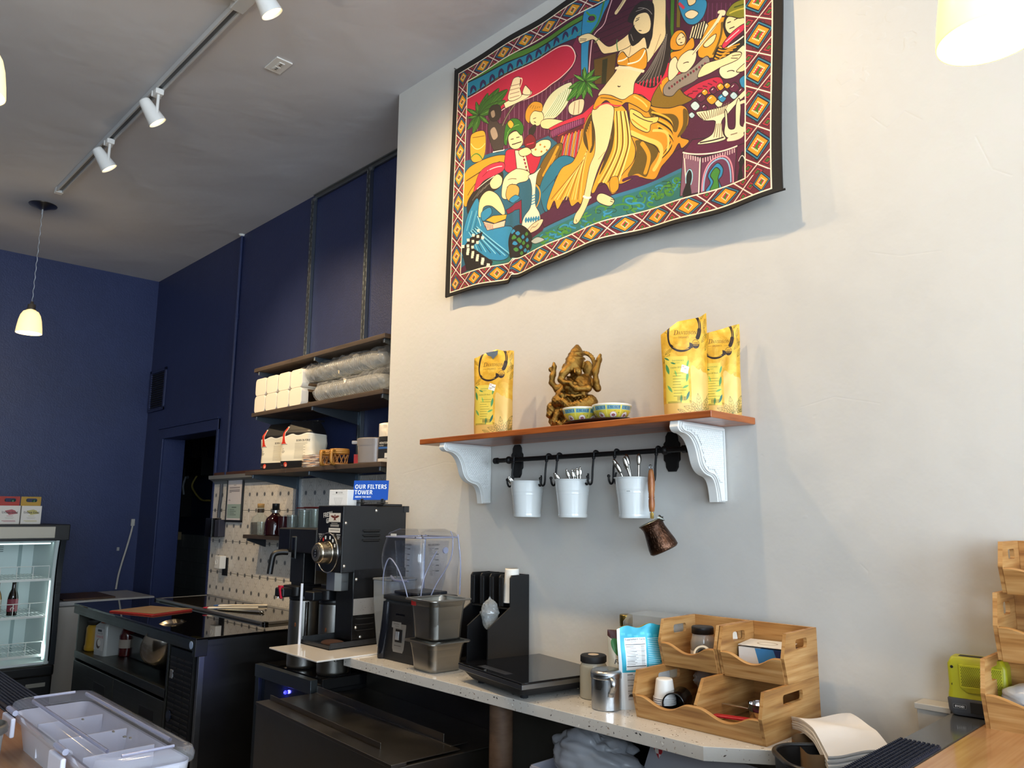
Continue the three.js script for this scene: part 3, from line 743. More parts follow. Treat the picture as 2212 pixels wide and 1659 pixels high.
[2,38,4,1495,509,1469,600,1432,669,1418,702],
[2,83,4,1492,513,1461,603,1420,670,1407,698],
[2,38,4,1490,517,1454,606,1410,670,1397,693],
[2,83,4,1487,522,1446,610,1398,672,1387,689],
[2,38,4,1485,526,1440,614,1387,672,1375,684],
[2,83,4,1482,530,1432,617,1376,673,1365,680],
[2,38,4,1479,535,1424,621,1365,674,1355,676],
[2,83,4,1477,539,1416,623,1353,674,1344,670],
[2,101,7,1347,706,1360,677],
[2,101,7,1367,710,1378,680],
[2,101,7,1388,714,1397,682],
[2,101,7,1410,719,1415,685],
[2,101,7,1431,723,1433,686],
[2,101,7,1451,727,1451,689],
[2,101,7,1470,732,1469,691],
[0,112,4,1079,722,1033,766,1010,866,969,941,899,955,850,1026,808,1118,826,1152,857,1114,880,1165,916,1127,942,1120,967,1179,1007,1173,1029,1189,1052,1127,1075,1010,1106,947,1100,833],
[2,134,6,1065,896,1030,996,1024,1164],
[2,79,6,1063,901,1021,998,1006,1157],
[2,138,6,1059,908,1012,1002,988,1151],
[2,134,6,1055,914,1003,1006,970,1145],
[2,79,6,1052,921,994,1009,951,1139],
[2,138,6,1048,926,985,1013,933,1132],
[2,134,6,1045,933,976,1017,915,1126],
[2,79,6,1042,939,967,1019,895,1119],
[2,138,6,1038,946,958,1023,877,1113],
[2,134,6,1034,951,948,1027,858,1105],
[2,79,6,1032,958,939,1030,839,1098],
[0,37,0,1079,727,1037,771,1027,844,1055,910,1082,938,1101,899,1097,823],
[2,109,6,1073,767,1078,825,1082,901],
[2,109,6,1066,778,1073,836,1079,909],
[2,109,6,1059,790,1069,846,1075,917],
[2,109,6,1052,802,1064,857,1072,926],
[2,109,6,1046,813,1060,867,1069,934],
[0,106,4,1298,741,1353,737,1397,782,1420,823,1514,871,1587,888,1622,933,1620,994,1582,1035,1627,1071,1589,1094,1572,1065,1540,1099,1497,1127,1472,1143,1440,1186,1397,1177,1339,1151,1263,1164,1239,1140,1321,1067,1333,1000,1307,938,1303,861],
[0,50,0,1334,966,1397,988,1452,1043,1447,1080,1413,1115,1388,1162,1344,1135,1294,1132,1326,1068,1338,1010],
[0,50,0,1397,817,1458,872,1541,913,1571,959,1557,1005,1521,973,1476,922,1419,883],
[0,50,0,1595,910,1621,937,1614,1001,1582,1031,1564,1029,1593,985],
[2,124,10,1420,853,1522,914,1542,1000,1495,1067],
[2,20,10,1425,866,1526,930,1541,1011,1490,1073],
[2,109,10,1431,880,1528,946,1539,1023,1485,1078],
[2,124,10,1436,893,1532,962,1536,1035,1479,1085],
[2,20,10,1442,907,1535,977,1533,1047,1476,1090],
[2,109,10,1447,920,1539,993,1532,1059,1470,1097],
[2,124,10,1452,934,1541,1009,1530,1071,1465,1102],
[2,20,10,1458,947,1545,1025,1527,1082,1460,1109],
[2,109,10,1463,960,1548,1040,1526,1094,1456,1114],
[2,134,24,1310,916,1378,972,1454,1018,1476,1060,1465,1107,1432,1139],
[2,3,4,1304,928,1378,985,1443,1027,1461,1068],
[2,134,14,1427,947,1488,966,1519,1017,1508,1072],
[2,109,22,1367,991,1401,1042,1403,1094,1383,1140],
[0,134,4,1307,795,1357,832,1385,866,1452,888,1447,912,1414,912,1407,941,1383,939,1330,893,1306,848],
[2,3,4,1321,823,1370,878,1423,903],
[2,95,5,1316,851,1360,904,1393,930],
[0,113,4,1214,748,1281,785,1310,930,1333,1005,1321,1067,1275,1109,1249,1144,1245,1191,1214,1202,1184,1145,1145,1124,1114,1161,1096,1145,1140,1050,1173,993,1195,933],
[2,134,8,1225,775,1232,910,1225,1015,1138,1118],
[2,37,6,1232,778,1243,914,1234,1018,1153,1122],
[2,138,8,1239,781,1253,918,1241,1022,1167,1127],
[2,134,8,1247,783,1263,922,1250,1025,1180,1131],
[2,37,6,1254,787,1274,925,1258,1027,1194,1135],
[2,138,8,1261,790,1284,929,1266,1030,1208,1139],
[2,134,8,1268,792,1294,933,1275,1032,1221,1144],
[2,37,6,1275,795,1304,937,1283,1035,1234,1148],
[2,138,8,1283,798,1313,941,1290,1038,1248,1152],
[0,37,0,1213,812,1222,879,1211,966,1172,1043,1140,1077,1173,993,1198,925],
[0,109,3,1208,1118,1244,1124,1248,1183,1217,1198,1202,1160],
[2,36,18,1274,1148,1325,1137,1344,1154],
[0,122,4,1138,1181,1169,1186,1221,1225,1227,1248,1205,1261,1159,1236,1131,1206],
[2,3,3,1211,1227,1225,1235],
[2,3,3,1208,1237,1221,1245],
[0,122,4,1083,705,1146,697,1209,736,1214,812,1191,931,1163,989,1129,1051,1096,1140,1087,1183,1054,1241,1016,1283,985,1274,994,1233,1029,1198,1052,1127,1075,1010,1105,946,1100,833,1079,750],
[2,141,12,1045,1156,1068,1177,1091,1179],
[2,80,3,1131,992,1168,968],
[2,3,3,1001,1262,1006,1275],
[0,122,4,1308,419,1396,460,1434,530,1396,592,1370,626,1331,665,1317,727,1262,736,1191,701,1115,643,1159,602,1220,559,1241,522,1235,472],
[2,3,5,1236,644,1243,653,1250,651],
[2,80,3,1307,447,1310,483,1297,512],
[0,122,4,984,262,1045,266,1100,315,1176,399,1257,399,1302,395,1311,455,1256,460,1175,437,1132,412,1083,321,1033,307,993,300],
[2,31,6,1226,388,1222,419,1232,450],
[2,55,8,1086,336,1111,324],
[2,3,3,993,276,1033,293],
[2,3,3,989,286,1029,299],
[0,122,4,1433,237,1494,270,1497,437,1492,508,1434,564,1394,592,1382,534,1422,474,1428,374],
[2,80,3,1431,563,1469,479],
[2,122,26,1284,176,1261,205,1220,232],
[2,3,3,1274,182,1232,222],
[0,6,4,1290,316,1325,269,1376,260,1432,307,1428,430,1401,521,1384,455,1346,466,1313,462,1295,395,1322,356],
[0,122,4,1321,346,1344,316,1397,332,1418,386,1410,433,1371,432,1338,395],
[2,3,5,1335,345,1352,344],
[2,3,4,1339,335,1356,336],
[2,3,4,1353,403,1366,411],
[2,3,3,1329,362,1322,373,1331,383],
[2,87,3,1349,282,1401,302,1424,354],
[2,87,3,1337,293,1382,303],
[2,87,3,1308,401,1321,442],
[0,109,4,1234,483,1262,471,1293,517,1319,517,1384,512,1396,592,1370,617,1285,560,1232,525],
[2,139,9,1238,510,1267,522,1286,516],
[2,139,9,1293,551,1343,568,1375,548,1385,525],
[2,120,15,1223,541,1285,564,1330,598,1375,627],
[2,78,4,1293,522,1299,547],
[0,109,4,1084,693,1122,645,1191,673,1263,728,1308,723,1339,729,1397,782,1415,809,1393,842,1338,792,1288,753,1256,758,1217,749,1164,690,1105,712],
[2,103,8,1102,703,1164,695,1217,745,1256,756],
[2,50,5,1131,661,1191,686,1262,741],
[2,134,7,1326,736,1375,779,1393,815],
[0,15,4,1575,353,1706,422,1707,493,1666,523,1616,499,1581,429],
[0,122,4,1617,370,1659,392,1656,417,1625,412],
[2,103,14,1573,375,1596,409],
[0,120,3,1604,441,1640,442,1674,476,1644,488,1612,466],
[1,120,4,1643,526,1705,529,1723,560,1690,611,1625,579],
[2,3,9,1657,527,1636,585],
[2,3,9,1671,530,1650,592],
[2,3,9,1684,531,1663,598],
[2,3,9,1697,534,1676,603],
[2,3,9,1710,537,1689,610],
[0,77,4,1488,749,1545,729,1636,732,1714,705,1725,762,1656,799,1571,803,1531,819,1485,791],
[0,24,0,1509,769,1515,766,1522,777,1514,779],
[0,67,0,1524,766,1531,764,1537,774,1530,777],
[0,24,0,1540,764,1546,761,1551,770,1545,774],
[0,67,0,1554,761,1562,758,1567,767,1560,771],
[0,24,0,1569,758,1576,756,1582,765,1575,769],
[0,67,0,1585,756,1591,753,1596,762,1590,766],
[0,24,0,1599,753,1605,750,1612,760,1604,764],
[0,67,0,1614,750,1621,748,1626,757,1620,761],
[0,24,0,1629,748,1635,745,1640,754,1634,758],
[0,67,0,1643,745,1650,743,1656,752,1648,756],
[0,24,0,1658,743,1665,740,1670,749,1663,753],
[0,67,0,1672,740,1679,737,1684,746,1678,750],
[0,24,0,1687,737,1693,735,1698,744,1692,748],
[0,67,0,1701,735,1707,732,1712,741,1706,745],
[0,109,4,1524,601,1584,611,1641,581,1652,632,1611,643,1569,672,1536,656],
[0,120,4,1509,711,1518,647,1548,632,1566,668,1569,716,1523,739],
[0,109,4,1523,533,1553,506,1593,522,1611,564,1602,603,1572,609,1526,582],
[0,122,4,1554,548,1581,527,1605,562,1599,592,1567,582],
[2,3,4,1568,555,1577,555],
[2,3,4,1589,554,1596,555],
[2,3,4,1578,576,1587,579],
[0,120,4,1557,678,1581,643,1629,636,1663,664,1654,710,1613,736,1575,719],
[2,120,20,1649,661,1761,581,1787,534],
[2,3,3,1644,666,1768,572],
[2,3,4,1595,687,1614,686,1623,694],
[2,120,16,1775,522,1804,531,1797,544],
[0,122,4,1699,644,1733,623,1760,621,1748,652,1715,663],
[0,8,4,1742,750,1768,687,1819,702,1901,682,1906,743,1838,749,1780,769],
[2,109,7,1753,732,1770,753,1782,736,1802,745],
[2,109,7,1759,722,1778,743,1796,731,1818,739],
[2,109,7,1764,711,1786,732,1809,725,1833,732],
[2,109,7,1770,699,1793,720,1823,720,1849,727],
[2,109,7,1775,689,1801,710,1837,715,1864,720],
[0,12,4,1795,606,1805,559,1846,554,1925,619,1928,652,1883,649,1820,670],
[0,122,4,1802,607,1814,568,1865,581,1891,628,1863,651,1822,649],
[2,3,5,1814,594,1827,596],
[2,3,5,1845,597,1860,597],
[2,3,5,1823,626,1843,628],
[0,63,4,1806,551,1842,517,1899,529,1934,573,1922,607,1874,605,1836,577],
[2,96,8,1825,554,1867,554,1917,580],
[2,25,7,1847,538,1897,550],
[0,99,4,1788,684,1832,649,1883,638,1895,661,1841,684,1797,705],
[2,136,6,1805,678,1863,655],
[2,128,8,1814,708,1855,703,1881,695],
[0,120,4,1777,787,1832,758,1885,735,1905,774,1897,827,1854,857,1802,851,1775,820],
[2,33,16,1891,736,1909,779,1903,821],
[0,122,4,1670,787,1702,741,1787,748,1838,745,1873,765,1856,787,1784,786,1721,794],
[2,3,3,1832,758,1868,770],
[2,3,3,1827,766,1856,781],
[0,122,4,1885,663,1922,659,1944,678,1940,756,1905,728],
[0,122,4,1850,837,1895,817,1935,802,1936,836,1883,853],
[2,3,4,1809,820,1829,819,1840,833],
[0,15,4,1863,884,1903,876,1930,913,1923,950,1888,950],
[1,44,4,1595,1115,1644,1072,1846,1114,1908,1130,1904,1190,1847,1170,1685,1165],
[1,74,4,1595,1115,1685,1168,1680,1321,1581,1315],
[1,52,4,1685,1168,1849,1172,1838,1332,1680,1326],
[1,44,4,1849,1172,1905,1175,1894,1322,1838,1332],
[2,126,4,1600,1124,1600,1143],
[2,126,4,1612,1131,1612,1149],
[2,126,4,1623,1137,1623,1154],
[2,126,4,1635,1143,1635,1161],
[2,126,4,1647,1149,1647,1166],
[2,126,4,1658,1154,1658,1173],
[2,126,4,1670,1161,1670,1178],
[2,126,4,1681,1166,1681,1185],
[2,126,4,1693,1173,1693,1190],
[2,126,4,1705,1173,1705,1191],
[2,126,4,1716,1174,1716,1191],
[2,126,4,1726,1174,1728,1191],
[2,126,4,1738,1174,1738,1193],
[2,126,4,1750,1175,1750,1193],
[2,126,4,1761,1175,1761,1193],
[2,126,4,1771,1175,1771,1193],
[2,126,4,1783,1177,1783,1194],
[2,126,4,1795,1177,1793,1194],
[2,126,4,1805,1177,1805,1194],
[2,126,4,1816,1178,1815,1195],
[2,126,4,1827,1178,1827,1195],
[2,126,4,1837,1178,1837,1195],
[2,132,7,1596,1116,1685,1168,1849,1172],
[2,132,6,1623,1326,1611,1262,1603,1147],
[2,132,6,1672,1325,1680,1174],
[2,85,7,1694,1317,1699,1200,1822,1194,1820,1316],
[2,110,7,1687,1318,1692,1187,1833,1187,1831,1322],
[0,15,4,1706,1324,1725,1292,1715,1258,1734,1229,1761,1214,1784,1246,1779,1275,1765,1291,1778,1326,1780,1334],
[0,32,4,1724,1324,1739,1290,1726,1258,1750,1231,1770,1252,1761,1280,1762,1329],
[0,3,4,1596,1312,1614,1263,1612,1228,1631,1202,1645,1242,1632,1274,1635,1320],
[2,88,5,1611,1262,1608,1227,1631,1196,1649,1240,1636,1275],
[0,3,4,1854,1320,1863,1270,1861,1241,1878,1207,1886,1250,1873,1277,1878,1315],
[2,129,4,1858,1241,1877,1202,1890,1252],
[0,44,4,1662,880,1685,868,1708,900,1684,912],
[2,142,4,1676,882,1683,878],
[0,97,4,1634,909,1658,897,1680,928,1657,941],
[2,142,4,1648,910,1656,908],
[0,109,4,1689,867,1705,858,1719,879,1703,887],
[2,142,4,1698,867,1703,865],
[0,109,4,1712,909,1737,896,1760,928,1735,941],
[2,142,4,1726,910,1734,907],
[0,44,4,1725,872,1744,862,1761,888,1743,897],
[2,142,4,1737,874,1742,871],
[0,120,4,1750,942,1769,931,1786,956,1768,967],
[2,142,4,1761,943,1766,939],
[0,15,4,1764,922,1784,912,1802,939,1783,950],
[2,142,4,1775,924,1782,921],
[0,109,4,1760,868,1777,859,1793,883,1775,893],
[2,142,4,1770,870,1775,867],
[0,97,4,1783,909,1798,900,1814,922,1797,931],
[2,142,4,1792,910,1797,908],
[0,44,4,1814,897,1840,883,1863,918,1837,931],
[2,142,4,1828,899,1836,895],
[0,92,4,1819,935,1837,925,1854,950,1836,959],
[2,142,4,1829,935,1834,933],
[0,44,4,1852,931,1873,921,1890,947,1870,958],
[2,142,4,1864,933,1870,929],
[0,44,4,1687,938,1702,929,1717,950,1701,959],
[2,142,4,1696,938,1701,935],
[0,92,4,1625,950,1641,942,1656,962,1640,971],
[2,142,4,1635,951,1639,949],
[0,109,4,1793,878,1807,870,1822,889,1806,897],
[2,142,4,1801,879,1806,876],
[0,120,4,1663,952,1724,962,1814,970,1894,938,1890,966,1849,984,1805,1015,1787,1025,1779,1046,1787,1092,1791,1122,1680,1106,1676,1093,1734,1078,1751,1035,1744,1018,1699,1001],
[2,71,4,1675,962,1699,1001],
[2,71,4,1687,963,1707,1001],
[2,71,4,1698,963,1715,1001],
[2,71,4,1711,963,1721,1001],
[2,71,4,1723,963,1729,1001],
[2,71,4,1734,963,1737,1001],
[2,71,4,1746,963,1744,1001],
[2,71,4,1759,963,1751,1001],
[2,71,4,1770,963,1759,1001],
[2,71,4,1782,963,1766,1001],
[2,71,4,1793,963,1773,1001],
[2,71,4,1804,963,1780,1001],
[2,71,4,1815,963,1788,1001],
[2,71,4,1757,1038,1744,1093],
[2,71,4,1765,1040,1756,1097],
[2,71,4,1773,1043,1768,1102],
[2,71,4,1780,1047,1780,1106],
[2,3,6,1681,1098,1733,1106,1787,1109],
[0,120,4,1795,989,1805,1008,1810,1072,1831,1090,1842,1077,1845,994,1860,964,1869,1005,1865,1080,1886,1105,1888,1124,1859,1140,1811,1123,1791,1093,1796,1046],
[2,120,16,1870,988,1910,992,1917,1023,1896,1077,1885,1109],
[2,120,16,1810,1128,1859,1145,1877,1135],
[2,71,5,1822,1111,1850,1115],
];
const tapestryTex = (() => {
  const W = 2048, H = 1430, [c, g] = canvas(W, H), R = rng(7);
  g.fillStyle = '#1c1815'; g.fillRect(0, 0, W, H);
  // picture field
  g.save(); g.beginPath(); g.rect(118, 126, 1772, 1198); g.clip(); g.fillStyle = '#4a1834'; g.fillRect(0, 0, W, H); g.lineJoin = g.lineCap = 'round';
  for (const [k, ci, o, ...p] of TAP) {
    g.beginPath(); const n = p.length / 2;
    if (k === 0) { const q = (i) => [p[2 * ((i + n) % n)], p[2 * ((i + n) % n) + 1]]; g.moveTo(...q(0)); for (let i = 0; i < n; i++) { const a = q(i - 1), b = q(i), c2 = q(i + 1), d = q(i + 2); g.bezierCurveTo(b[0] + (c2[0] - a[0]) / 6, b[1] + (c2[1] - a[1]) / 6, c2[0] - (d[0] - b[0]) / 6, c2[1] - (d[1] - b[1]) / 6, ...c2); } g.closePath(); }
    else if (k === 1) { for (let i = 0; i < n; i++) i ? g.lineTo(p[2 * i], p[2 * i + 1]) : g.moveTo(p[0], p[1]); g.closePath(); }
    else { g.moveTo(p[0], p[1]); if (n === 2) g.lineTo(p[2], p[3]); else { for (let i = 1; i < n - 1; i++) g.quadraticCurveTo(p[2 * i], p[2 * i + 1], i === n - 2 ? p[2 * n - 2] : (p[2 * i] + p[2 * i + 2]) / 2, i === n - 2 ? p[2 * n - 1] : (p[2 * i + 1] + p[2 * i + 3]) / 2); } }
    if (k === 2) { g.strokeStyle = TAPCOL[ci]; g.lineWidth = o * 0.9; g.stroke(); } else { g.fillStyle = TAPCOL[ci]; g.fill(); if (o) { g.strokeStyle = '#1d191b'; g.lineWidth = o * 0.8; g.stroke(); } }
  }
  g.restore();
  // border: rows of stepped medallions in lozenges, red lattice between them
  const x0 = 40, x1 = 2008, y0 = 40, y1 = 1412, bw = 84;
  g.fillStyle = '#6d2430'; g.fillRect(x0, y0, x1 - x0, bw); g.fillRect(x0, y1 - bw, x1 - x0, bw); g.fillRect(x0, y0, bw, y1 - y0); g.fillRect(x1 - bw - 34, y0, bw + 34, y1 - y0);
  const loz = (x, y, a, b) => {
    const d = (s, col) => { g.fillStyle = col; g.beginPath(); g.moveTo(x - a * s, y); g.lineTo(x, y - b * s); g.lineTo(x + a * s, y); g.lineTo(x, y + b * s); g.fill(); };
    d(1, '#251d2c'); d(0.9, '#2f7f9c'); d(0.8, '#251d2c'); d(0.7, '#d8931f');
    const q = Math.min(a, b) * 0.095, cell = (i, j, col) => { g.fillStyle = col; g.fillRect(x + i * q - q / 2, y + j * q - q / 2, q + 0.6, q + 0.6); };
    for (let i = -4; i <= 4; i++) for (let j = -4; j <= 4; j++) { const m = Math.abs(i) + Math.abs(j); if (m === 4) cell(i, j, '#eed8a8'); else if (m < 4) cell(i, j, (i > 0) === (j > 0) && m > 1 ? '#c8233a' : '#47701f'); if (m < 4 && Math.abs(i) > 1 && j === 0) cell(i, j, '#c8233a'); }
  };
  const lattice = (x, y, a, b) => { g.strokeStyle = '#eadcc8'; g.lineWidth = 5; g.beginPath(); g.moveTo(x - a, y - b); g.lineTo(x + a, y + b); g.moveTo(x + a, y - b); g.lineTo(x - a, y + b); g.stroke(); for (const [sx, sy] of [[0, -0.62], [0, 0.62], [-0.62, 0], [0.62, 0]]) for (const [s, col] of [[0.4, '#251d2c'], [0.34, '#a8303c'], [0.2, '#251d2c'], [0.15, '#4d6a2a']]) { g.fillStyle = col; g.beginPath(); const cx = x + sx * a, cy = y + sy * b; g.moveTo(cx - a * s, cy); g.lineTo(cx, cy - b * s); g.lineTo(cx + a * s, cy); g.lineTo(cx, cy + b * s); g.fill(); } };
  const clip = (x, y, w, h, f) => { g.save(); g.beginPath(); g.rect(x, y, w, h); g.clip(); f(); g.restore(); };
  const nX = 11, nY = 8, sx = (x1 - x0 - bw) / nX, sy = (y1 - y0 - bw) / nY;
  for (const [yy] of [[y0], [y1 - bw]]) clip(x0, yy, x1 - x0, bw, () => { for (let k = 0; k <= nX; k++) { lattice(x0 + bw / 2 + (k + 0.5) * sx, yy + bw / 2, sx * 0.34, bw * 0.6); loz(x0 + bw / 2 + k * sx, yy + bw / 2, k % nX ? sx * 0.42 : bw * 0.5, bw * 0.56); } });
  for (const [xx, w] of [[x0, bw], [x1 - bw - 34, bw + 34]]) clip(xx, y0 + bw, w, y1 - y0 - 2 * bw, () => { for (let k = 0; k <= nY; k++) { lattice(xx + w / 2, y0 + bw / 2 + (k + 0.5) * sy, w * 0.62, sy * 0.34); if (k % nY) loz(xx + w / 2, y0 + bw / 2 + k * sy, w * 0.56, sy * 0.42); } });
  g.strokeStyle = '#efe2c4'; g.lineWidth = 6; g.strokeRect(x0, y0, x1 - x0, y1 - y0); g.strokeRect(x0 + bw, y0 + bw, x1 - x0 - 2 * bw - 34, y1 - y0 - 2 * bw);
  // woven irregularity: flecks of thread in every colour
  for (let k = 0; k < 26000; k++) { g.fillStyle = k % 2 ? 'rgba(255,240,210,.10)' : 'rgba(20,12,10,.12)'; g.fillRect(R() * W, R() * H, 1 + R() * 5, 1); }
  return tex(c);
})();
{
  const X0 = -2.567, X1 = -0.975, YT = 3.475, YB = 2.385, NU = 150, NV = 90, weave = dataTex(128, (i) => grey(0.5 + 0.25 * (((i & 1) + ((i >> 7) & 1)) % 2 ? 1 : -1) + (fine[i % 262144] - 0.5) * 0.4), false, [420, 290]);
  const zf = (u, v) => { const low = Math.pow(v, 1.3), fold = Math.exp(-Math.pow((u - 0.262) / 0.012, 2)) * 0.02 * Math.pow(v, 4); return 0.016 + 0.05 * low * (0.35 + 0.65 * Math.min(1, u * 2.4)) + 0.012 * low * Math.sin(u * 15 + 0.7) + 0.006 * Math.sin(u * 31 + v * 3) * (0.3 + low) + 0.012 * Math.max(0, u - 0.85) * 6 * (1 - v * 0.4) + fold; };
  const yf = (u, v) => YT - v * (YT - YB) + 0.012 * Math.sin(u * 11 + 1.2) * v * v - 0.016 * Math.pow(v, 3) * (u < 0.262 ? 1 - u : 0) - 0.006 * Math.sin(u * 24) * (1 - v) * 0.6;
  const skin = (off, flip) => { const pos = [], uv = [], idx = []; for (let j = 0; j <= NV; j++) for (let i = 0; i <= NU; i++) { const u = i / NU, v = j / NV; pos.push(X0 + u * (X1 - X0) + 0.01 * Math.sin(v * 5) * (u > 0.9 ? (u - 0.9) * 10 : 0), yf(u, v), zf(u, v) + off); uv.push(u, 1 - v); } const w = NU + 1; for (let j = 0; j < NV; j++) for (let i = 0; i < NU; i++) { const a = j * w + i; flip ? idx.push(a, a + 1, a + w, a + 1, a + w + 1, a + w) : idx.push(a, a + w, a + 1, a + 1, a + w, a + w + 1); } const g = new THREE.BufferGeometry(); g.setAttribute('position', new THREE.Float32BufferAttribute(pos, 3)); g.setAttribute('uv', new THREE.Float32BufferAttribute(uv, 2)); g.setIndex(idx); g.computeVertexNormals(); return g; };
  const t = thing('wall_tapestry', 'large printed tapestry of a dancer among musicians hung on the grey wall', 'tapestry', [0, 0, 0]);
  part(t, 'printed_cloth', skin(0.0015), M(0xffffff, 0.85, 0, { map: tapestryTex, bumpMap: weave, bumpScale: 0.0006 })); part(t, 'backing', skin(-0.0035, true), M(0x2a211c, 0.9));
  const hem = []; for (let i = 0; i <= 80; i++) hem.push([X0 + i / 80 * (X1 - X0), yf(i / 80, 1), zf(i / 80, 1) - 0.001]); part(t, 'hem', [tube(hem, 0.0034, 200, 6), tube(Array.from({ length: 30 }, (_, i) => [X0, yf(0, i / 29), zf(0, i / 29) - 0.001]), 0.0034, 60, 6), tube(Array.from({ length: 30 }, (_, i) => [X1 + 0.01 * Math.sin(i / 29 * 5), yf(1, i / 29), zf(1, i / 29) - 0.001]), 0.0034, 60, 6)], M(0x1c1815, 0.9)); part(t, 'wall_nail', [[X0 + 0.01, YT], [-1.77, YT - 0.004], [X1 - 0.01, YT]].map(([x, y]) => rod([x, y, 0.001], [x, y, 0.03], 0.003)), MT.steel);
}
// ---------------------------------------------------------------- cherry wall shelf and what stands on it
const cherry = woodTex([0x6e3213, 0x8f4a1e, 0xa65a27, 0xb56a33], 301, 0.5), cherryMat = M(0xffffff, 0.34, 0, { map: cherry, clearcoat: 0.25, clearcoatRoughness: 0.3 });
const SH = { y: 1.733, x0: -2.46, x1: -1.142, z: 0.246 };
{
  const t = thing('wall_shelf', 'long cherry wood wall shelf on two white brackets', 'shelf', [0, SH.y, 0]);
  part(t, 'board', metric(bb(SH.x0, SH.x1, -0.021, 0, 0.001, SH.z, 0.003)), cherryMat);
  // ogee bracket profile in (z, y): top along the shelf, back along the wall
  const prof = (o) => { const s = new THREE.Shape(); s.moveTo(o, -o); s.lineTo(0.236 - o, -o); s.lineTo(0.24 - o, -0.016); s.quadraticCurveTo(0.236 - o, -0.03 + o * 0.4, 0.214 - o, -0.03 + o * 0.3); s.bezierCurveTo(0.165 - o, -0.034 + o * 0.2, 0.15 - o, -0.075, 0.143 - o, -0.1); s.bezierCurveTo(0.134 - o, -0.135, 0.108 - o, -0.146 + o * 0.5, 0.085 - o * 0.6, -0.15 + o); s.bezierCurveTo(0.05, -0.155 + o, 0.045 - o * 0.4, -0.185, 0.04 - o * 0.6, -0.226 + o * 0.4); s.lineTo(o, -0.226 + o * 0.4); s.closePath(); return s; };
  const inside = new THREE.Shape(prof(0.02).getPoints(16)), poly = inside.getPoints();
  const pip = (x, y) => { let c = false; for (let i = 0, j = poly.length - 1; i < poly.length; j = i++) { const a = poly[i], b = poly[j]; if ((a.y > y) !== (b.y > y) && x < ((b.x - a.x) * (y - a.y)) / (b.y - a.y) + a.x) c = !c; } return c; };
  const wht = M(0xe4e6e4, 0.4);
  for (const bxx of [-2.312, -1.255]) {
    // extrude runs along +z of the shape frame; turn so that shape x -> world z, extrusion -> world -x
    const place = (g) => g.rotateY(-PI / 2).translate(bxx, -0.0215, 0.001);
    const b = part(t, 'bracket', merge([place(ext(prof(0), 0.026, 0.002, 14)), place(ext(prof(0.004), 0.004, 0.0015, 14)).translate(0.006, 0, 0)].map(plain)), wht, 'white moulded bracket with a lattice panel');
    const rim = new THREE.Shape(prof(0.006).getPoints(16)); rim.holes.push(new THREE.Path(prof(0.0125).getPoints(16)));
    part(b, 'moulded_rim', place(ext(rim, 0.004, 0.001, 6)).translate(0.0115, 0, 0), wht);
    const dia = [], S = 0.0098;
    for (let i = 0; i < 26; i++) for (let j = 0; j < 26; j++) { const z = 0.012 + i * S + (j % 2) * S / 2, y = -0.014 - j * S * 0.62; if (!pip(z, y)) continue; const c = new THREE.ConeGeometry(S * 0.52, 0.0035, 4); c.rotateZ(-PI / 2).translate(bxx + 0.0118, y - 0.0215, z); dia.push(c); }
    part(b, 'lattice', dia, wht);
  }
}
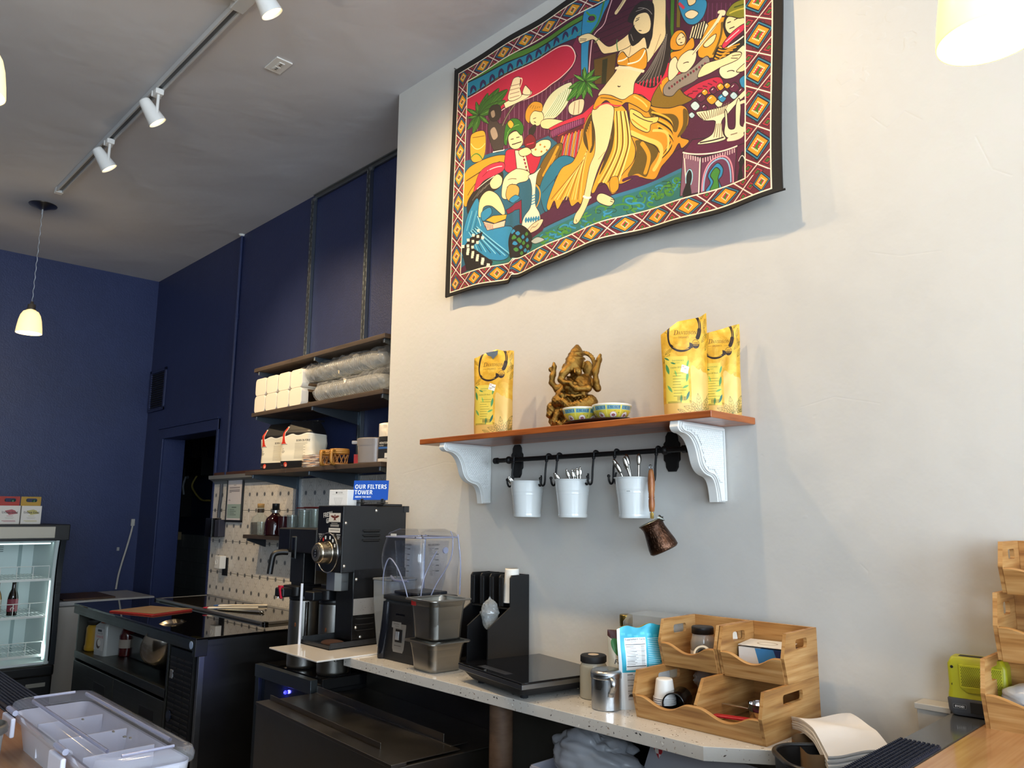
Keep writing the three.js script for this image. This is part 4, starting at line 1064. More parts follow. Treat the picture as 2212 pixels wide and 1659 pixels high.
// ---- tea pouches
function teaTexture(seed, sticker, flat) {
  const [c, g] = canvas(512, 1024), R = rng(seed), W = 512, H = 1024;
  g.fillStyle = '#d8a32c'; g.fillRect(0, 0, W, H);
  for (let k = 0; k < 220; k++) { g.fillStyle = ['rgba(226,178,60,.35)', 'rgba(196,142,34,.3)', 'rgba(236,196,88,.3)'][k % 3]; g.beginPath(); g.ellipse(R() * W, R() * H, 20 + R() * 60, 10 + R() * 46, R() * 3, 0, 7); g.fill(); }
  // pale watercolour lower panel with leaf lines
  g.fillStyle = '#dcb765'; g.beginPath(); g.moveTo(300, 1024); g.lineTo(300, 560); g.bezierCurveTo(330, 470, 380, 620, 420, 560); g.bezierCurveTo(440, 640, 500, 560, 512, 640); g.lineTo(512, 1024); g.fill();
  g.fillStyle = '#d4a95a'; g.fillRect(0, 905, 512, 119);
  const leaf = (x, y, L, a, col, fill) => { g.save(); g.translate(x, y); g.rotate(a); g.beginPath(); g.moveTo(0, 0); g.quadraticCurveTo(L * 0.28, -L * 0.5, 0, -L); g.quadraticCurveTo(-L * 0.28, -L * 0.5, 0, 0); if (fill) { g.fillStyle = col; g.fill(); } else { g.strokeStyle = col; g.lineWidth = 3; g.stroke(); g.beginPath(); g.moveTo(0, 0); g.lineTo(0, -L); for (let k = 1; k < 5; k++) { g.moveTo(0, -L * k / 6); g.lineTo(L * 0.12, -L * (k + 0.6) / 6); g.moveTo(0, -L * k / 6); g.lineTo(-L * 0.12, -L * (k + 0.6) / 6); } g.stroke(); } g.restore(); };
  for (const [x, y, L, a] of [[400, 1000, 170, 0.5], [400, 1000, 190, -0.15], [400, 1000, 160, 1.1], [400, 1000, 170, -0.8], [400, 1000, 200, -1.25], [460, 990, 200, 0.25], [480, 980, 120, 0.9], [250, 1010, 120, -1.2]]) leaf(x, y, L, a, '#5a5a20');
  for (const [x, y, L, a] of [[30, 420, 100, 0.9], [10, 500, 110, 0.7], [60, 200, 90, -0.7], [440, 60, 90, 0.5], [470, 160, 110, 0.2], [440, 300, 120, 0.6], [480, 380, 110, 0.3], [500, 250, 90, -0.3]]) leaf(x, y, L, a, '#7a661c');
  // dark brush ring
  g.strokeStyle = '#2b1d17'; g.lineCap = 'round';
  const strokeRing = (w, off) => { g.lineWidth = w; g.beginPath(); g.moveTo(110 + off, 60); g.bezierCurveTo(60 + off, 160, 70, 280, 90, 320); g.bezierCurveTo(130, 410, 280, 400, 330, 340); g.stroke(); };
  strokeRing(18, 0); strokeRing(10, 14);
  g.lineWidth = 30; g.beginPath(); g.moveTo(390, 20); g.bezierCurveTo(430, 70, 430, 140, 420, 180); g.stroke(); g.lineWidth = 44; g.beginPath(); g.moveTo(420, 170); g.quadraticCurveTo(412, 220, 395, 250); g.stroke();
  g.lineWidth = 26; g.beginPath(); g.moveTo(100, 330); g.bezierCurveTo(150, 400, 250, 400, 310, 350); g.stroke();
  g.strokeStyle = '#d8a32c'; g.lineWidth = 5; g.beginPath(); g.moveTo(120, 345); g.bezierCurveTo(170, 380, 230, 380, 290, 362); g.stroke(); g.beginPath(); g.moveTo(424, 60); g.lineTo(424, 150); g.stroke();
  g.fillStyle = '#2b1d17'; g.beginPath(); g.moveTo(300, 350); g.lineTo(300, 300); g.lineTo(330, 310); g.lineTo(340, 360); g.fill();
  // wordmark
  g.fillStyle = '#5a3a12'; g.textAlign = 'left'; g.font = 'italic 70px serif'; g.fillText('D', 130, 220); g.font = 'italic 46px serif'; g.fillText("AVIDSON'S", 176, 218); g.font = '24px sans-serif'; g.fillText('ORGANICS', 180, 258); g.fillRect(128, 250, 44, 2); g.fillRect(322, 250, 60, 2);
  // organic seal
  g.fillStyle = '#2b1d17'; g.beginPath(); g.ellipse(372, 318, 42, 46, 0, 0, 7); g.fill(); g.fillStyle = '#d8a32c'; g.beginPath(); g.ellipse(372, 318, 38, 42, 0, PI, 0); g.fill(); g.fillStyle = '#2b1d17'; g.font = 'bold 20px sans-serif'; g.textAlign = 'center'; g.fillText('USDA', 372, 312); g.fillStyle = '#d8a32c'; g.font = 'bold 13px sans-serif'; g.fillText('ORGANIC', 372, 334);
  // information label
  g.fillStyle = '#dcc24e'; g.fillRect(22, 440, 250, 465);
  for (const [x, y, L, a, col] of [[70, 480, 60, -1.0, '#2f6d4a'], [80, 500, 60, 1.9, '#3b7a4c'], [60, 620, 110, -0.25, '#4a8a52'], [120, 580, 70, 2.8, '#8db85a'], [258, 560, 90, 0.3, '#5a9a5a'], [250, 700, 110, 0.2, '#4d8f57'], [200, 760, 80, 1.2, '#6ca35a'], [90, 800, 90, -0.6, '#6aa05c'], [240, 880, 100, 0.4, '#2f6a58'], [180, 900, 80, 0.1, '#5f9a52']]) leaf(x, y, L, a, col, true);
  g.fillStyle = '#3f6b3a'; g.textAlign = 'left'; g.font = 'italic 22px serif'; g.fillText("DAVIDSON'S", 96, 492); g.font = '13px sans-serif'; g.fillText('ORGANICS', 120, 512); g.fillStyle = '#343a1c'; g.font = '22px sans-serif'; g.fillText('Ceylon OP Black', 78, 562);
  g.fillStyle = '#6a6a2a'; for (let k = 0; k < 9; k++) g.fillRect(90 + R() * 30, 610 + k * 28, 80 + R() * 70, 4);
  g.fillStyle = '#2b2b1a'; for (let k = 0; k < 26; k++) g.fillRect(140 + k * 4, 842, 1 + (R() * 2.4 | 0), 40); for (let k = 0; k < 4; k++) g.fillRect(40, 888 + k * 5, 150, 2);
  // price sticker
  g.save(); g.translate(...sticker); g.rotate(0.28); g.fillStyle = '#f0ece4'; g.fillRect(0, 0, 86, 74); g.fillStyle = '#444'; g.font = 'bold 20px sans-serif'; g.fillText(flat ? '$9' : '4054', 38, 38); for (let k = 0; k < 4; k++) g.fillRect(8, 46 + k * 6, 46 - k * 6, 2); g.fillStyle = '#a33'; g.fillRect(8, 12, 24, 4); g.fillRect(8, 20, 20, 3); g.restore();
  return tex(c);
}
function pouch(name, label, pos, ry, w, h, d, top, texture, rx = 0, group) {
  // front and back skins over a grid; top(u) is the torn or folded upper edge
  const NU = 22, NV = 30, R = fractal(64, 5, 4, (pos[0] * 1000) | 0), skin = (s) => {
    const pos2 = [], uv = [], idx = [];
    for (let j = 0; j <= NV; j++) for (let i = 0; i <= NU; i++) {
      const u = i / NU * 2 - 1, v = j / NV, e = Math.sqrt(Math.max(0, 1 - Math.pow(Math.abs(u), 2.6))), full = Math.pow(Math.max(0, 1 - Math.pow(v, 2.2)), 0.6);
      const wr = (R[(j * 2 % 64) * 64 + i * 2 % 64] - 0.5) * 0.014 * e * (0.35 + v * 0.6), H = h * top(u);
      pos2.push(u * w / 2 * (0.94 + 0.06 * v + 0.012 * Math.sin(v * 9)), v * H, s * (e * d / 2 * (0.16 + 0.84 * full) + wr + 0.0006)); uv.push((u + 1) / 2, v * top(u));
    }
    const W = NU + 1; for (let j = 0; j < NV; j++) for (let i = 0; i < NU; i++) { const a = j * W + i; s > 0 ? idx.push(a, a + 1, a + W, a + 1, a + W + 1, a + W) : idx.push(a, a + W, a + 1, a + 1, a + W, a + W + 1); }
    const g = new THREE.BufferGeometry(); g.setAttribute('position', new THREE.Float32BufferAttribute(pos2, 3)); g.setAttribute('uv', new THREE.Float32BufferAttribute(uv, 2)); g.setIndex(idx); g.computeVertexNormals(); return g;
  };
  const t = thing(name, label, 'bag', pos, ry, group), foil = M(0xffffff, 0.36, 0.15, { map: texture });
  const f = part(t, 'front_panel', skin(1).rotateX(rx), foil); part(t, 'back_panel', skin(-1).rotateX(rx), M(0xc89a34, 0.45, 0.1));
  return t;
}
const tea1 = teaTexture(11, [225, 420], false), tea2 = teaTexture(12, [205, 525], true), tea3 = teaTexture(13, [900, 900], true);
pouch('tea_pouch', 'gold tea pouch torn open at the top standing alone by the shelf end', [-2.135, SH.y, 0.15], 34 * D2R, 0.155, 0.335, 0.06, (u) => (u < 0.1 ? 0.9 + 0.085 * (u + 1) / 1.1 : 0.985 - 0.02 * (u - 0.1)) + 0.006 * Math.sin(u * 9), tea1, -0.02, 'gold tea pouches on the cherry shelf');
pouch('tea_pouch', 'gold tea pouch with a peaked corner leaning in front of another pouch', [-1.28, SH.y, 0.155], 42 * D2R, 0.138, 0.315, 0.06, (u) => (u < -0.25 ? 0.8 + 0.13 * (u + 1) / 0.75 : 0.93 + 0.04 * (u + 0.25) + (u > 0.7 ? (u - 0.7) * 0.12 : 0)), tea2, -0.03, 'gold tea pouches on the cherry shelf');
pouch('tea_pouch', 'gold tea pouch standing behind another at the right shelf end', [-1.212, SH.y, 0.075], 30 * D2R, 0.125, 0.285, 0.05, (u) => 0.94 + 0.055 * u, tea3, -0.02, 'gold tea pouches on the cherry shelf');
{ // silver lining peeping out of the torn pouch
  const t = scene.children.find((o) => o.name === 'tea_pouch');
  part(t, 'foil_liner', ext(shapeOf([[-0.028, 0.325], [0.02, 0.333], [0.018, 0.318], [0.008, 0.308], [0.0, 0.30], [-0.006, 0.31], [-0.02, 0.314]]), 0.001, 0).translate(0, -0.008, 0.012), M(0x8f979e, 0.3, 0.9));
}
// ---- brass statue (distance field, meshed)
function field(bounds, n, sdf) {
  const mc = new MarchingCubes(n, undefined, false, false, 260000), [c, s] = bounds, h = n / 2;
  for (let z = 0; z < n; z++) for (let y = 0; y < n; y++) for (let x = 0; x < n; x++) mc.field[x + y * n + z * n * n] = -sdf(c[0] + (x - h) / h * s, c[1] + (y - h) / h * s, c[2] + (z - h) / h * s);
  mc.isolation = 0; mc.update();
  const g = new THREE.BufferGeometry(), k = mc.count; g.setAttribute('position', new THREE.BufferAttribute(mc.positionArray.slice(0, k * 3), 3));
  g.scale(s, s, s).translate(...c); g.deleteAttribute('normal'); const m = mergeVertices(g, s / n * 0.02); m.computeVertexNormals();
  m.setAttribute('uv', new THREE.BufferAttribute(new Float32Array(m.attributes.position.count * 2), 2)); return m;
}
const smin = (a, b, k) => { const h = Math.max(k - Math.abs(a - b), 0) / k; return Math.min(a, b) - h * h * k * 0.25; };
const caps = (p, q, r1, r2) => { const ax = q[0] - p[0], ay = q[1] - p[1], az = q[2] - p[2], L = ax * ax + ay * ay + az * az; return (x, y, z) => { const bx_ = x - p[0], by = y - p[1], bz = z - p[2], h = Math.max(0, Math.min(1, (bx_ * ax + by * ay + bz * az) / L)), dx = bx_ - ax * h, dy = by - ay * h, dz = bz - az * h; return Math.sqrt(dx * dx + dy * dy + dz * dz) - (r1 + (r2 - r1) * h); }; };
const ell = (cx, cy, cz, rx, ry, rz) => (x, y, z) => { const a = (x - cx) / rx, b = (y - cy) / ry, c = (z - cz) / rz, k = Math.sqrt(a * a + b * b + c * c); return (k - 1) * Math.min(rx, ry, rz); };
{
  const P = [];
  const chain = (pts) => { for (let i = 0; i < pts.length - 1; i++) P.push([caps(pts[i].slice(0, 3), pts[i + 1].slice(0, 3), pts[i][3], pts[i + 1][3]), 0.008]); };
  // pedestal, its rings and skirt of leaves
  P.push([(x, y, z) => Math.max(Math.hypot(x, z * 1.25) - (0.078 + 0.012 * Math.cos(y * 95) - (y > 0.05 ? (y - 0.05) * 0.4 : 0)), Math.abs(y - 0.036) - 0.036), 0.004]);
  for (let k = 0; k < 18; k++) { const a = k / 18 * 2 * PI; P.push([ell(Math.cos(a) * 0.084, 0.014, Math.sin(a) * 0.067, 0.012, 0.013, 0.012), 0.004]); }
  // crouching mount: body, mane ribs, head and paws on the left
  P.push([ell(-0.052, 0.088, 0.0, 0.045, 0.031, 0.036), 0.01]); P.push([ell(-0.086, 0.075, 0.018, 0.021, 0.027, 0.022), 0.008]); P.push([ell(-0.093, 0.052, 0.028, 0.013, 0.013, 0.013), 0.008]);
  chain([[-0.05, 0.075, 0.03, 0.014], [-0.056, 0.05, 0.045, 0.012], [-0.064, 0.026, 0.05, 0.012]]); chain([[-0.088, 0.06, 0.0, 0.012], [-0.095, 0.03, 0.0, 0.012]]);
  // folded legs and feet
  chain([[0.0, 0.098, 0.0, 0.03], [0.066, 0.09, 0.03, 0.028], [0.03, 0.077, 0.062, 0.017], [-0.012, 0.074, 0.062, 0.012]]); chain([[-0.01, 0.1, 0.0, 0.03], [-0.055, 0.1, 0.035, 0.024], [-0.02, 0.09, 0.06, 0.015], [0.022, 0.066, 0.064, 0.011]]);
  P.push([ell(0.012, 0.142, 0.016, 0.045, 0.042, 0.04), 0.012]); P.push([ell(0.012, 0.175, 0.006, 0.042, 0.03, 0.03), 0.012]);
  P.push([ell(-0.018, 0.15, 0.05, 0.013, 0.012, 0.012), 0.006]);
  // arms: raised hands hold an axe and a noose, lower hands rest
  chain([[-0.022, 0.182, 0.0, 0.015], [-0.07, 0.15, 0.006, 0.012], [-0.09, 0.175, 0.012, 0.010], [-0.086, 0.2, 0.012, 0.009]]); P.push([ell(-0.088, 0.196, 0.014, 0.011, 0.017, 0.01), 0.005]); chain([[-0.082, 0.205, 0.01, 0.009], [-0.08, 0.236, 0.01, 0.008], [-0.082, 0.25, 0.01, 0.005]]); P.push([ell(-0.095, 0.226, 0.012, 0.008, 0.01, 0.006), 0.004]);
  chain([[0.05, 0.182, 0.0, 0.016], [0.088, 0.145, 0.002, 0.012], [0.086, 0.17, 0.01, 0.010], [0.082, 0.2, 0.012, 0.010]]); P.push([ell(0.083, 0.204, 0.014, 0.013, 0.014, 0.01), 0.004]); chain([[0.086, 0.21, 0.01, 0.011], [0.096, 0.25, 0.006, 0.010], [0.1, 0.268, 0.004, 0.006]]);
  chain([[-0.02, 0.176, 0.012, 0.013], [-0.054, 0.13, 0.03, 0.011], [-0.03, 0.118, 0.058, 0.009]]); chain([[0.05, 0.172, 0.014, 0.014], [0.066, 0.14, 0.045, 0.012], [0.034, 0.138, 0.062, 0.010]]); P.push([ell(0.026, 0.14, 0.064, 0.013, 0.013, 0.011), 0.005]);
  // head, ears, trunk curling to the sweet in the hand, tusk
  P.push([ell(0.0, 0.235, 0.018, 0.033, 0.034, 0.033), 0.012]); P.push([ell(0.05, 0.224, 0.004, 0.02, 0.027, 0.008), 0.006]); P.push([ell(-0.036, 0.226, 0.0, 0.018, 0.024, 0.008), 0.006]);
  chain([[-0.012, 0.218, 0.045, 0.017], [-0.028, 0.198, 0.055, 0.014], [-0.036, 0.176, 0.058, 0.0115], [-0.022, 0.164, 0.062, 0.0095], [0.004, 0.16, 0.066, 0.008], [0.012, 0.15, 0.068, 0.0065]]); chain([[0.014, 0.212, 0.046, 0.005], [0.018, 0.2, 0.055, 0.003]]);
  P.push([ell(0.024, 0.206, 0.034, 0.014, 0.016, 0.012), 0.008]);
  // stacked crown with finial, sash, beaded halo arc
  chain([[0.002, 0.255, 0.008, 0.033], [0.006, 0.282, 0.0, 0.025]]); P.push([(x, y, z) => { const r = Math.hypot(x - 0.006, z), a = r - 0.028; return Math.hypot(a, y - 0.279) - 0.0045; }, 0.003]); P.push([(x, y, z) => Math.hypot(Math.hypot(x - 0.003, z - 0.004) - 0.034, y - 0.26) - 0.004, 0.003]);
  chain([[0.006, 0.285, 0, 0.018], [0.008, 0.302, -0.002, 0.012], [0.008, 0.312, -0.002, 0.005]]);
  for (let k = 0; k < 13; k++) { const a = (82 - k * 11) * D2R, x = 0.022 + Math.cos(a) * 0.052, y = 0.238 + Math.sin(a) * 0.052; if (k) P.push([caps([0.022 + Math.cos(a + 11 * D2R) * 0.046, 0.238 + Math.sin(a + 11 * D2R) * 0.046, -0.016], [0.022 + Math.cos(a) * 0.046, 0.238 + Math.sin(a) * 0.046, -0.016], 0.0055, 0.0055), 0.002]); P.push([ell(x, y, -0.016, 0.0052, 0.0052, 0.004), 0.002]); }
  chain([[-0.02, 0.19, 0.03, 0.004], [0.02, 0.16, 0.056, 0.004], [0.05, 0.12, 0.05, 0.004]]); chain([[-0.03, 0.122, 0.045, 0.005], [0.012, 0.112, 0.06, 0.006], [0.05, 0.12, 0.045, 0.005]]);
  const crease = (x, y, z) => 0.0011 * (Math.sin(x * 420 + y * 90) * Math.sin(y * 380 - z * 120) * (y < 0.12 ? 1 : 0.45));
  const g = field([[0, 0.156, 0.0], 0.166], 104, (x, y, z) => { let d = 1; for (const [f, k] of P) { const e = f(x, y, z); if (e < d + k) d = smin(d, e, k); } return d + crease(x, y, z); });
  const brass = M(0x8a6a34, 0.3, 1, { bumpMap: T.plasticB, bumpScale: 0.001 });
  const st = part(scene, 'deity_statue', metric(g.scale(0.92, 0.93, 0.92)), brass); st.position.set(-1.742, SH.y, 0.128); st.rotation.y = 22 * D2R;
  tag(st, 'brass statue of a seated elephant-headed figure with raised arms', 'statue');
}
// ---- bowls on a dark tray
{
  const tr = part(scene, 'serving_tray', lathe([[0, 0], [0.1, 0], [0.128, 0.008], [0.131, 0.011], [0.128, 0.0125], [0.1, 0.005], [0, 0.005]], 56), M(0x2a1712, 0.3)); tr.scale.set(1, 1, 0.52); tr.position.set(-1.606, SH.y, 0.178); tr.rotation.y = 0; tag(tr, 'dark brown oval lacquer tray under two painted bowls', 'tray');
  const [c, g] = canvas(1024, 256);
  g.fillStyle = '#d9c64a'; g.fillRect(0, 0, 1024, 256); g.fillStyle = '#7fb0b4'; g.fillRect(0, 30, 1024, 74); g.fillStyle = '#f1efe6'; g.fillRect(0, 0, 1024, 22); g.fillStyle = '#e3d45c'; g.fillRect(0, 100, 1024, 8);
  const R = rng(5);
  for (let k = 0; k < 8; k++) { const x = k * 128; g.fillStyle = '#e6dc6a'; g.fillRect(x + 118, 20, 12, 236); g.strokeStyle = '#2e5e86'; g.lineWidth = 6; for (let j = 0; j < 3; j++) { const a = x + 14 + j * 36; g.strokeRect(a, 44, 26, 40); g.beginPath(); g.moveTo(a + 8, 66); g.lineTo(a + 18, 66); g.lineTo(a + 18, 54); g.stroke(); }
    g.fillStyle = '#efe9e0'; g.beginPath(); g.ellipse(x + 58, 190, 34, 52, 0, 0, 7); g.fill(); g.strokeStyle = '#c98a90'; g.lineWidth = 4; g.stroke(); g.fillStyle = '#a8475a'; for (let j = 0; j < 5; j++) { g.beginPath(); g.ellipse(x + 58 + Math.cos(j * 1.26) * 12, 190 + Math.sin(j * 1.26) * 14, 9, 9, 0, 0, 7); g.fill(); } g.fillStyle = '#3c3c28'; g.fillRect(x + 50, 180, 14, 6);
    g.strokeStyle = '#6f7d33'; g.lineWidth = 4; for (let j = 0; j < 6; j++) { g.beginPath(); g.arc(x + 6 + R() * 108, 126 + R() * 120, 9, R() * 6, 4 + R() * 4); g.stroke(); } }
  const glaze = M(0xffffff, 0.16, 0, { map: tex(c, true, [1, 1]), clearcoat: 0.6, clearcoatRoughness: 0.08 }), inner = M(0xecebe4, 0.15, 0, { clearcoat: 0.6, clearcoatRoughness: 0.08 });
  const bowl = (x, z, y, label) => {
    const t = thing('rice_bowl', label, 'bowl', [x, y, z], 0.4, 'painted bowls on the lacquer tray'), prof = [[0.03, 0.004], [0.048, 0.012], [0.0575, 0.026], [0.0625, 0.042], [0.064, 0.05]], o = lathe(prof, 56), uv = o.attributes.uv, p = o.attributes.position;
    for (let i = 0; i < p.count; i++) uv.setY(i, (p.getY(i) - 0.002) / 0.048);
    part(t, 'outer_wall', o, glaze); part(t, 'inner_wall', lathe([[0.064, 0.05], [0.0632, 0.0515], [0.0622, 0.05], [0.06, 0.04], [0.054, 0.026], [0.04, 0.014], [0, 0.01]], 56), inner); part(t, 'foot_ring', lathe([[0.024, 0], [0.031, 0], [0.03, 0.006], [0.024, 0.006]], 40), inner);
    return t;
  };
  bowl(-1.672, 0.178, SH.y + 0.006, 'yellow and blue painted bowl touching the brass statue'); bowl(-1.545, 0.176, SH.y + 0.006, 'yellow and blue painted bowl on the far side of the tray from the statue');
}
// ---- black rail with hooks, buckets, cutlery, coffee pot
const RAIL = { y: 1.646, z: 0.07 };
{
  const t = thing('hanging_rail', 'black iron rail on two wall plates below the cherry shelf', 'rail', [0, RAIL.y, 0]);
  part(t, 'rod', merge([rod([-2.2, 0, RAIL.z], [-1.345, 0, RAIL.z], 0.0085, 20), ...[-2.2, -1.345].flatMap((x) => [rod([x - 0.008, 0, RAIL.z], [x + 0.008, 0, RAIL.z], 0.012, 20)]), ...[-2.13, -1.42].map((x) => ball(0.0145, x, 0, RAIL.z, 0.9, 1, 1))].map(plain)), MT.iron);
  for (const x of [-2.15, -1.437]) { const w = [[0.012, 0.062], [0.02, 0.05], [0.021, 0.034], [0.028, 0.026], [0.028, -0.026], [0.021, -0.034], [0.02, -0.05], [0.012, -0.062]]; const s = shapeOf([...w, ...w.slice().reverse().map(([a, b]) => [-a, b])]); part(t, 'wall_plate', merge([plain(ext(s, 0.006, 0.002).translate(x, 0, 0.002)), plain(rod([x, 0, 0.006], [x, 0, RAIL.z], 0.007))]), MT.iron); }
}
const hookLabels = ['black hook at the free end of the rail holding the first bucket', 'black hook between the first and second white buckets on the first bucket', 'black hook between the first and second white buckets on the second bucket', 'black hook on the far side of the second bucket', 'black hook behind the table knives', 'black hook carrying the copper coffee pot'];
[-2.09, -1.92, -1.868, -1.7, -1.61, -1.443].forEach((x, k) => {
  const lo = k === 5 ? 0.094 : 0.098, g = [tube([[0, -0.006, -0.012], [0, 0.006, -0.0125], [0, 0.0125, -0.002], [0, 0.009, 0.011], [0, -0.01, 0.0135], [0, -lo * 0.55, 0.02], [0, -lo + 0.016, 0.022], [0, -lo, 0.026], [0, -lo - 0.004, 0.036], [0, -lo + 0.006, 0.044], [0, -lo + 0.02, 0.046]], 0.0035, 48, 8), ball(0.0055, 0, -lo + 0.021, 0.046), ball(0.006, 0, -0.012, 0.0135)];
  const h = part(scene, 'rail_hook', g, MT.iron); h.position.set(x, RAIL.y, RAIL.z); tag(h, hookLabels[k], 'hook', 'hooks on the black rail');
});
const enamel = M(0xdfe4e4, 0.2, 0, { clearcoat: 0.6, clearcoatRoughness: 0.08 });
function bucket(x, label, print) {
  const t = thing('bucket', label, 'bucket', [x, 1.432, 0.083], 0, 'white enamel buckets on the black rail');
  part(t, 'body', lathe([[0, 0.004], [0.046, 0.004], [0.048, 0], [0.0505, 0.003], [0.0508, 0.012], [0.0496, 0.014], [0.0555, 0.078], [0.0568, 0.08], [0.0565, 0.083], [0.057, 0.09], [0.0583, 0.092], [0.058, 0.095], [0.0615, 0.126], [0.0648, 0.128], [0.0655, 0.1305], [0.0635, 0.132], [0.0603, 0.128], [0.056, 0.085], [0.048, 0.008], [0, 0.007]], 56), enamel);
  for (const s of [-1, 1]) part(t, 'hanger_loop', tube([[s * 0.063, 0.118, 0.004], [s * 0.069, 0.112, 0.004], [s * 0.074, 0.12, 0.004], [s * 0.073, 0.142, 0.001], [s * 0.071, 0.15, 0]], 0.0032, 20, 7), MT.iron);
  if (print) { const [c, g] = canvas(128, 32); g.fillStyle = '#dfe4e4'; g.fillRect(0, 0, 128, 32); g.fillStyle = '#333'; g.font = 'bold 22px sans-serif'; g.textAlign = 'center'; g.fillText('KNIVES', 64, 24); const a0 = 0.15; part(t, 'printed_word', new THREE.CylinderGeometry(0.0576, 0.0574, 0.0065, 8, 1, true, a0, 0.34).translate(0, 0.086, 0), M(0xffffff, 0.25, 0, { map: tex(c) })); }
  return t;
}
const B = [-2.018, -1.797, -1.533];
bucket(B[0], 'white enamel bucket with hardly any cutlery showing over its rim'); bucket(B[1], 'white enamel bucket filled with slim fork handles'); bucket(B[2], 'white enamel bucket printed with a word and holding table knives', true);
{
  const flat = M(0xb9b6ae, 0.2, 1), R = rng(31);
  const handle = (kind) => kind === 'knife' ? merge([ball(0.0078, 0, 0.036, 0, 1, 2.6, 0.62, 16), rod([0, -0.1, 0], [0, 0.03, 0], 0.0036, 8).scale(1, 1, 0.7)].map(plain)) : merge([ball(0.0072, 0, 0.02, 0, 1, 2.0, 0.35, 14), rod([0, -0.09, 0], [0, 0.02, 0], 0.0028, 8).scale(1, 1, 0.6), ball(0.0035, 0, 0.034, 0, 1, 1.2, 0.5, 10)].map(plain));
  const gK = handle('knife'), gF = handle('fork');
  const put = (kind, bi, dx, dz, dy, rz, rx, label, group) => { const m = part(scene, kind === 'knife' ? 'table_knife' : 'fork', kind === 'knife' ? gK : gF, flat); m.position.set(B[bi] + dx, 1.432 + 0.125 + dy, 0.083 + dz); m.rotation.set(rx, 0.7, rz); tag(m, label, kind === 'knife' ? 'knife' : 'fork', group); };
  for (const [dx, dz, dy, rz, rx] of [[-0.035, 0.02, 0.016, 0.42, 0.1], [-0.022, -0.006, 0.014, 0.3, 0], [-0.008, 0.01, 0.028, 0.26, -0.1], [0.0, 0.024, 0.018, 0.24, 0.1], [-0.02, 0.03, 0.002, 0.34, 0.1], [0.03, 0.014, 0.026, -0.04, 0]]) put('knife', 2, dx, dz, dy, rz, rx, 'table knife with a bulbous steel handle standing in the printed bucket', 'table knives in the printed bucket');
  for (const [dx, dz, dy, rz, rx] of [[-0.045, 0.014, 0.0, 0.6, 0.1], [-0.04, 0.02, -0.004, 0.55, 0.1], [-0.034, 0.025, -0.002, 0.5, 0.1], [-0.002, 0.012, 0.006, 0.32, 0], [0.016, 0.01, 0.004, 0.2, 0], [0.028, 0.006, 0.009, 0.05, 0], [0.036, 0.0, 0.011, 0.02, 0], [0.006, -0.01, 0.004, 0.1, 0]]) put('fork', 1, dx, dz, dy, rz, rx, 'steel fork standing handle up in the bucket of forks', 'forks in the second bucket');
  for (const [dx, dz, dy, rz, rx] of [[-0.05, 0.016, -0.004, 0.62, 0.1], [-0.046, 0.024, -0.01, 0.5, 0.2]]) put('fork', 0, dx, dz, dy, rz, rx, 'steel fork leaning at the rim of the nearly empty bucket', 'forks in the first bucket');
}
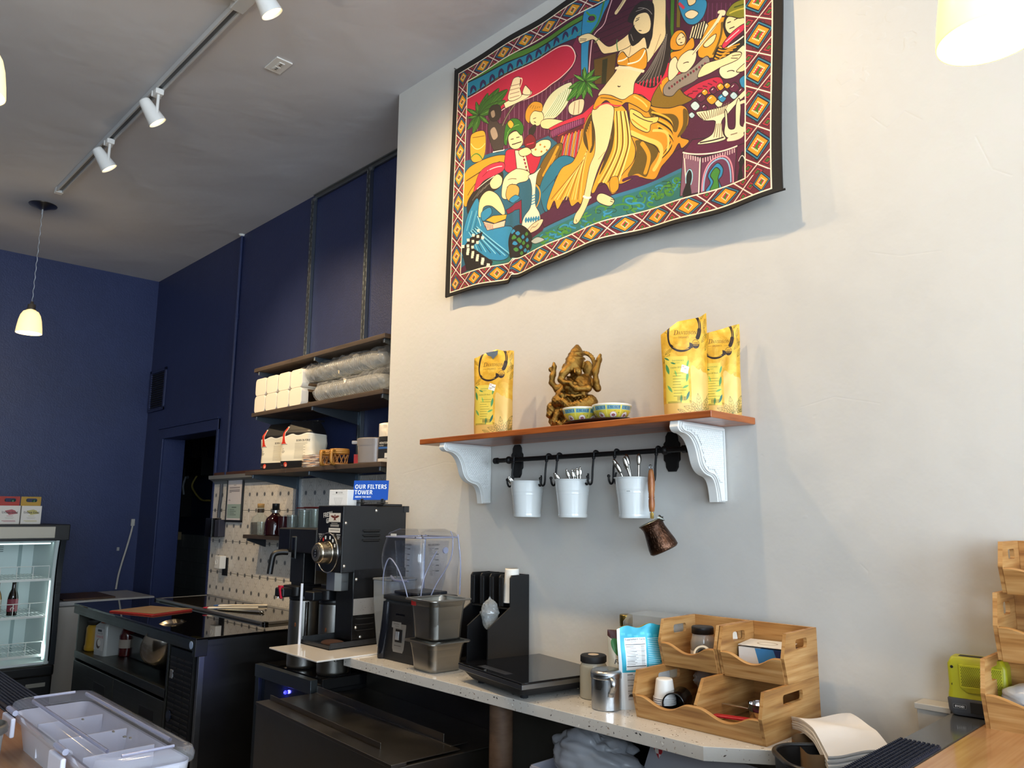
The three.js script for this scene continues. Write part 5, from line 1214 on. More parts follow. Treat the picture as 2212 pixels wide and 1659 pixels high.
{ // hammered copper coffee pot hanging by its wooden handle
  const t = thing('coffee_pot', 'hammered copper coffee pot hanging by a turned wooden handle', 'coffee pot', [-1.443, 1.55, 0.114]);
  const wood = woodTex([0x7a4420, 0xa8683a, 0xc08550], 333, 0.06, 256);
  part(t, 'handle', metric(lathe([[0, 0.036], [0.004, 0.036], [0.0075, 0.03], [0.0105, 0.01], [0.0115, -0.01], [0.0105, -0.03], [0.0085, -0.042], [0.0095, -0.045], [0.0085, -0.048], [0.01, -0.051], [0.0085, -0.055], [0.0098, -0.062], [0.0098, -0.08], [0.0075, -0.096], [0, -0.096]], 24), true), M(0xffffff, 0.42, 0, { map: wood }), 'turned wooden handle');
  part(t, 'hanging_ring', at(new THREE.TorusGeometry(0.008, 0.0016, 8, 20), 0, 0.041, 0.002, 0, PI / 2), MT.galv);
  part(t, 'ferrule', merge([rod([0, -0.094, 0], [0, -0.118, 0.0], 0.0028), rod([-0.005, -0.1, 0], [-0.005, -0.116, 0], 0.0018), rod([0.005, -0.1, 0], [0.005, -0.116, 0], 0.0018)].map(plain)), M(0xa88a4a, 0.35, 1));
  const hammer = (() => { const R = rng(9), [c, g] = canvas(512, 256); g.fillStyle = '#777'; g.fillRect(0, 0, 512, 256); for (let r = 0; r < 14; r++) for (let k = 0; k < 34; k++) { g.fillStyle = `rgba(${R() < 0.5 ? '40,40,40' : '200,200,200'},.5)`; g.beginPath(); g.ellipse(k * 15 + (r % 2) * 7 + R() * 4, r * 19 + R() * 5, 6, 7, 0, 0, 7); g.fill(); } return tex(c, false, [1, 1]); })();
  const patina = (() => { const a = fractal(256, 5, 5, 19); return dataTex(256, (i) => ramp((a[i] - 0.5) * 1.6 + 0.5, hex(0x3a2a22), hex(0x5e4335), hex(0x7d6653)), true, [1, 1]); })();
  const axis = V(0.36, -1, -0.30).normalize(), q = new THREE.Quaternion().setFromUnitVectors(V(0, -1, 0), axis), put = (g) => g.applyQuaternion(q).translate(0.006, -0.135, 0.008);
  const body = part(t, 'body', put(lathe([[0, -0.086], [0.04, -0.086], [0.0455, -0.081], [0.0445, -0.066], [0.039, -0.04], [0.0345, -0.016], [0.0345, -0.006], [0.0385, 0.004], [0.0415, 0.008]], 48)), M(0xffffff, 0.36, 1, { map: patina, bumpMap: hammer, bumpScale: 0.003 }), 'dark hammered copper body');
  part(body, 'tinned_inside', put(lathe([[0.0415, 0.008], [0.041, 0.0095], [0.0395, 0.008], [0.0365, 0.004], [0.0325, -0.008], [0.0335, -0.02], [0.038, -0.05], [0.043, -0.076], [0, -0.08]], 48)), M(0x9aa09a, 0.35, 1));
  part(body, 'pouring_lip', put(at(new THREE.ConeGeometry(0.011, 0.022, 12, 1, true), 0.042, 0.003, 0.0, 0, 0, -2.2)), M(0x8b8f88, 0.35, 1));
}
// ---------------------------------------------------------------- quartz counter and what stands on it
const CT = 0.91;
const quartz = (() => {
  const [c, g] = canvas(1024, 1024), R = rng(21), n = fractal(512, 6, 5, 22);
  const im = g.createImageData(1024, 1024); for (let y = 0; y < 1024; y++) for (let x = 0; x < 1024; x++) { const v = (n[(y & 511) * 512 + (x & 511)] - 0.5) * 16, k = (y * 1024 + x) * 4; im.data[k] = 216 + v; im.data[k + 1] = 211 + v; im.data[k + 2] = 203 + v; im.data[k + 3] = 255; } g.putImageData(im, 0, 0);
  for (let k = 0; k < 1500; k++) { const big = R() < 0.25, s = big ? 3 + R() * 7 : 1 + R() * 3.4; g.fillStyle = ['rgba(70,60,54,.85)', 'rgba(128,100,78,.7)', 'rgba(40,38,40,.85)', 'rgba(250,248,242,.9)', 'rgba(150,132,112,.6)'][R() * 5 | 0]; g.save(); g.translate(R() * 1024, R() * 1024); g.rotate(R() * 6.3); g.beginPath(); g.moveTo(-s, -s * 0.2); g.lineTo(s * 0.3, -s * 0.45); g.lineTo(s, s * 0.15); g.lineTo(-s * 0.2, s * 0.4); g.fill(); g.restore(); }
  return tex(c, true, [1.9, 1.9]);
})();
{
  const s = shapeOf([[-2.62, -0.45], [-1.07, -0.45], [-0.94, -0.355], [-0.94, -0.002], [-3.02, -0.002], [-3.02, -0.1]]);
  const t = thing('quartz_counter', 'narrow speckled quartz counter along the grey wall on a wooden leg', 'counter', [0, CT, 0]);
  part(t, 'slab', metric(ext(s, 0.03, 0.0012).rotateX(-PI / 2).translate(0, -0.0312, 0)), M(0xffffff, 0.22, 0, { map: quartz, roughnessMap: smudgeR(0.14, 0.3, [1, 1]) }));
  part(t, 'leg', cyl(0.036, 0.036, CT - 0.034, -1.812, -0.032 - (CT - 0.034) / 2, 0.40, 28), M(0x7d6a5c, 0.55, 0, { map: woodTex([0xb09a88, 0xc9b5a2, 0xd8c8b6], 401, 0.3, 256) }), 'round wooden post');
  part(t, 'support_cleat', bb(-3.0, -1.0, -0.075, -0.032, 0.004, 0.045, 0.002), M(0x3a332d, 0.7));
}
{ // induction hob
  const t = thing('induction_hob', 'black portable induction hob with a silver edge on the quartz counter', 'hob', [-1.796, CT, 0.285], -10.5 * D2R);
  part(t, 'glass_top', bx(0.366, 0.006, 0.325, 0, 0.0535, 0, 0.002), M(0x0e0e11, 0.1, 0, { roughnessMap: T.glossR }));
  part(t, 'silver_edge', bx(0.364, 0.014, 0.323, 0, 0.0435, 0, 0.002), M(0x8c8f92, 0.35, 1));
  part(t, 'housing', loft([ring(0.30, 0.27, 0.02, 0.012, 4), ring(0.318, 0.285, 0.02, 0.02, 4), ring(0.346, 0.308, 0.012, 0.037, 4)], true, true, true), MT.blackMatte);
  part(t, 'control_strip', bx(0.16, 0.0008, 0.03, -0.02, 0.057, 0.125, 0), M(0x2c2c30, 0.25));
  for (const [x, z] of [[-0.12, 0.11], [0.12, 0.11], [-0.12, -0.11], [0.12, -0.11]]) part(t, 'foot', cyl(0.011, 0.012, 0.013, x, 0.0065, z, 18), MT.rubber);
}
// steel gastronorm pans
const panSteel = M(0x9d9a93, 1, 1, { roughnessMap: dataTex(512, (i) => grey(0.34 + (fine[i] - 0.5) * 0.08), false, [4, 4]) });
function pan(pos, ry, h, label, red) {
  const t = thing('steel_pan', label, 'pan', pos, ry, 'steel pans stacked on the counter'), s = 0.152;
  part(t, 'tub', loft([ring(s, s, 0.02, h, 8), ring(s * 0.985, s * 0.985, 0.026, h - 0.006, 8), ring(s * 0.96, s * 0.96, 0.028, h - 0.02, 8), ring(s * 0.93, s * 0.93, 0.028, h - 0.024, 8), ring(s * 0.85, s * 0.85, 0.026, 0.012, 8), ring(s * 0.82, s * 0.82, 0.022, 0.003, 8), ring(s * 0.72, s * 0.72, 0.016, 0, 8), ring(0.002, 0.002, 0.0005, 0, 8)].reverse(), true), panSteel);
  part(t, 'inside', loft([ring(s * 0.985, s * 0.985, 0.02, h - 0.001, 8), ring(s * 0.95, s * 0.95, 0.026, h - 0.02, 8), ring(s * 0.83, s * 0.83, 0.024, 0.014, 8), ring(s * 0.7, s * 0.7, 0.016, 0.004, 8), ring(0.002, 0.002, 0.0005, 0.004, 8)], true), panSteel);
  const o = rrect(s + 0.026, s + 0.026, 0.024); o.holes.push(new THREE.Path(rrect(s - 0.003, s - 0.003, 0.018).getPoints(8)));
  part(t, 'rim', ext(o, 0.0025, 0.0012, 8).rotateX(PI / 2).translate(0, h + 0.001, 0), panSteel);
  if (red) part(t, 'red_label', bx(0.028, 0.016, 0.001, -0.045, h - 0.014, s * 0.487, 0), M(0xb3231f, 0.5));
  return t;
}
pan([-2.198, CT, 0.345], -4 * D2R, 0.098, 'shallow steel pan under a deeper pan on the quartz counter'); pan([-2.2, CT + 0.1, 0.342], -3 * D2R, 0.138, 'deep steel pan with a red label nested in a shallow pan', true);
{ // blender with clear sound enclosure
  const t = thing('blender', 'black countertop blender under a clear sound enclosure', 'blender', [-2.415, CT, 0.255]);
  const bodyM = M(0x121316, 0.3, 0, { bumpMap: T.plasticB, bumpScale: 0.0004 });
  part(t, 'base', loft([ring(0.25, 0.22, 0.02, 0, 6), ring(0.248, 0.218, 0.02, 0.03, 6), ring(0.225, 0.205, 0.022, 0.12, 6), ring(0.215, 0.2, 0.022, 0.20, 6), ring(0.205, 0.19, 0.02, 0.212, 6)], true, true, true), bodyM);
  part(t, 'seat_collar', loft([ring(0.205, 0.19, 0.02, 0.212, 6), ring(0.218, 0.205, 0.02, 0.214, 6), ring(0.218, 0.205, 0.02, 0.228, 6), ring(0.2, 0.19, 0.02, 0.23, 6)], true, false, true), bodyM);
  const slope = Math.atan2(0.0125, 0.17);
  part(t, 'front_column', tube([[-0.088, 0.004, 0.106], [-0.086, 0.03, 0.107], [-0.078, 0.12, 0.1], [-0.076, 0.205, 0.094]], 0.0185, 24, 16), M(0x1b1d24, 0.12, 0.3));
  const plate = part(t, 'control_plate', at(ext(shapeOf([[-0.034, 0], [-0.028, -0.012], [0.028, -0.012], [0.034, 0], [0.044, 0.158], [-0.044, 0.158]]), 0.003, 0.001), 0.012, 0.045, 0.1045, -slope), M(0x9b9a97, 0.42, 0.6));
  part(plate, 'display', at(bx(0.056, 0.03, 0.002, 0, 0.13, 0.0045, 0.001), 0.012, 0.045, 0.1045, -slope), M(0x0a0a0c, 0.15));
  const sw = part(plate, 'rocker_switch', at(bx(0.042, 0.046, 0.004, 0, 0.045, 0.004, 0.002), 0.012, 0.045, 0.1045, -slope), MT.black); part(t, 'switch_bezel', at(bx(0.02, 0.03, 0.003, -0.006, 0.045, 0.007, 0.001), 0.012, 0.045, 0.1045, -slope), M(0xc8c8c8, 0.25, 0.6));
  const [c, g] = canvas(256, 96); g.fillStyle = '#9b9a97'; g.fillRect(0, 0, 256, 96); g.fillStyle = '#4b4b4b'; g.font = '44px sans-serif'; g.textAlign = 'center'; g.fillText('blendtec.', 128, 46); g.font = 'bold 16px sans-serif'; g.fillText('CONNOISSEUR', 138, 74);
  part(plate, 'printed_name', at(new THREE.PlaneGeometry(0.056, 0.021), 0.012, 0.045 + 0.085, 0.1045 + 0.012, -slope), M(0xffffff, 0.42, 0.5, { map: tex(c) }));
  part(plate, 'printed_line', at(new THREE.BoxGeometry(0.04, 0.003, 0.0006), 0.012, 0.056, 0.1105, -slope), M(0x55555a, 0.5));
  const clear = M(0xf2f4f8, 0.06, 0, { transmission: 1, thickness: 0, ior: 1.5 }), edge = M(0xb9bed6, 0.12, 0, { transmission: 0.55, thickness: 0 });
  // enclosure: rounded hood, front bellied outwards
  const hood = []; for (let j = 0; j <= 16; j++) { const v = j / 16, y = 0.226 + v * 0.25, belly = 0.012 * Math.sin(Math.min(1, Math.max(0, (v - 0.25) / 0.6)) * PI), top = Math.max(0, (v - 0.84) / 0.16), ins = 0.035 * (1 - Math.sqrt(Math.max(0, 1 - top * top))); hood.push(ring(0.222 + belly * 1.6 - ins * 2, 0.205 + belly - ins * 2, 0.03, y, 6, 0, belly * 0.5)); }
  const en = part(t, 'sound_enclosure', loft(hood, true, false, true), clear, 'clear plastic sound enclosure');
  part(en, 'hood_edge', [tube(hood[14].map((p) => p), 0.003, 90, 6, true), tube([[0.108, 0.23, 0.04], [0.109, 0.28, 0.01], [0.111, 0.33, -0.03], [0.113, 0.38, -0.055], [0.112, 0.44, -0.06], [0.098, 0.468, -0.06]], 0.0024, 40, 6), tube([[0.109, 0.23, 0.085], [0.114, 0.3, 0.075], [0.117, 0.36, 0.045], [0.117, 0.395, 0.02]], 0.0024, 40, 6), tube([[-0.104, 0.23, 0.1], [-0.085, 0.31, 0.113], [-0.05, 0.365, 0.116], [0.0, 0.34, 0.117], [0.045, 0.28, 0.114], [0.062, 0.228, 0.106]], 0.0024, 50, 6), tube([[-0.11, 0.232, -0.1], [-0.112, 0.35, -0.1], [-0.1, 0.45, -0.095]], 0.003, 24, 6), tube([[0.11, 0.232, -0.1], [0.112, 0.35, -0.1], [0.1, 0.455, -0.095]], 0.003, 24, 6)], edge);
  part(en, 'hinge_button', at(cyl(0.012, 0.012, 0.006, 0, 0, 0, 20).rotateZ(PI / 2), 0.118, 0.398, -0.02), edge);
  part(en, 'warning_sticker', bx(0.036, 0.009, 0.001, -0.05, 0.452, 0.098, 0), M(0xe6e4dc, 0.5));
  // square jar inside, printed scales
  const jar = part(t, 'blending_jar', loft([ring(0.12, 0.12, 0.016, 0.236, 5), ring(0.14, 0.14, 0.018, 0.29, 5), ring(0.158, 0.158, 0.018, 0.43, 5)], true, true, false), clear, 'clear square jar with printed scales');
  part(jar, 'jar_base', bx(0.15, 0.012, 0.14, 0, 0.238, 0, 0.004), M(0x202228, 0.4)); part(jar, 'wave_ridge', tube([[-0.09, 0.295, 0.075], [-0.05, 0.285, 0.086], [0, 0.284, 0.088], [0.03, 0.286, 0.085]], 0.005, 24, 8), edge);
  const [c2, g2] = canvas(128, 256); g2.clearRect(0, 0, 128, 256); g2.fillStyle = '#3c3c44'; g2.font = 'bold 20px sans-serif'; g2.fillText('WILDSIDE+', 8, 22); for (let k = 0; k < 20; k++) { g2.fillRect(20, 40 + k * 10, k % 4 ? 24 : 40, 2); if (k % 4 === 0) g2.fillRect(70, 42 + k * 10, 30, 5); g2.fillRect(64, 40 + k * 10, 1, 8); }
  const scaleM = M(0xffffff, 0.5, 0, { map: tex(c2), transparent: true, alphaTest: 0.4 });
  part(jar, 'printed_scale', at(new THREE.PlaneGeometry(0.07, 0.13), 0.01, 0.36, 0.0795, -0.06), scaleM); part(jar, 'printed_scale', at(new THREE.PlaneGeometry(0.07, 0.13).rotateY(PI / 2), 0.0795, 0.36, 0.0, 0, 0, 0.06), scaleM);
}
{ // cup and lid organiser
  const t = thing('cup_organizer', 'tall black cup and lid organizer standing against the grey wall', 'organizer', [-2.19, CT, 0.012]);
  const bk = M(0x0d0e11, 0.45, 0, { bumpMap: T.plasticB, bumpScale: 0.0003 }), side = shapeOf([[0, 0], [0.2, 0], [0.2, 0.135], [0.092, 0.2], [0.092, 0.302], [0.084, 0.312], [0, 0.312]]), up = shapeOf([[0, 0.19], [0.092, 0.2], [0.092, 0.302], [0.084, 0.312], [0, 0.312]]);
  const pl = (s, x) => ext(s, 0.005, 0.0006).rotateY(-PI / 2).translate(x, 0, 0);
  part(t, 'side_panel', pl(side, 0.11), bk); part(t, 'side_panel', pl(side, -0.105), bk); part(t, 'divider', pl(side, 0.0), bk);
  part(t, 'divider', pl(up, 0.052), bk); part(t, 'divider', pl(up, -0.052), bk);
  part(t, 'back_panel', bb(-0.11, 0.11, 0, 0.312, -0.004, 0, 0.001), bk); part(t, 'shelf', bb(-0.11, 0.11, 0.19, 0.195, 0, 0.09, 0.001), bk); part(t, 'floor_panel', bb(-0.11, 0.11, 0, 0.005, 0, 0.2, 0.001), bk);
  for (const x of [-0.08, -0.027, 0.027, 0.08]) part(t, 'front_lip', bb(x - 0.026, x - 0.012, 0.2, 0.302, 0.086, 0.091, 0.001), bk);
  const cupM = M(0xe9e7e1, 0.55), cup = part(scene, 'paper_cup', lathe([[0.0, 0.118], [0.026, 0.118], [0.03, 0.122], [0.0305, 0.116], [0.039, 0.004], [0.0405, 0.004], [0.0405, 0], [0.038, 0], [0.029, 0.11], [0, 0.11]], 36), cupM); cup.position.set(-2.117, CT + 0.212, 0.062); cup.scale.set(0.85, 1, 0.85); tag(cup, 'white paper cup upside down in the black organizer', 'cup');
  const lids = []; for (let k = 0; k < 9; k++) lids.push(lathe([[0, 0.012], [0.03, 0.012], [0.034, 0.008], [0.042, 0.007], [0.0435, 0.003], [0.0425, 0], [0, 0.001]], 32));
  lids.forEach((g, k) => { const m = part(scene, 'plastic_cover', g, M(0x0b0b0d, 0.22)); m.position.set(-2.135, CT + 0.006 + k * 0.0122, 0.105); m.rotation.y = k; tag(m, 'black plastic cup cover in the stack inside the organizer', 'cup cover', 'black cup covers stacked in the organizer'); });
  const card = part(scene, 'cardboard_sleeve', bx(0.004, 0.15, 0.11, 0, 0.075, 0, 0.001), M(0x9a7a52, 0.8)); card.position.set(-2.2, CT + 0.006, 0.12); card.rotation.y = 0.12; tag(card, 'brown cardboard sheet beside the black cup lids', 'cardboard');
  const bag = part(scene, 'plastic_wrap', (() => { const n = fractal(64, 4, 4, 55), g = new THREE.SphereGeometry(0.03, 40, 30), p = g.attributes.position; for (let i = 0; i < p.count; i++) { const k = 0.72 + n[(i * 7) % 4096] * 0.7; p.setXYZ(i, p.getX(i) * k * 1.0, p.getY(i) * k * 1.7, p.getZ(i) * k); } g.computeVertexNormals(); return g; })(), M(0xeef2f4, 0.08, 0, { transmission: 0.8, thickness: 0 })); bag.position.set(-2.14, CT + 0.175, 0.15); tag(bag, 'crumpled clear plastic wrap sticking out of the organizer', 'plastic wrap');
}
{ // dredge shaker and lidded jar
  const t = thing('metal_shaker', 'dented aluminium shaker with a side handle on the quartz counter', 'shaker', [-1.452, CT, 0.335]);
  const al = M(0xb5b8bb, 1, 1, { roughnessMap: dataTex(256, (i) => grey(0.34 + (smudge[i % 65536] - 0.5) * 0.5), false, [3, 3]) });
  part(t, 'body', lathe([[0, 0], [0.04, 0], [0.0425, 0.003], [0.0425, 0.082], [0.0415, 0.083]], 44), al); part(t, 'screw_lid', lathe([[0.0415, 0.082], [0.044, 0.083], [0.0435, 0.086], [0.0445, 0.089], [0.0435, 0.092], [0.0445, 0.095], [0.0435, 0.099], [0.04, 0.104], [0.03, 0.107], [0, 0.108]], 44), al);
  part(t, 'handle', tube([[0.04, 0.088, 0], [0.06, 0.088, 0], [0.068, 0.075, 0], [0.06, 0.058, 0], [0.046, 0.05, 0], [0.042, 0.04, 0]], 0.0055, 30, 8).scale(1, 1, 1.6), al);
  t.rotation.y = -0.6;
}
{
  const t = thing('spice_jar', 'glass jar with a black lid behind the aluminium shaker', 'jar', [-1.56, CT, 0.262]);
  part(t, 'glass_body', lathe([[0, 0], [0.038, 0], [0.041, 0.004], [0.041, 0.088], [0.036, 0.098], [0.035, 0.104]], 40), M(0xd9d2bd, 0.12, 0, { transmission: 0.45, thickness: 0 }));
  part(t, 'contents', lathe([[0, 0.003], [0.037, 0.003], [0.038, 0.07], [0, 0.072]], 32), M(0x8f8260, 0.9)); part(t, 'lid', lathe([[0.0, 0.122], [0.036, 0.122], [0.039, 0.119], [0.039, 0.103], [0.035, 0.1], [0, 0.1]], 40), MT.blackMatte); part(t, 'lid_sticker', cyl(0.016, 0.016, 0.0008, 0, 0.1225, 0, 20), M(0xc9b59c, 0.7));
}
function carton(n, W, H, draw) { const [c, g] = canvas(W, H); draw(g, W, H); return tex(c); }
const blueTex = carton(0, 384, 768, (g, W, H) => {
  g.fillStyle = '#dde2e4'; g.fillRect(0, 0, W, H); g.fillStyle = '#2fa3bd'; g.fillRect(18, 0, W, 430); g.fillStyle = '#49b6cb'; for (let k = 0; k < 8; k++) g.fillRect(24 + k * 46, 60 + (k % 3) * 14, 30, 24);
  g.fillStyle = '#e9ecec'; g.fillRect(46, 110, 150, 300); g.fillStyle = '#151515'; g.font = 'bold 24px sans-serif'; g.fillText('Supplement Facts', 50, 134, 142); g.font = '13px sans-serif'; g.fillText('Serving Size 1 Scoop', 60, 152); g.fillRect(50, 170, 142, 6); g.fillRect(50, 372, 142, 7); for (let k = 0; k < 12; k++) { g.fillStyle = k % 3 ? '#888' : '#333'; g.fillRect(50, 186 + k * 15, 142, 1.5); g.fillRect(54, 191 + k * 15, 52 + (k * 17) % 30, 4); g.fillRect(160, 191 + k * 15, 24, 4); }
  g.fillStyle = '#d9eef2'; for (let k = 0; k < 17; k++) g.fillRect(210, 120 + k * 17, k % 6 === 0 ? 150 : 90 + (k * 37) % 60, k % 6 === 0 ? 5 : 4);
  g.fillStyle = '#3a3a3a'; for (let k = 0; k < 24; k++) g.fillRect(52, 446 + k * 10, 40 + (k * 23) % 60, k % 5 === 0 ? 6 : 3); g.beginPath(); g.ellipse(76, 640, 18, 12, 0, 0, 7); g.fill(); g.font = 'bold 30px sans-serif'; g.fillText('U', 104, 652);
});
const cacaoTex = carton(1, 256, 512, (g, W, H) => {
  g.fillStyle = '#d8d0ba'; g.fillRect(0, 0, W, H); g.fillStyle = '#4a1f1c'; g.beginPath(); g.ellipse(60, 30, 70, 50, 0.3, 0, 7); g.fill(); g.fillStyle = '#2f7a34'; g.beginPath(); g.ellipse(60, 130, 34, 70, -0.4, 0, 7); g.fill(); g.beginPath(); g.ellipse(150, 400, 46, 70, 0.3, 0, 7); g.fill(); g.fillStyle = '#7d2420'; g.beginPath(); g.ellipse(110, 330, 46, 60, 0.2, 0, 7); g.fill();
  g.fillStyle = '#1c1c1c'; g.font = 'italic bold 42px sans-serif'; g.fillText('Fair Trade', 30, 240); g.font = 'italic bold 38px sans-serif'; g.fillText('Cacao Powder', -34, 290); g.fillStyle = '#8a8474'; for (let k = 0; k < 4; k++) g.fillRect(30, 305 + k * 9, 150, 3);
});
pouch('supplement_pouch', 'blue and white supplement pouch with a facts table beside the bamboo bins', [-1.385, CT, 0.245], 66 * D2R, 0.17, 0.222, 0.026, (u) => 1 + 0.02 * Math.sin(u * 7) + u * 0.02, blueTex, -0.02, 'pouches on the quartz counter');
pouch('cacao_pouch', 'cream cacao pouch with green leaves behind the blue pouch', [-1.452, CT, 0.24], 50 * D2R, 0.11, 0.205, 0.04, (u) => 0.97 - 0.02 * u, cacaoTex, -0.03, 'pouches on the quartz counter');
{
  const t = thing('syrup_bottle', 'clear glass bottle with a gold screw cap behind the pouches', 'bottle', [-1.545, CT, 0.12]);
  part(t, 'glass', lathe([[0, 0], [0.033, 0], [0.035, 0.004], [0.035, 0.11], [0.03, 0.14], [0.0185, 0.165], [0.0175, 0.205]], 36), M(0xf1f4f4, 0.04, 0, { transmission: 0.9, thickness: 0 })); part(t, 'liquid', lathe([[0, 0.004], [0.031, 0.004], [0.032, 0.1], [0, 0.1]], 30), M(0xcfc6b4, 0.3)); part(t, 'screw_cap', lathe([[0, 0.228], [0.019, 0.228], [0.0205, 0.225], [0.0205, 0.2], [0.0195, 0.198], [0.0205, 0.196], [0.0205, 0.193], [0, 0.193]], 32), M(0xb59a55, 0.25, 1));
  const p = part(scene, 'clear_container', [loft([ring(0.16, 0.11, 0.02, 0, 5), ring(0.175, 0.12, 0.022, 0.2, 5), ring(0.19, 0.13, 0.022, 0.202, 5), ring(0.19, 0.13, 0.022, 0.212, 5), ring(0.16, 0.11, 0.02, 0.236, 5)], true, true, true)], M(0xeef1f2, 0.06, 0, { transmission: 0.85, thickness: 0 })); p.position.set(-1.435, CT, 0.105); tag(p, 'clear plastic clamshell container behind the blue pouch', 'container');
  const pp = part(scene, 'paper_card', bx(0.12, 0.19, 0.003, 0, 0.095, 0, 0.001), M(0xdcd6d0, 0.7)); pp.position.set(-1.435, CT + 0.003, 0.178); tag(pp, 'pale paper sheet leaning on the clear container', 'paper');
}
// ---- bamboo bins
const bambooT = [woodTex([0x8d5f33, 0xa87740, 0xb98a52, 0xc59a63], 501, 0.34, 512, 34), woodTex([0x97683a, 0xb08048, 0xbf9159, 0xcaa06a], 502, 0.34, 512, 34)];
const bamboo = bambooT.map((t) => M(0xffffff, 0.5, 0, { map: t }));
// side profile (z, y) from back to front; front leans out, handle slot in each side
function bin(name, label, pos, w, d, h, cut, divider, mi = 0, group = 'bamboo storage bins') {
  const t = thing(name, label, 'storage bin', pos, 0, group), m = bamboo[mi], th = 0.009, fy = h * 0.52;
  const side = () => { const s = shapeOf([[0, 0], [d - 0.018, 0], [d, fy], [d - 0.018, h], [0, h]]); s.holes.push(new THREE.Path(rrect(d * 0.34, h * 0.2, h * 0.06, d * 0.48, h * 0.74).getPoints(5))); return s; };
  for (const x of [-w / 2 + th, w / 2]) part(t, 'side_panel', metric(ext(side(), th, 0).rotateY(-PI / 2)).translate(x, 0, 0), m);
  part(t, 'back_panel', metric(bb(-w / 2 + th, w / 2 - th, 0, h, 0, th, 0.001)), m); part(t, 'floor_panel', metric(bb(-w / 2 + th, w / 2 - th, 0, th * 0.8, th, d - 0.02, 0.001)), m);
  if (divider) part(t, 'divider', metric(ext(shapeOf([[th, th], [d - 0.028, th], [d - 0.012, fy], [d - 0.05, h], [th, h]]), th, 0).rotateY(-PI / 2)).translate(th / 2, 0, 0), m);
  // scalloped front, slanted
  const s = new THREE.Shape(), W = w - 2 * th, n = divider ? 2 : 1; s.moveTo(-W / 2, 0); s.lineTo(W / 2, 0); s.lineTo(W / 2, fy);
  for (let k = 0; k < n; k++) { const a = W / 2 - k * W / n, b = a - W / n; s.lineTo(a - 0.012, fy); s.bezierCurveTo(a - 0.04, fy, a - W / n * 0.3, fy - cut, (a + b) / 2, fy - cut); s.bezierCurveTo(b + W / n * 0.3, fy - cut, b + 0.04, fy, b + 0.012, fy); }
  s.lineTo(-W / 2, fy); s.closePath();
  part(t, 'front_panel', metric(ext(s, th, 0.0006, 20)).rotateX(Math.atan2(0.018, fy)).translate(0, 0, d - 0.018 - th), m);
  return t;
}
const BX = -1.1525;
bin('double_bin', 'wide two-section bamboo bin on the quartz counter under two smaller bins', [BX, CT, 0.056], 0.375, 0.308, 0.121, 0.024, true, 0);
bin('bamboo_bin', 'bamboo bin holding a coffee jar and a white scoop', [BX - 0.0945, CT + 0.1215, 0.056], 0.186, 0.186, 0.122, 0.024, false, 1); bin('bamboo_bin', 'bamboo bin holding a blue and white box beside the coffee jar bin', [BX + 0.0945, CT + 0.1215, 0.056], 0.186, 0.186, 0.122, 0.024, false, 0);
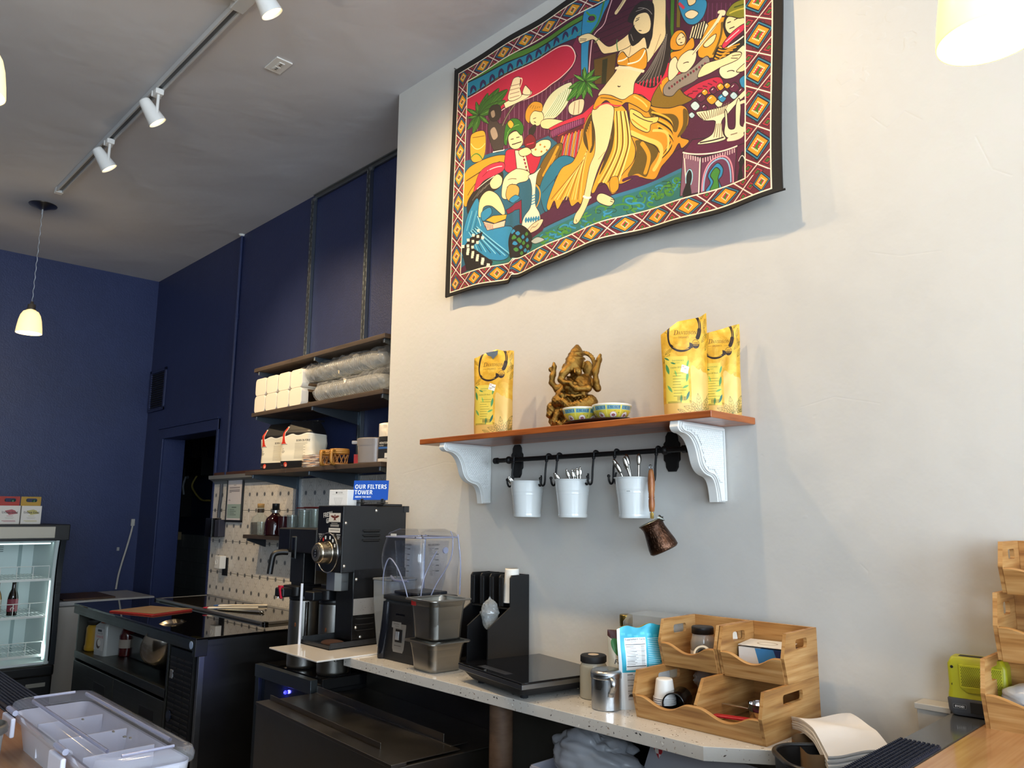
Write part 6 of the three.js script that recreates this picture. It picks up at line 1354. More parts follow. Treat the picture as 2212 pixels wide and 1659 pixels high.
{
  const y2 = CT + 0.1215 + 0.0075, t = thing('coffee_jar', 'instant coffee jar with a black lid in the bamboo bin', 'jar', [-1.262, y2, 0.135]);
  part(t, 'glass_body', lathe([[0, 0], [0.03, 0], [0.034, 0.005], [0.035, 0.05], [0.03, 0.068], [0.0275, 0.074]], 36), M(0xe9e4da, 0.06, 0, { transmission: 0.7, thickness: 0 })); part(t, 'coffee', lathe([[0, 0.003], [0.031, 0.004], [0.032, 0.048], [0, 0.05]], 30), M(0x2e1b12, 0.9)); part(t, 'label_band', new THREE.CylinderGeometry(0.0356, 0.0352, 0.026, 32, 1, true).translate(0, 0.016, 0), M(0xd8d4ca, 0.6)); part(t, 'lid', lathe([[0, 0.094], [0.029, 0.094], [0.031, 0.091], [0.031, 0.074], [0, 0.074]], 32), M(0x17171a, 0.45));
  const s = thing('plastic_scoop', 'white plastic scoop with a black ring lying in the coffee jar bin', 'scoop', [-1.205, y2, 0.19]); const wp = M(0xe6e1d4, 0.4);
  part(s, 'paddle', at(ext(shapeOf([[-0.012, 0], [0.012, 0], [0.028, 0.07], [0.02, 0.082], [-0.004, 0.084], [-0.016, 0.06]]), 0.006, 0.002), 0, 0.022, -0.03, -0.4, 0.4, -0.5), wp); part(s, 'ring', at(new THREE.TorusGeometry(0.019, 0.0055, 10, 32), -0.024, 0.03, 0.004, -0.7, 0.2, 0), wp); part(s, 'black_insert', at(new THREE.TorusGeometry(0.012, 0.006, 10, 28), -0.024, 0.03, 0.005, -0.7, 0.2, 0), MT.black);
  const b = thing('printed_box', 'open blue and white carton lying in a bamboo bin', 'box', [-1.075, y2, 0.105], 0.1);
  const bt = carton(2, 256, 128, (g, W, H) => { g.fillStyle = '#e6e4df'; g.fillRect(0, 0, W, H); g.fillStyle = '#3f86c4'; g.beginPath(); g.moveTo(90, 0); g.lineTo(190, 0); g.lineTo(230, H); g.lineTo(120, H); g.fill(); g.fillStyle = '#24356e'; g.beginPath(); g.moveTo(190, 0); g.lineTo(W, 0); g.lineTo(W, H); g.lineTo(230, H); g.fill(); });
  const btTop = carton(3, 128, 64, (g, W, H) => { g.fillStyle = '#e9e6df'; g.fillRect(0, 0, W, H); g.strokeStyle = '#b5ab9d'; g.lineWidth = 4; g.beginPath(); g.ellipse(64, 32, 26, 12, 0, 0, 7); g.stroke(); });
  part(b, 'carton', bx(0.13, 0.058, 0.085, 0, 0.029, 0.01, 0.0015), M(0xffffff, 0.45, 0, { map: bt })); part(b, 'lid_flap', bx(0.13, 0.0015, 0.085, 0, 0.066, 0.008, 0.0006).rotateX(0.06), M(0xffffff, 0.45, 0, { map: btTop }));
  const y1 = CT + 0.0075, cupW = M(0xeceae6, 0.35);
  for (let k = 0; k < 4; k++) { const c = part(scene, 'portion_cup', lathe([[0, 0.05], [0.02, 0.05], [0.0225, 0.047], [0.0285, 0.004], [0.031, 0.003], [0.031, 0], [0.0275, 0], [0.0215, 0.044], [0, 0.046]], 36), cupW); c.position.set(-1.288, y1 + 0.026 + k * 0.005, 0.29); tag(c, 'white portion cup in the upside-down stack inside the bamboo bin', 'cup', 'stacked white portion cups'); }
  const cyl1 = thing('black_tumbler', 'black cylindrical cup lying in the lower bamboo bin', 'cup', [-1.237, y1 + 0.036, 0.235]); part(cyl1, 'shell', at(lathe([[0.027, 0], [0.03, 0], [0.031, 0.003], [0.03, 0.09], [0.0, 0.09], [0, 0.085], [0.027, 0.085]], 32).rotateX(-PI / 2), 0, 0, 0.09, 0, 0.35), MT.blackGloss);
  const wr = part(scene, 'plastic_bag', (() => { const n = fractal(64, 4, 4, 57), g = new THREE.SphereGeometry(0.034, 40, 30), p = g.attributes.position; for (let i = 0; i < p.count; i++) { const k = 0.75 + n[(i * 5) % 4096] * 0.5; p.setXYZ(i, p.getX(i) * k * 1.3, p.getY(i) * k, p.getZ(i) * k); } g.computeVertexNormals(); return g; })(), M(0xdfe3e4, 0.1, 0, { transmission: 0.75, thickness: 0 })); wr.position.set(-1.25, y1 + 0.07, 0.13); tag(wr, 'crumpled clear plastic bag behind the black cup', 'plastic bag');
  const mc = thing('measuring_cup', 'steel measuring cup with a flat handle in the lower bamboo bin', 'measuring cup', [-1.04, y1 + 0.012, 0.22]); part(mc, 'bowl', lathe([[0, 0], [0.028, 0], [0.032, 0.004], [0.034, 0.045], [0.0355, 0.046], [0.033, 0.045], [0.031, 0.006], [0, 0.003]], 36), MT.chrome); part(mc, 'handle', bx(0.075, 0.003, 0.013, -0.068, 0.03, 0.012, 0.001), MT.chrome); part(mc, 'upper_band', new THREE.CylinderGeometry(0.0346, 0.0345, 0.016, 36, 1, true).translate(0, 0.036, 0), M(0x6f8db0, 0.15, 1));
  const rd = part(scene, 'red_spatula', [bx(0.11, 0.006, 0.022, 0, 0, 0, 0.003), bx(0.04, 0.005, 0.03, 0.06, 0, 0, 0.002)], M(0xb51d2c, 0.4)); rd.position.set(-1.075, y1 + 0.03, 0.3); rd.rotation.set(0, 0.05, 0.05); tag(rd, 'red silicone spatula lying in the lower bamboo bin', 'spatula');
}
// ---------------------------------------------------------------- coffee corner: board, grinder, brewer, servers, steel equipment
{
  const b = part(scene, 'cutting_board', bx(0.385, 0.006, 0.37, 0, 0.003, 0, 0.0015), M(0xe2dcd4, 0.14, 0, { clearcoat: 0.3, clearcoatRoughness: 0.06 })); b.position.set(-2.765, CT, 0.4); b.rotation.y = -0.03; tag(b, 'thin glossy white board under the coffee grinder jutting past the counter', 'board');
}
const GR = { x0: -2.945, x1: -2.75, y: CT + 0.006, top: 1.472 };
{
  const t = thing('coffee_grinder', 'tall black bulk coffee grinder with a big steel dial knob', 'coffee grinder', [0, 0, 0]);
  const bk = M(0x0e0e10, 0.36, 0, { bumpMap: T.plasticB, bumpScale: 0.0003, roughnessMap: smudgeR(0.28, 0.46, [3, 3]) });
  part(t, 'upper_housing', [bb(GR.x0, GR.x1, 1.205, GR.top, 0.085, 0.4, 0.004), bb(GR.x0 - 0.001, GR.x1 + 0.003, GR.top - 0.025, GR.top + 0.002, 0.072, 0.1, 0.002), bb(GR.x0 + 0.01, GR.x1 - 0.01, GR.top, GR.top + 0.01, 0.1, 0.2, 0.003)], bk);
  part(t, 'lower_housing', bb(GR.x0 + 0.004, GR.x1 - 0.002, GR.y + 0.012, 1.21, 0.085, 0.3, 0.004), bk);
  part(t, 'side_plate', ext(shapeOf([[0.085, GR.y], [0.345, GR.y], [0.34, GR.y + 0.012], [0.34, 1.215], [0.085, 1.215]]), 0.004, 0.0006).rotateY(-PI / 2).translate(GR.x1 + 0.004, 0, 0), bk);
  part(t, 'drip_tray', [bb(GR.x0 - 0.01, GR.x1 + 0.012, GR.y, GR.y + 0.006, 0.085, 0.445, 0.002), bb(GR.x0 - 0.01, GR.x0 - 0.006, GR.y, GR.y + 0.03, 0.12, 0.44, 0.002), bb(GR.x1 + 0.008, GR.x1 + 0.012, GR.y, GR.y + 0.026, 0.12, 0.44, 0.002), bb(GR.x0 - 0.01, GR.x1 + 0.012, GR.y, GR.y + 0.018, 0.44, 0.445, 0.002)], bk);
  const spill = new THREE.SphereGeometry(0.06, 28, 10, 0, 2 * PI, 0, PI / 2).scale(1.1, 0.22, 0.7); part(t, 'spilled_grounds', spill.translate((GR.x0 + GR.x1) / 2, GR.y + 0.006, 0.36), M(0x3a2112, 1));
  part(t, 'chute', [metric(ext(shapeOf([[-0.05, 0], [0.05, 0], [0.05, 0.032], [0.03, 0.05], [-0.03, 0.05], [-0.05, 0.032]]), 0.082, 0.001).rotateX(-PI / 2).rotateY(PI)).translate(-2.846, 1.132, 0.32 + 0.015)], MT.steel);
  // dial: black plate with printed marks, steel knob
  const zf = 0.4, dx = -2.848, dy = 1.282;
  const face = (() => { const [c, g] = canvas(512, 720); g.fillStyle = '#0e0e10'; g.fillRect(0, 0, 512, 720);
    g.save(); g.translate(150, 120); g.rotate(-0.12); g.fillStyle = '#e6e6e2'; g.font = 'bold 74px sans-serif'; g.fillText('FRESH', -40, 0, 200); g.fillText('GROUND', 20, 70, 260); g.restore();
    g.fillStyle = '#e4ded2'; g.fillRect(238, 70, 240, 100); g.fillStyle = '#151515'; g.fillRect(238, 170, 240, 66); g.fillStyle = '#e4ded2'; g.fillRect(238, 236, 240, 50); g.fillStyle = '#6a2f22'; g.beginPath(); g.moveTo(266, 100); g.quadraticCurveTo(330, 92, 352, 112); g.lineTo(364, 112); g.quadraticCurveTo(390, 92, 452, 100); g.quadraticCurveTo(420, 128, 372, 128); g.lineTo(392, 160); g.lineTo(368, 144); g.lineTo(358, 162); g.lineTo(348, 144); g.lineTo(326, 160); g.lineTo(344, 128); g.quadraticCurveTo(300, 128, 266, 100); g.fill(); g.beginPath(); g.arc(358, 98, 12, 0, 7); g.fill();
    g.fillStyle = '#e4ded2'; g.fillRect(290, 182, 130, 5); g.fillRect(270, 200, 180, 8); g.fillRect(270, 216, 180, 5); g.fillStyle = '#555'; g.fillRect(268, 256, 190, 6);
    g.fillStyle = '#dcdcd8'; g.font = 'bold 22px sans-serif'; ['TURKISH', 'ESPRESSO', 'DRIP', 'PERC', 'FRENCH'].forEach((w, k) => { g.fillText(w, 20 + k * 96, 318, 84); g.fillText(['FINE', 'FINE', 'FILTER', 'REG', 'PRESS'][k], 34 + k * 96, 342, 60); g.fillRect(40 + k * 96, 350, 40, 5); });
    g.fillStyle = '#e9e6dd'; g.fillRect(372, 398, 66, 76); g.fillStyle = '#222'; g.fillRect(384, 414, 40, 34); return tex(c); })();
  part(t, 'front_print', new THREE.PlaneGeometry(0.186, 0.262).translate(-2.8475, 1.337, zf + 0.0006), M(0xffffff, 0.36, 0, { map: face }));
  const dial = part(t, 'dial_plate', at(cyl(0.078, 0.08, 0.006, 0, 0, 0, 56).rotateX(PI / 2), dx, dy, zf + 0.003), MT.black); part(dial, 'dial_rim', at(new THREE.TorusGeometry(0.079, 0.0025, 8, 64), dx, dy, zf + 0.006), MT.chrome);
  const knob = part(t, 'knob', at(lathe([[0, 0.052], [0.03, 0.052], [0.036, 0.05], [0.041, 0.045], [0.043, 0.04], [0.043, 0.004], [0.046, 0]], 48).rotateX(PI / 2), dx - 0.0, dy, zf + 0.006), M(0xb6ab98, 0.26, 1), 'brushed steel adjusting knob'); part(knob, 'knob_cap', at(cyl(0.031, 0.031, 0.002, 0, 0, 0, 40).rotateX(PI / 2), dx, dy, zf + 0.0592), M(0x6f6c68, 0.4, 0.6)); part(knob, 'cap_badge', at(cyl(0.018, 0.018, 0.002, 0, 0, 0, 32).rotateX(PI / 2), dx, dy, zf + 0.0608), MT.black);
  for (let k = 0; k < 3; k++) part(knob, 'cap_screw', at(cyl(0.0035, 0.0035, 0.002, 0, 0, 0, 12).rotateX(PI / 2), dx, dy + (k - 1) * 0.011, zf + 0.0622), MT.screw);
  for (const [a, col] of [[2.15, 0xd02a22], [1.85, 0xe8e6e0], [1.3, 0xe8e6e0], [0.9, 0xe8e6e0], [0.5, 0xe8e6e0]]) part(dial, 'dial_mark', bx(0.008, 0.013, 0.001, dx + Math.cos(a) * 0.063, dy + Math.sin(a) * 0.063, zf + 0.0066, 0), M(col, 0.5));
  // side: screws, louvres, maker plate
  const xs = GR.x1 + 0.0005;
  for (const [y, z] of [[1.402, 0.385], [1.232, 0.385], [1.453, 0.24], [1.178, 0.328], [0.99, 0.322], [0.952, 0.3]]) part(t, 'screw', at(lathe([[0, 0.004], [0.004, 0.0034], [0.0062, 0]], 16).rotateZ(-PI / 2), xs + (y < 1.2 ? 0.004 : 0), y, z), MT.screw);
  for (let k = 0; k < 3; k++) { const v = part(t, 'louvre', tube([[xs, 1.372 - k * 0.019, 0.302], [xs + 0.004, 1.37 - k * 0.019, 0.29], [xs + 0.004, 1.37 - k * 0.019, 0.23], [xs, 1.372 - k * 0.019, 0.218]], 0.0032, 16, 6), bk); part(v, 'vent_slit', bb(xs - 0.001, xs + 0.0006, 1.364 - k * 0.019, 1.367 - k * 0.019, 0.222, 0.298, 0), M(0x020202, 0.9)); part(t, 'louvre', tube([[xs + 0.003, 1.025 - k * 0.022, 0.325], [xs + 0.007, 1.023 - k * 0.022, 0.315], [xs + 0.007, 1.023 - k * 0.022, 0.25], [xs + 0.003, 1.025 - k * 0.022, 0.24]], 0.0032, 16, 6), bk); }
  const plate = (() => { const [c, g] = canvas(128, 96), R = rng(3); g.fillStyle = '#a39f9a'; g.fillRect(0, 0, 128, 96); for (let k = 0; k < 60; k++) { g.fillStyle = `rgba(60,56,52,${R() * 0.4})`; g.fillRect(R() * 128, R() * 96, 1 + R() * 7, 1 + R() * 2); } return tex(c); })();
  part(t, 'maker_plate', at(new THREE.BoxGeometry(0.1, 0.064, 0.001).rotateY(PI / 2), GR.x1 + 0.0048, 1.07, 0.288), M(0xffffff, 0.4, 0.4, { map: plate }));
}
{ // filter box and promotional sign on top of the grinder
  const b = thing('filter_box', 'white paper filter carton lying on the coffee grinder', 'box', [-2.9, GR.top + 0.002, 0.31], 0.3); part(b, 'carton', bx(0.1, 0.066, 0.06, 0, 0.033, 0, 0.0015), MT.white);
  const bf = carton(4, 128, 96, (g, W, H) => { g.fillStyle = '#e6e4e0'; g.fillRect(0, 0, W, H); g.fillStyle = '#222'; g.fillRect(46, 12, 10, 10); g.font = '10px sans-serif'; g.fillText('FILTERS', 60, 21); g.strokeStyle = '#a9a9a6'; g.beginPath(); g.moveTo(34, 50); g.lineTo(94, 50); g.lineTo(82, 90); g.lineTo(46, 90); g.closePath(); g.stroke(); for (let k = 0; k < 8; k++) { g.beginPath(); g.moveTo(38 + k * 7, 52); g.lineTo(48 + k * 4.5, 88); g.stroke(); } g.fillStyle = '#cfcdc8'; g.fillRect(20, 26, 84, 3); });
  part(b, 'printed_face', new THREE.PlaneGeometry(0.098, 0.064).translate(0, 0.033, 0.0306), M(0xffffff, 0.6, 0, { map: bf }));
  const s = thing('sales_sign', 'blue counter sign about filters standing on the coffee grinder', 'sign', [-2.792, GR.top + 0.012, 0.245], 0.62);
  const st = carton(5, 512, 256, (g, W, H) => { g.fillStyle = '#1450b4'; g.fillRect(0, 0, W, H); g.fillStyle = '#eef2f8'; g.font = 'bold 78px sans-serif'; g.fillText('OUR FILTERS', 18, 110, 470); g.fillText('TOWER', 18, 184, 280); g.font = 'bold 30px sans-serif'; g.fillText('ABOVE THE REST.', 30, 228, 260); });
  part(s, 'panel', [bx(0.155, 0.082, 0.003, 0, 0.055, 0, 0.001).rotateX(-0.1)], M(0x1450b4, 0.4)); part(s, 'printed_panel', at(new THREE.PlaneGeometry(0.155, 0.082), 0, 0.055, 0.0022).rotateX(-0.1), M(0xffffff, 0.4, 0, { map: st })); part(s, 'clip_stand', [bx(0.012, 0.022, 0.014, -0.035, 0.008, -0.002, 0.002), bx(0.012, 0.022, 0.014, 0.055, 0.008, -0.002, 0.002), bx(0.04, 0.004, 0.03, -0.035, 0.002, 0, 0.001), bx(0.04, 0.004, 0.03, 0.055, 0.002, 0, 0.001)], MT.black);
}
{ // clear jug behind the blender
  const t = thing('blender_jug', 'clear spare blender jug standing between the grinder and the blender', 'jug', [-2.66, CT + 0.006, 0.2]);
  part(t, 'jug', loft([ring(0.1, 0.1, 0.014, 0.0, 4), ring(0.128, 0.128, 0.016, 0.17, 4), ring(0.132, 0.132, 0.016, 0.262, 4)], true, true, false), M(0xe3e6e6, 0.12, 0, { transmission: 0.75, thickness: 0 })); part(t, 'rim', tube(ring(0.135, 0.135, 0.018, 0.263, 4), 0.004, 60, 6, true), M(0x9a9d9c, 0.2, 0, { transmission: 0.4, thickness: 0 }));
}
// ---- steel stand (undercounter unit) with black brewer deck
const ST = { x0: -3.48, x1: -2.985, z1: 0.375, y: 0.757 };
{
  const t = thing('undercounter_fridge', 'small steel framed undercounter fridge with a dark glass door and blue lamp', 'fridge', [0, 0, 0]);
  part(t, 'cabinet', bb(ST.x0, ST.x1, 0.02, ST.y - 0.02, -0.2, ST.z1 - 0.03, 0.004), MT.blackMatte);
  part(t, 'top_frame', metric(ext(shapeOf([[ST.x0, ST.y - 0.052], [ST.x1, ST.y - 0.052], [ST.x1, ST.y], [ST.x0, ST.y]]), 0.03, 0.001).translate(0, 0, ST.z1 - 0.032)), M(0x6f777d, 1, 1, { roughnessMap: T.brushR }));
  part(t, 'door_frame', [bb(ST.x0, ST.x0 + 0.035, 0.1, ST.y - 0.054, ST.z1 - 0.032, ST.z1 - 0.004, 0.002), bb(ST.x1 - 0.02, ST.x1, 0.1, ST.y - 0.054, ST.z1 - 0.032, ST.z1 - 0.004, 0.002)], M(0x5b646c, 1, 1, { roughnessMap: T.brushR }));
  part(t, 'glass_door', bb(ST.x0 + 0.035, ST.x1 - 0.02, 0.1, ST.y - 0.054, ST.z1 - 0.03, ST.z1 - 0.02, 0.001), M(0x141c2a, 0.12, 0));
  part(t, 'toe_kick', bb(ST.x0, ST.x1, 0.0, 0.1, -0.2, ST.z1 - 0.06, 0.002), MT.blackMatte);
  part(t, 'indicator_lamp', ball(0.008, -3.22, ST.y - 0.085, ST.z1 - 0.018), M(0x1020ff, 0.4, 0, { emissive: new THREE.Color().setRGB(0.03, 0.03, 1), emissiveIntensity: 3.5 }));
  const L = new THREE.PointLight(new THREE.Color().setRGB(0.1, 0.1, 1), 0.012, 0, 2); L.name = 'indicator_light'; L.position.set(-3.22, ST.y - 0.085, ST.z1 - 0.006); L.shadow.radius = 0.4; t.add(L);
}
{ // twin brewer: deck, column, head
  const bk = M(0x17181b, 0.32), t = thing('coffee_brewer', 'black and steel twin coffee brewer behind the grinder', 'coffee brewer', [0, 0, 0]);
  part(t, 'warmer_deck', metric(bb(ST.x0 + 0.015, ST.x1 + 0.0, ST.y, ST.y + 0.003, -0.1, ST.z1 - 0.045, 0.001)), M(0x08080a, 0.08, 0, { roughnessMap: T.glossR }));
  part(t, 'deck_box', bb(ST.x0 + 0.03, ST.x1 + 0.012, ST.y - 0.045, ST.y - 0.0005, -0.15, ST.z1 - 0.05, 0.004), bk);
  part(t, 'column', bb(-3.42, -3.12, ST.y + 0.003, 1.3, -0.1, 0.1, 0.006), bk);
  part(t, 'head', [bb(-3.44, -3.1, 1.262, 1.372, -0.1, 0.315, 0.006)], bk); part(t, 'spray_housing', bb(-3.335, -3.215, 1.128, 1.27, 0.02, 0.305, 0.006), bk);
  part(t, 'steel_side', metric(bb(-3.1, -3.096, 1.135, 1.374, -0.06, 0.312, 0.001)), M(0x8f897f, 1, 1, { roughnessMap: T.brushR })); part(t, 'display_window', [bb(-3.305, -3.265, 1.235, 1.335, 0.315, 0.319, 0.002)], M(0x3a4046, 0.15));
  part(t, 'display_glass', bb(-3.3, -3.27, 1.24, 1.33, 0.3185, 0.3205, 0.001), M(0x0a0c10, 0.06)); part(t, 'touch_panel', bb(-3.43, -3.33, 1.27, 1.366, 0.315, 0.3165, 0.001), M(0x0c0c0e, 0.2));
  part(t, 'funnel_handle', tube([[-3.35, 1.262, 0.31], [-3.365, 1.262, 0.345], [-3.372, 1.25, 0.37], [-3.374, 1.21, 0.378], [-3.374, 1.165, 0.384]], 0.0135, 30, 12).scale(1, 1, 1), MT.black, 'black curved funnel handle');
  const sticker = carton(6, 128, 192, (g, W, H) => { g.fillStyle = '#ddd6ca'; g.fillRect(0, 0, W, 86); g.fillStyle = '#181818'; g.fillRect(0, 86, W, 50); g.fillStyle = '#ddd6ca'; g.fillRect(0, 136, W, 56); g.fillStyle = '#6a2f22'; g.beginPath(); g.moveTo(20, 26); g.lineTo(58, 36); g.lineTo(70, 36); g.lineTo(108, 26); g.lineTo(74, 52); g.lineTo(88, 76); g.lineTo(64, 60); g.lineTo(40, 76); g.lineTo(54, 52); g.fill(); g.fillStyle = '#ddd6ca'; g.fillRect(20, 98, 88, 5); g.fillRect(14, 112, 100, 5); g.fillStyle = '#666'; g.fillRect(20, 160, 90, 5); });
  part(t, 'side_sticker', at(new THREE.PlaneGeometry(0.07, 0.09).rotateY(PI / 2), -3.0952, 1.32, 0.23), M(0xffffff, 0.5, 0, { map: sticker }));
  part(t, 'water_hose', tube([[-3.36, 1.13, 0.06], [-3.4, 1.12, 0.12], [-3.41, 1.09, 0.16], [-3.4, 1.05, 0.14], [-3.38, 1.0, 0.05]], 0.007, 30, 8), M(0x6d6a66, 0.4, 0.7));
  part(t, 'power_cable', tube([[-3.4, 1.02, 0.1], [-3.415, 0.97, 0.16], [-3.4, 0.9, 0.17], [-3.39, 0.82, 0.1]], 0.004, 24, 6), MT.rubber);
}
function server(pos, label, lever) {
  const t = thing('coffee_server', label, 'coffee server', pos, 0, 'steel coffee servers on the brewer deck'), bk = M(0x101216, 0.35);
  part(t, 'body', lathe([[0, 0], [0.062, 0], [0.068, 0.006], [0.069, 0.015], [0.069, 0.29], [0.066, 0.297], [0, 0.297]], 48), M(0x9c9a96, 1, 1, { roughnessMap: T.brushR }));
  part(t, 'collar', lathe([[0.066, 0.295], [0.0705, 0.297], [0.0705, 0.315], [0.06, 0.318], [0, 0.318]], 40), bk);
  part(t, 'lid', [at(ext(rrect(0.12, 0.15, 0.02), 0.036, 0.004).rotateX(-PI / 2), 0, 0.318, 0.01), at(bx(0.075, 0.04, 0.05, 0, 0, 0, 0.008), 0, 0.332, 0.11), at(bx(0.1, 0.03, 0.1, 0, 0, 0, 0.01), 0, 0.365, 0.0)], bk);
  if (lever) { part(t, 'red_lever', [bx(0.03, 0.01, 0.014, 0.0, 0.356, 0.125, 0.003), at(bx(0.012, 0.05, 0.01, 0, 0, 0, 0.003), 0.02, 0.33, 0.135, 0, 0, 0.35)], M(0xb01533, 0.3), 'red pump lever'); part(t, 'spout', rod([-0.02, 0.345, 0.12], [-0.02, 0.305, 0.125], 0.006), MT.chrome); }
  part(t, 'sight_gauge', [bb(0.058, 0.074, 0.06, 0.29, 0.02, 0.034, 0.003)], MT.chrome); part(t, 'badge', at(cyl(0.009, 0.009, 0.002, 0, 0, 0, 20).rotateX(PI / 2), 0.03, 0.19, 0.0625).rotateY(0.0), M(0x7a4a2a, 0.5)); part(t, 'foot_ring', lathe([[0.05, 0], [0.064, 0], [0.064, 0.004], [0.05, 0.004]], 40), MT.rubber);
  return t;
}
server([-3.27, ST.y + 0.003, 0.255], 'steel coffee server with a red lever on the brewer deck', true); server([-3.045, ST.y + 0.003, 0.235], 'steel coffee server half hidden behind the coffee grinder', false);
{ const p = part(scene, 'white_tube', cyl(0.0055, 0.0055, 0.24, 0, 0.12, 0, 14), M(0xd9dde6, 0.35)); p.position.set(-3.0, ST.y + 0.155 + 0.003, 0.4); tag(p, 'thin white plastic tube standing at the edge of the board', 'tube'); p.position.set(-2.945, CT + 0.006, 0.458); }
// ---- low steel ice bin / prep unit, turned a few degrees
{
  const t = thing('prep_unit', 'low stainless steel prep unit with sliding lids under the quartz counter', 'prep unit', [-2.463, 0, 0.4], -3.85 * D2R);
  const st = M(0x86817a, 1, 1, { roughnessMap: smudgeR(0.3, 0.38, [1.6, 1.6]) }), H = 0.715, X0 = -0.5, X1 = 0.5, Z1 = 0.25, Z0 = -0.24;
  part(t, 'cabinet', metric(bb(X0, X1, 0.05, H - 0.012, Z0, Z1 - 0.004, 0.003)), st); part(t, 'front_ledge', metric(bb(X0, X1, H - 0.012, H, Z1 - 0.055, Z1, 0.002)), st);
  part(t, 'sliding_lid', [metric(bb(X0, X1 - 0.01, H - 0.006, H - 0.003, -0.01, Z1 - 0.055, 0.001)), metric(bb(X0, X1 - 0.16, H - 0.003, H + 0.017, Z1 - 0.062, Z1 - 0.059, 0.001))], st);
  part(t, 'sliding_lid', [metric(bb(X0, X1 - 0.05, H - 0.004, H - 0.001, -0.07, 0.0, 0.001)), metric(bb(X0, X1 - 0.1, H - 0.002, H + 0.024, -0.012, -0.009, 0.001))], st);
  part(t, 'rear_deck', metric(bb(X0, X1, H - 0.022, H - 0.014, Z0, -0.05, 0.001)), st); part(t, 'backsplash', metric(bb(X0, X1, H - 0.02, H + 0.11, Z0 - 0.012, Z0, 0.002)), st);
  const rt = carton(7, 96, 128, (g, W, H2) => { g.fillStyle = '#a9a8a4'; g.fillRect(0, 0, W, H2); g.fillStyle = '#1c1c1c'; g.font = 'bold 26px sans-serif'; g.fillText('K', 52, 32); for (let k = 0; k < 7; k++) g.fillRect(8, 50 + k * 9, 60 + (k * 13) % 24, 3); }); part(t, 'rating_label', new THREE.PlaneGeometry(0.05, 0.066).translate(0.41, H + 0.045, Z0 + 0.0012), M(0xffffff, 0.5, 0, { map: rt }));
  part(t, 'badge', bx(0.06, 0.012, 0.002, 0.15, H + 0.085, Z0 + 0.002, 0.001), M(0x9a9a98, 0.3, 0.8)); for (const x of [X0 + 0.05, X1 - 0.05]) for (const z of [Z0 + 0.05, Z1 - 0.05]) part(t, 'leg', cyl(0.02, 0.016, 0.06, x, 0.03, z, 16), MT.steel);
}
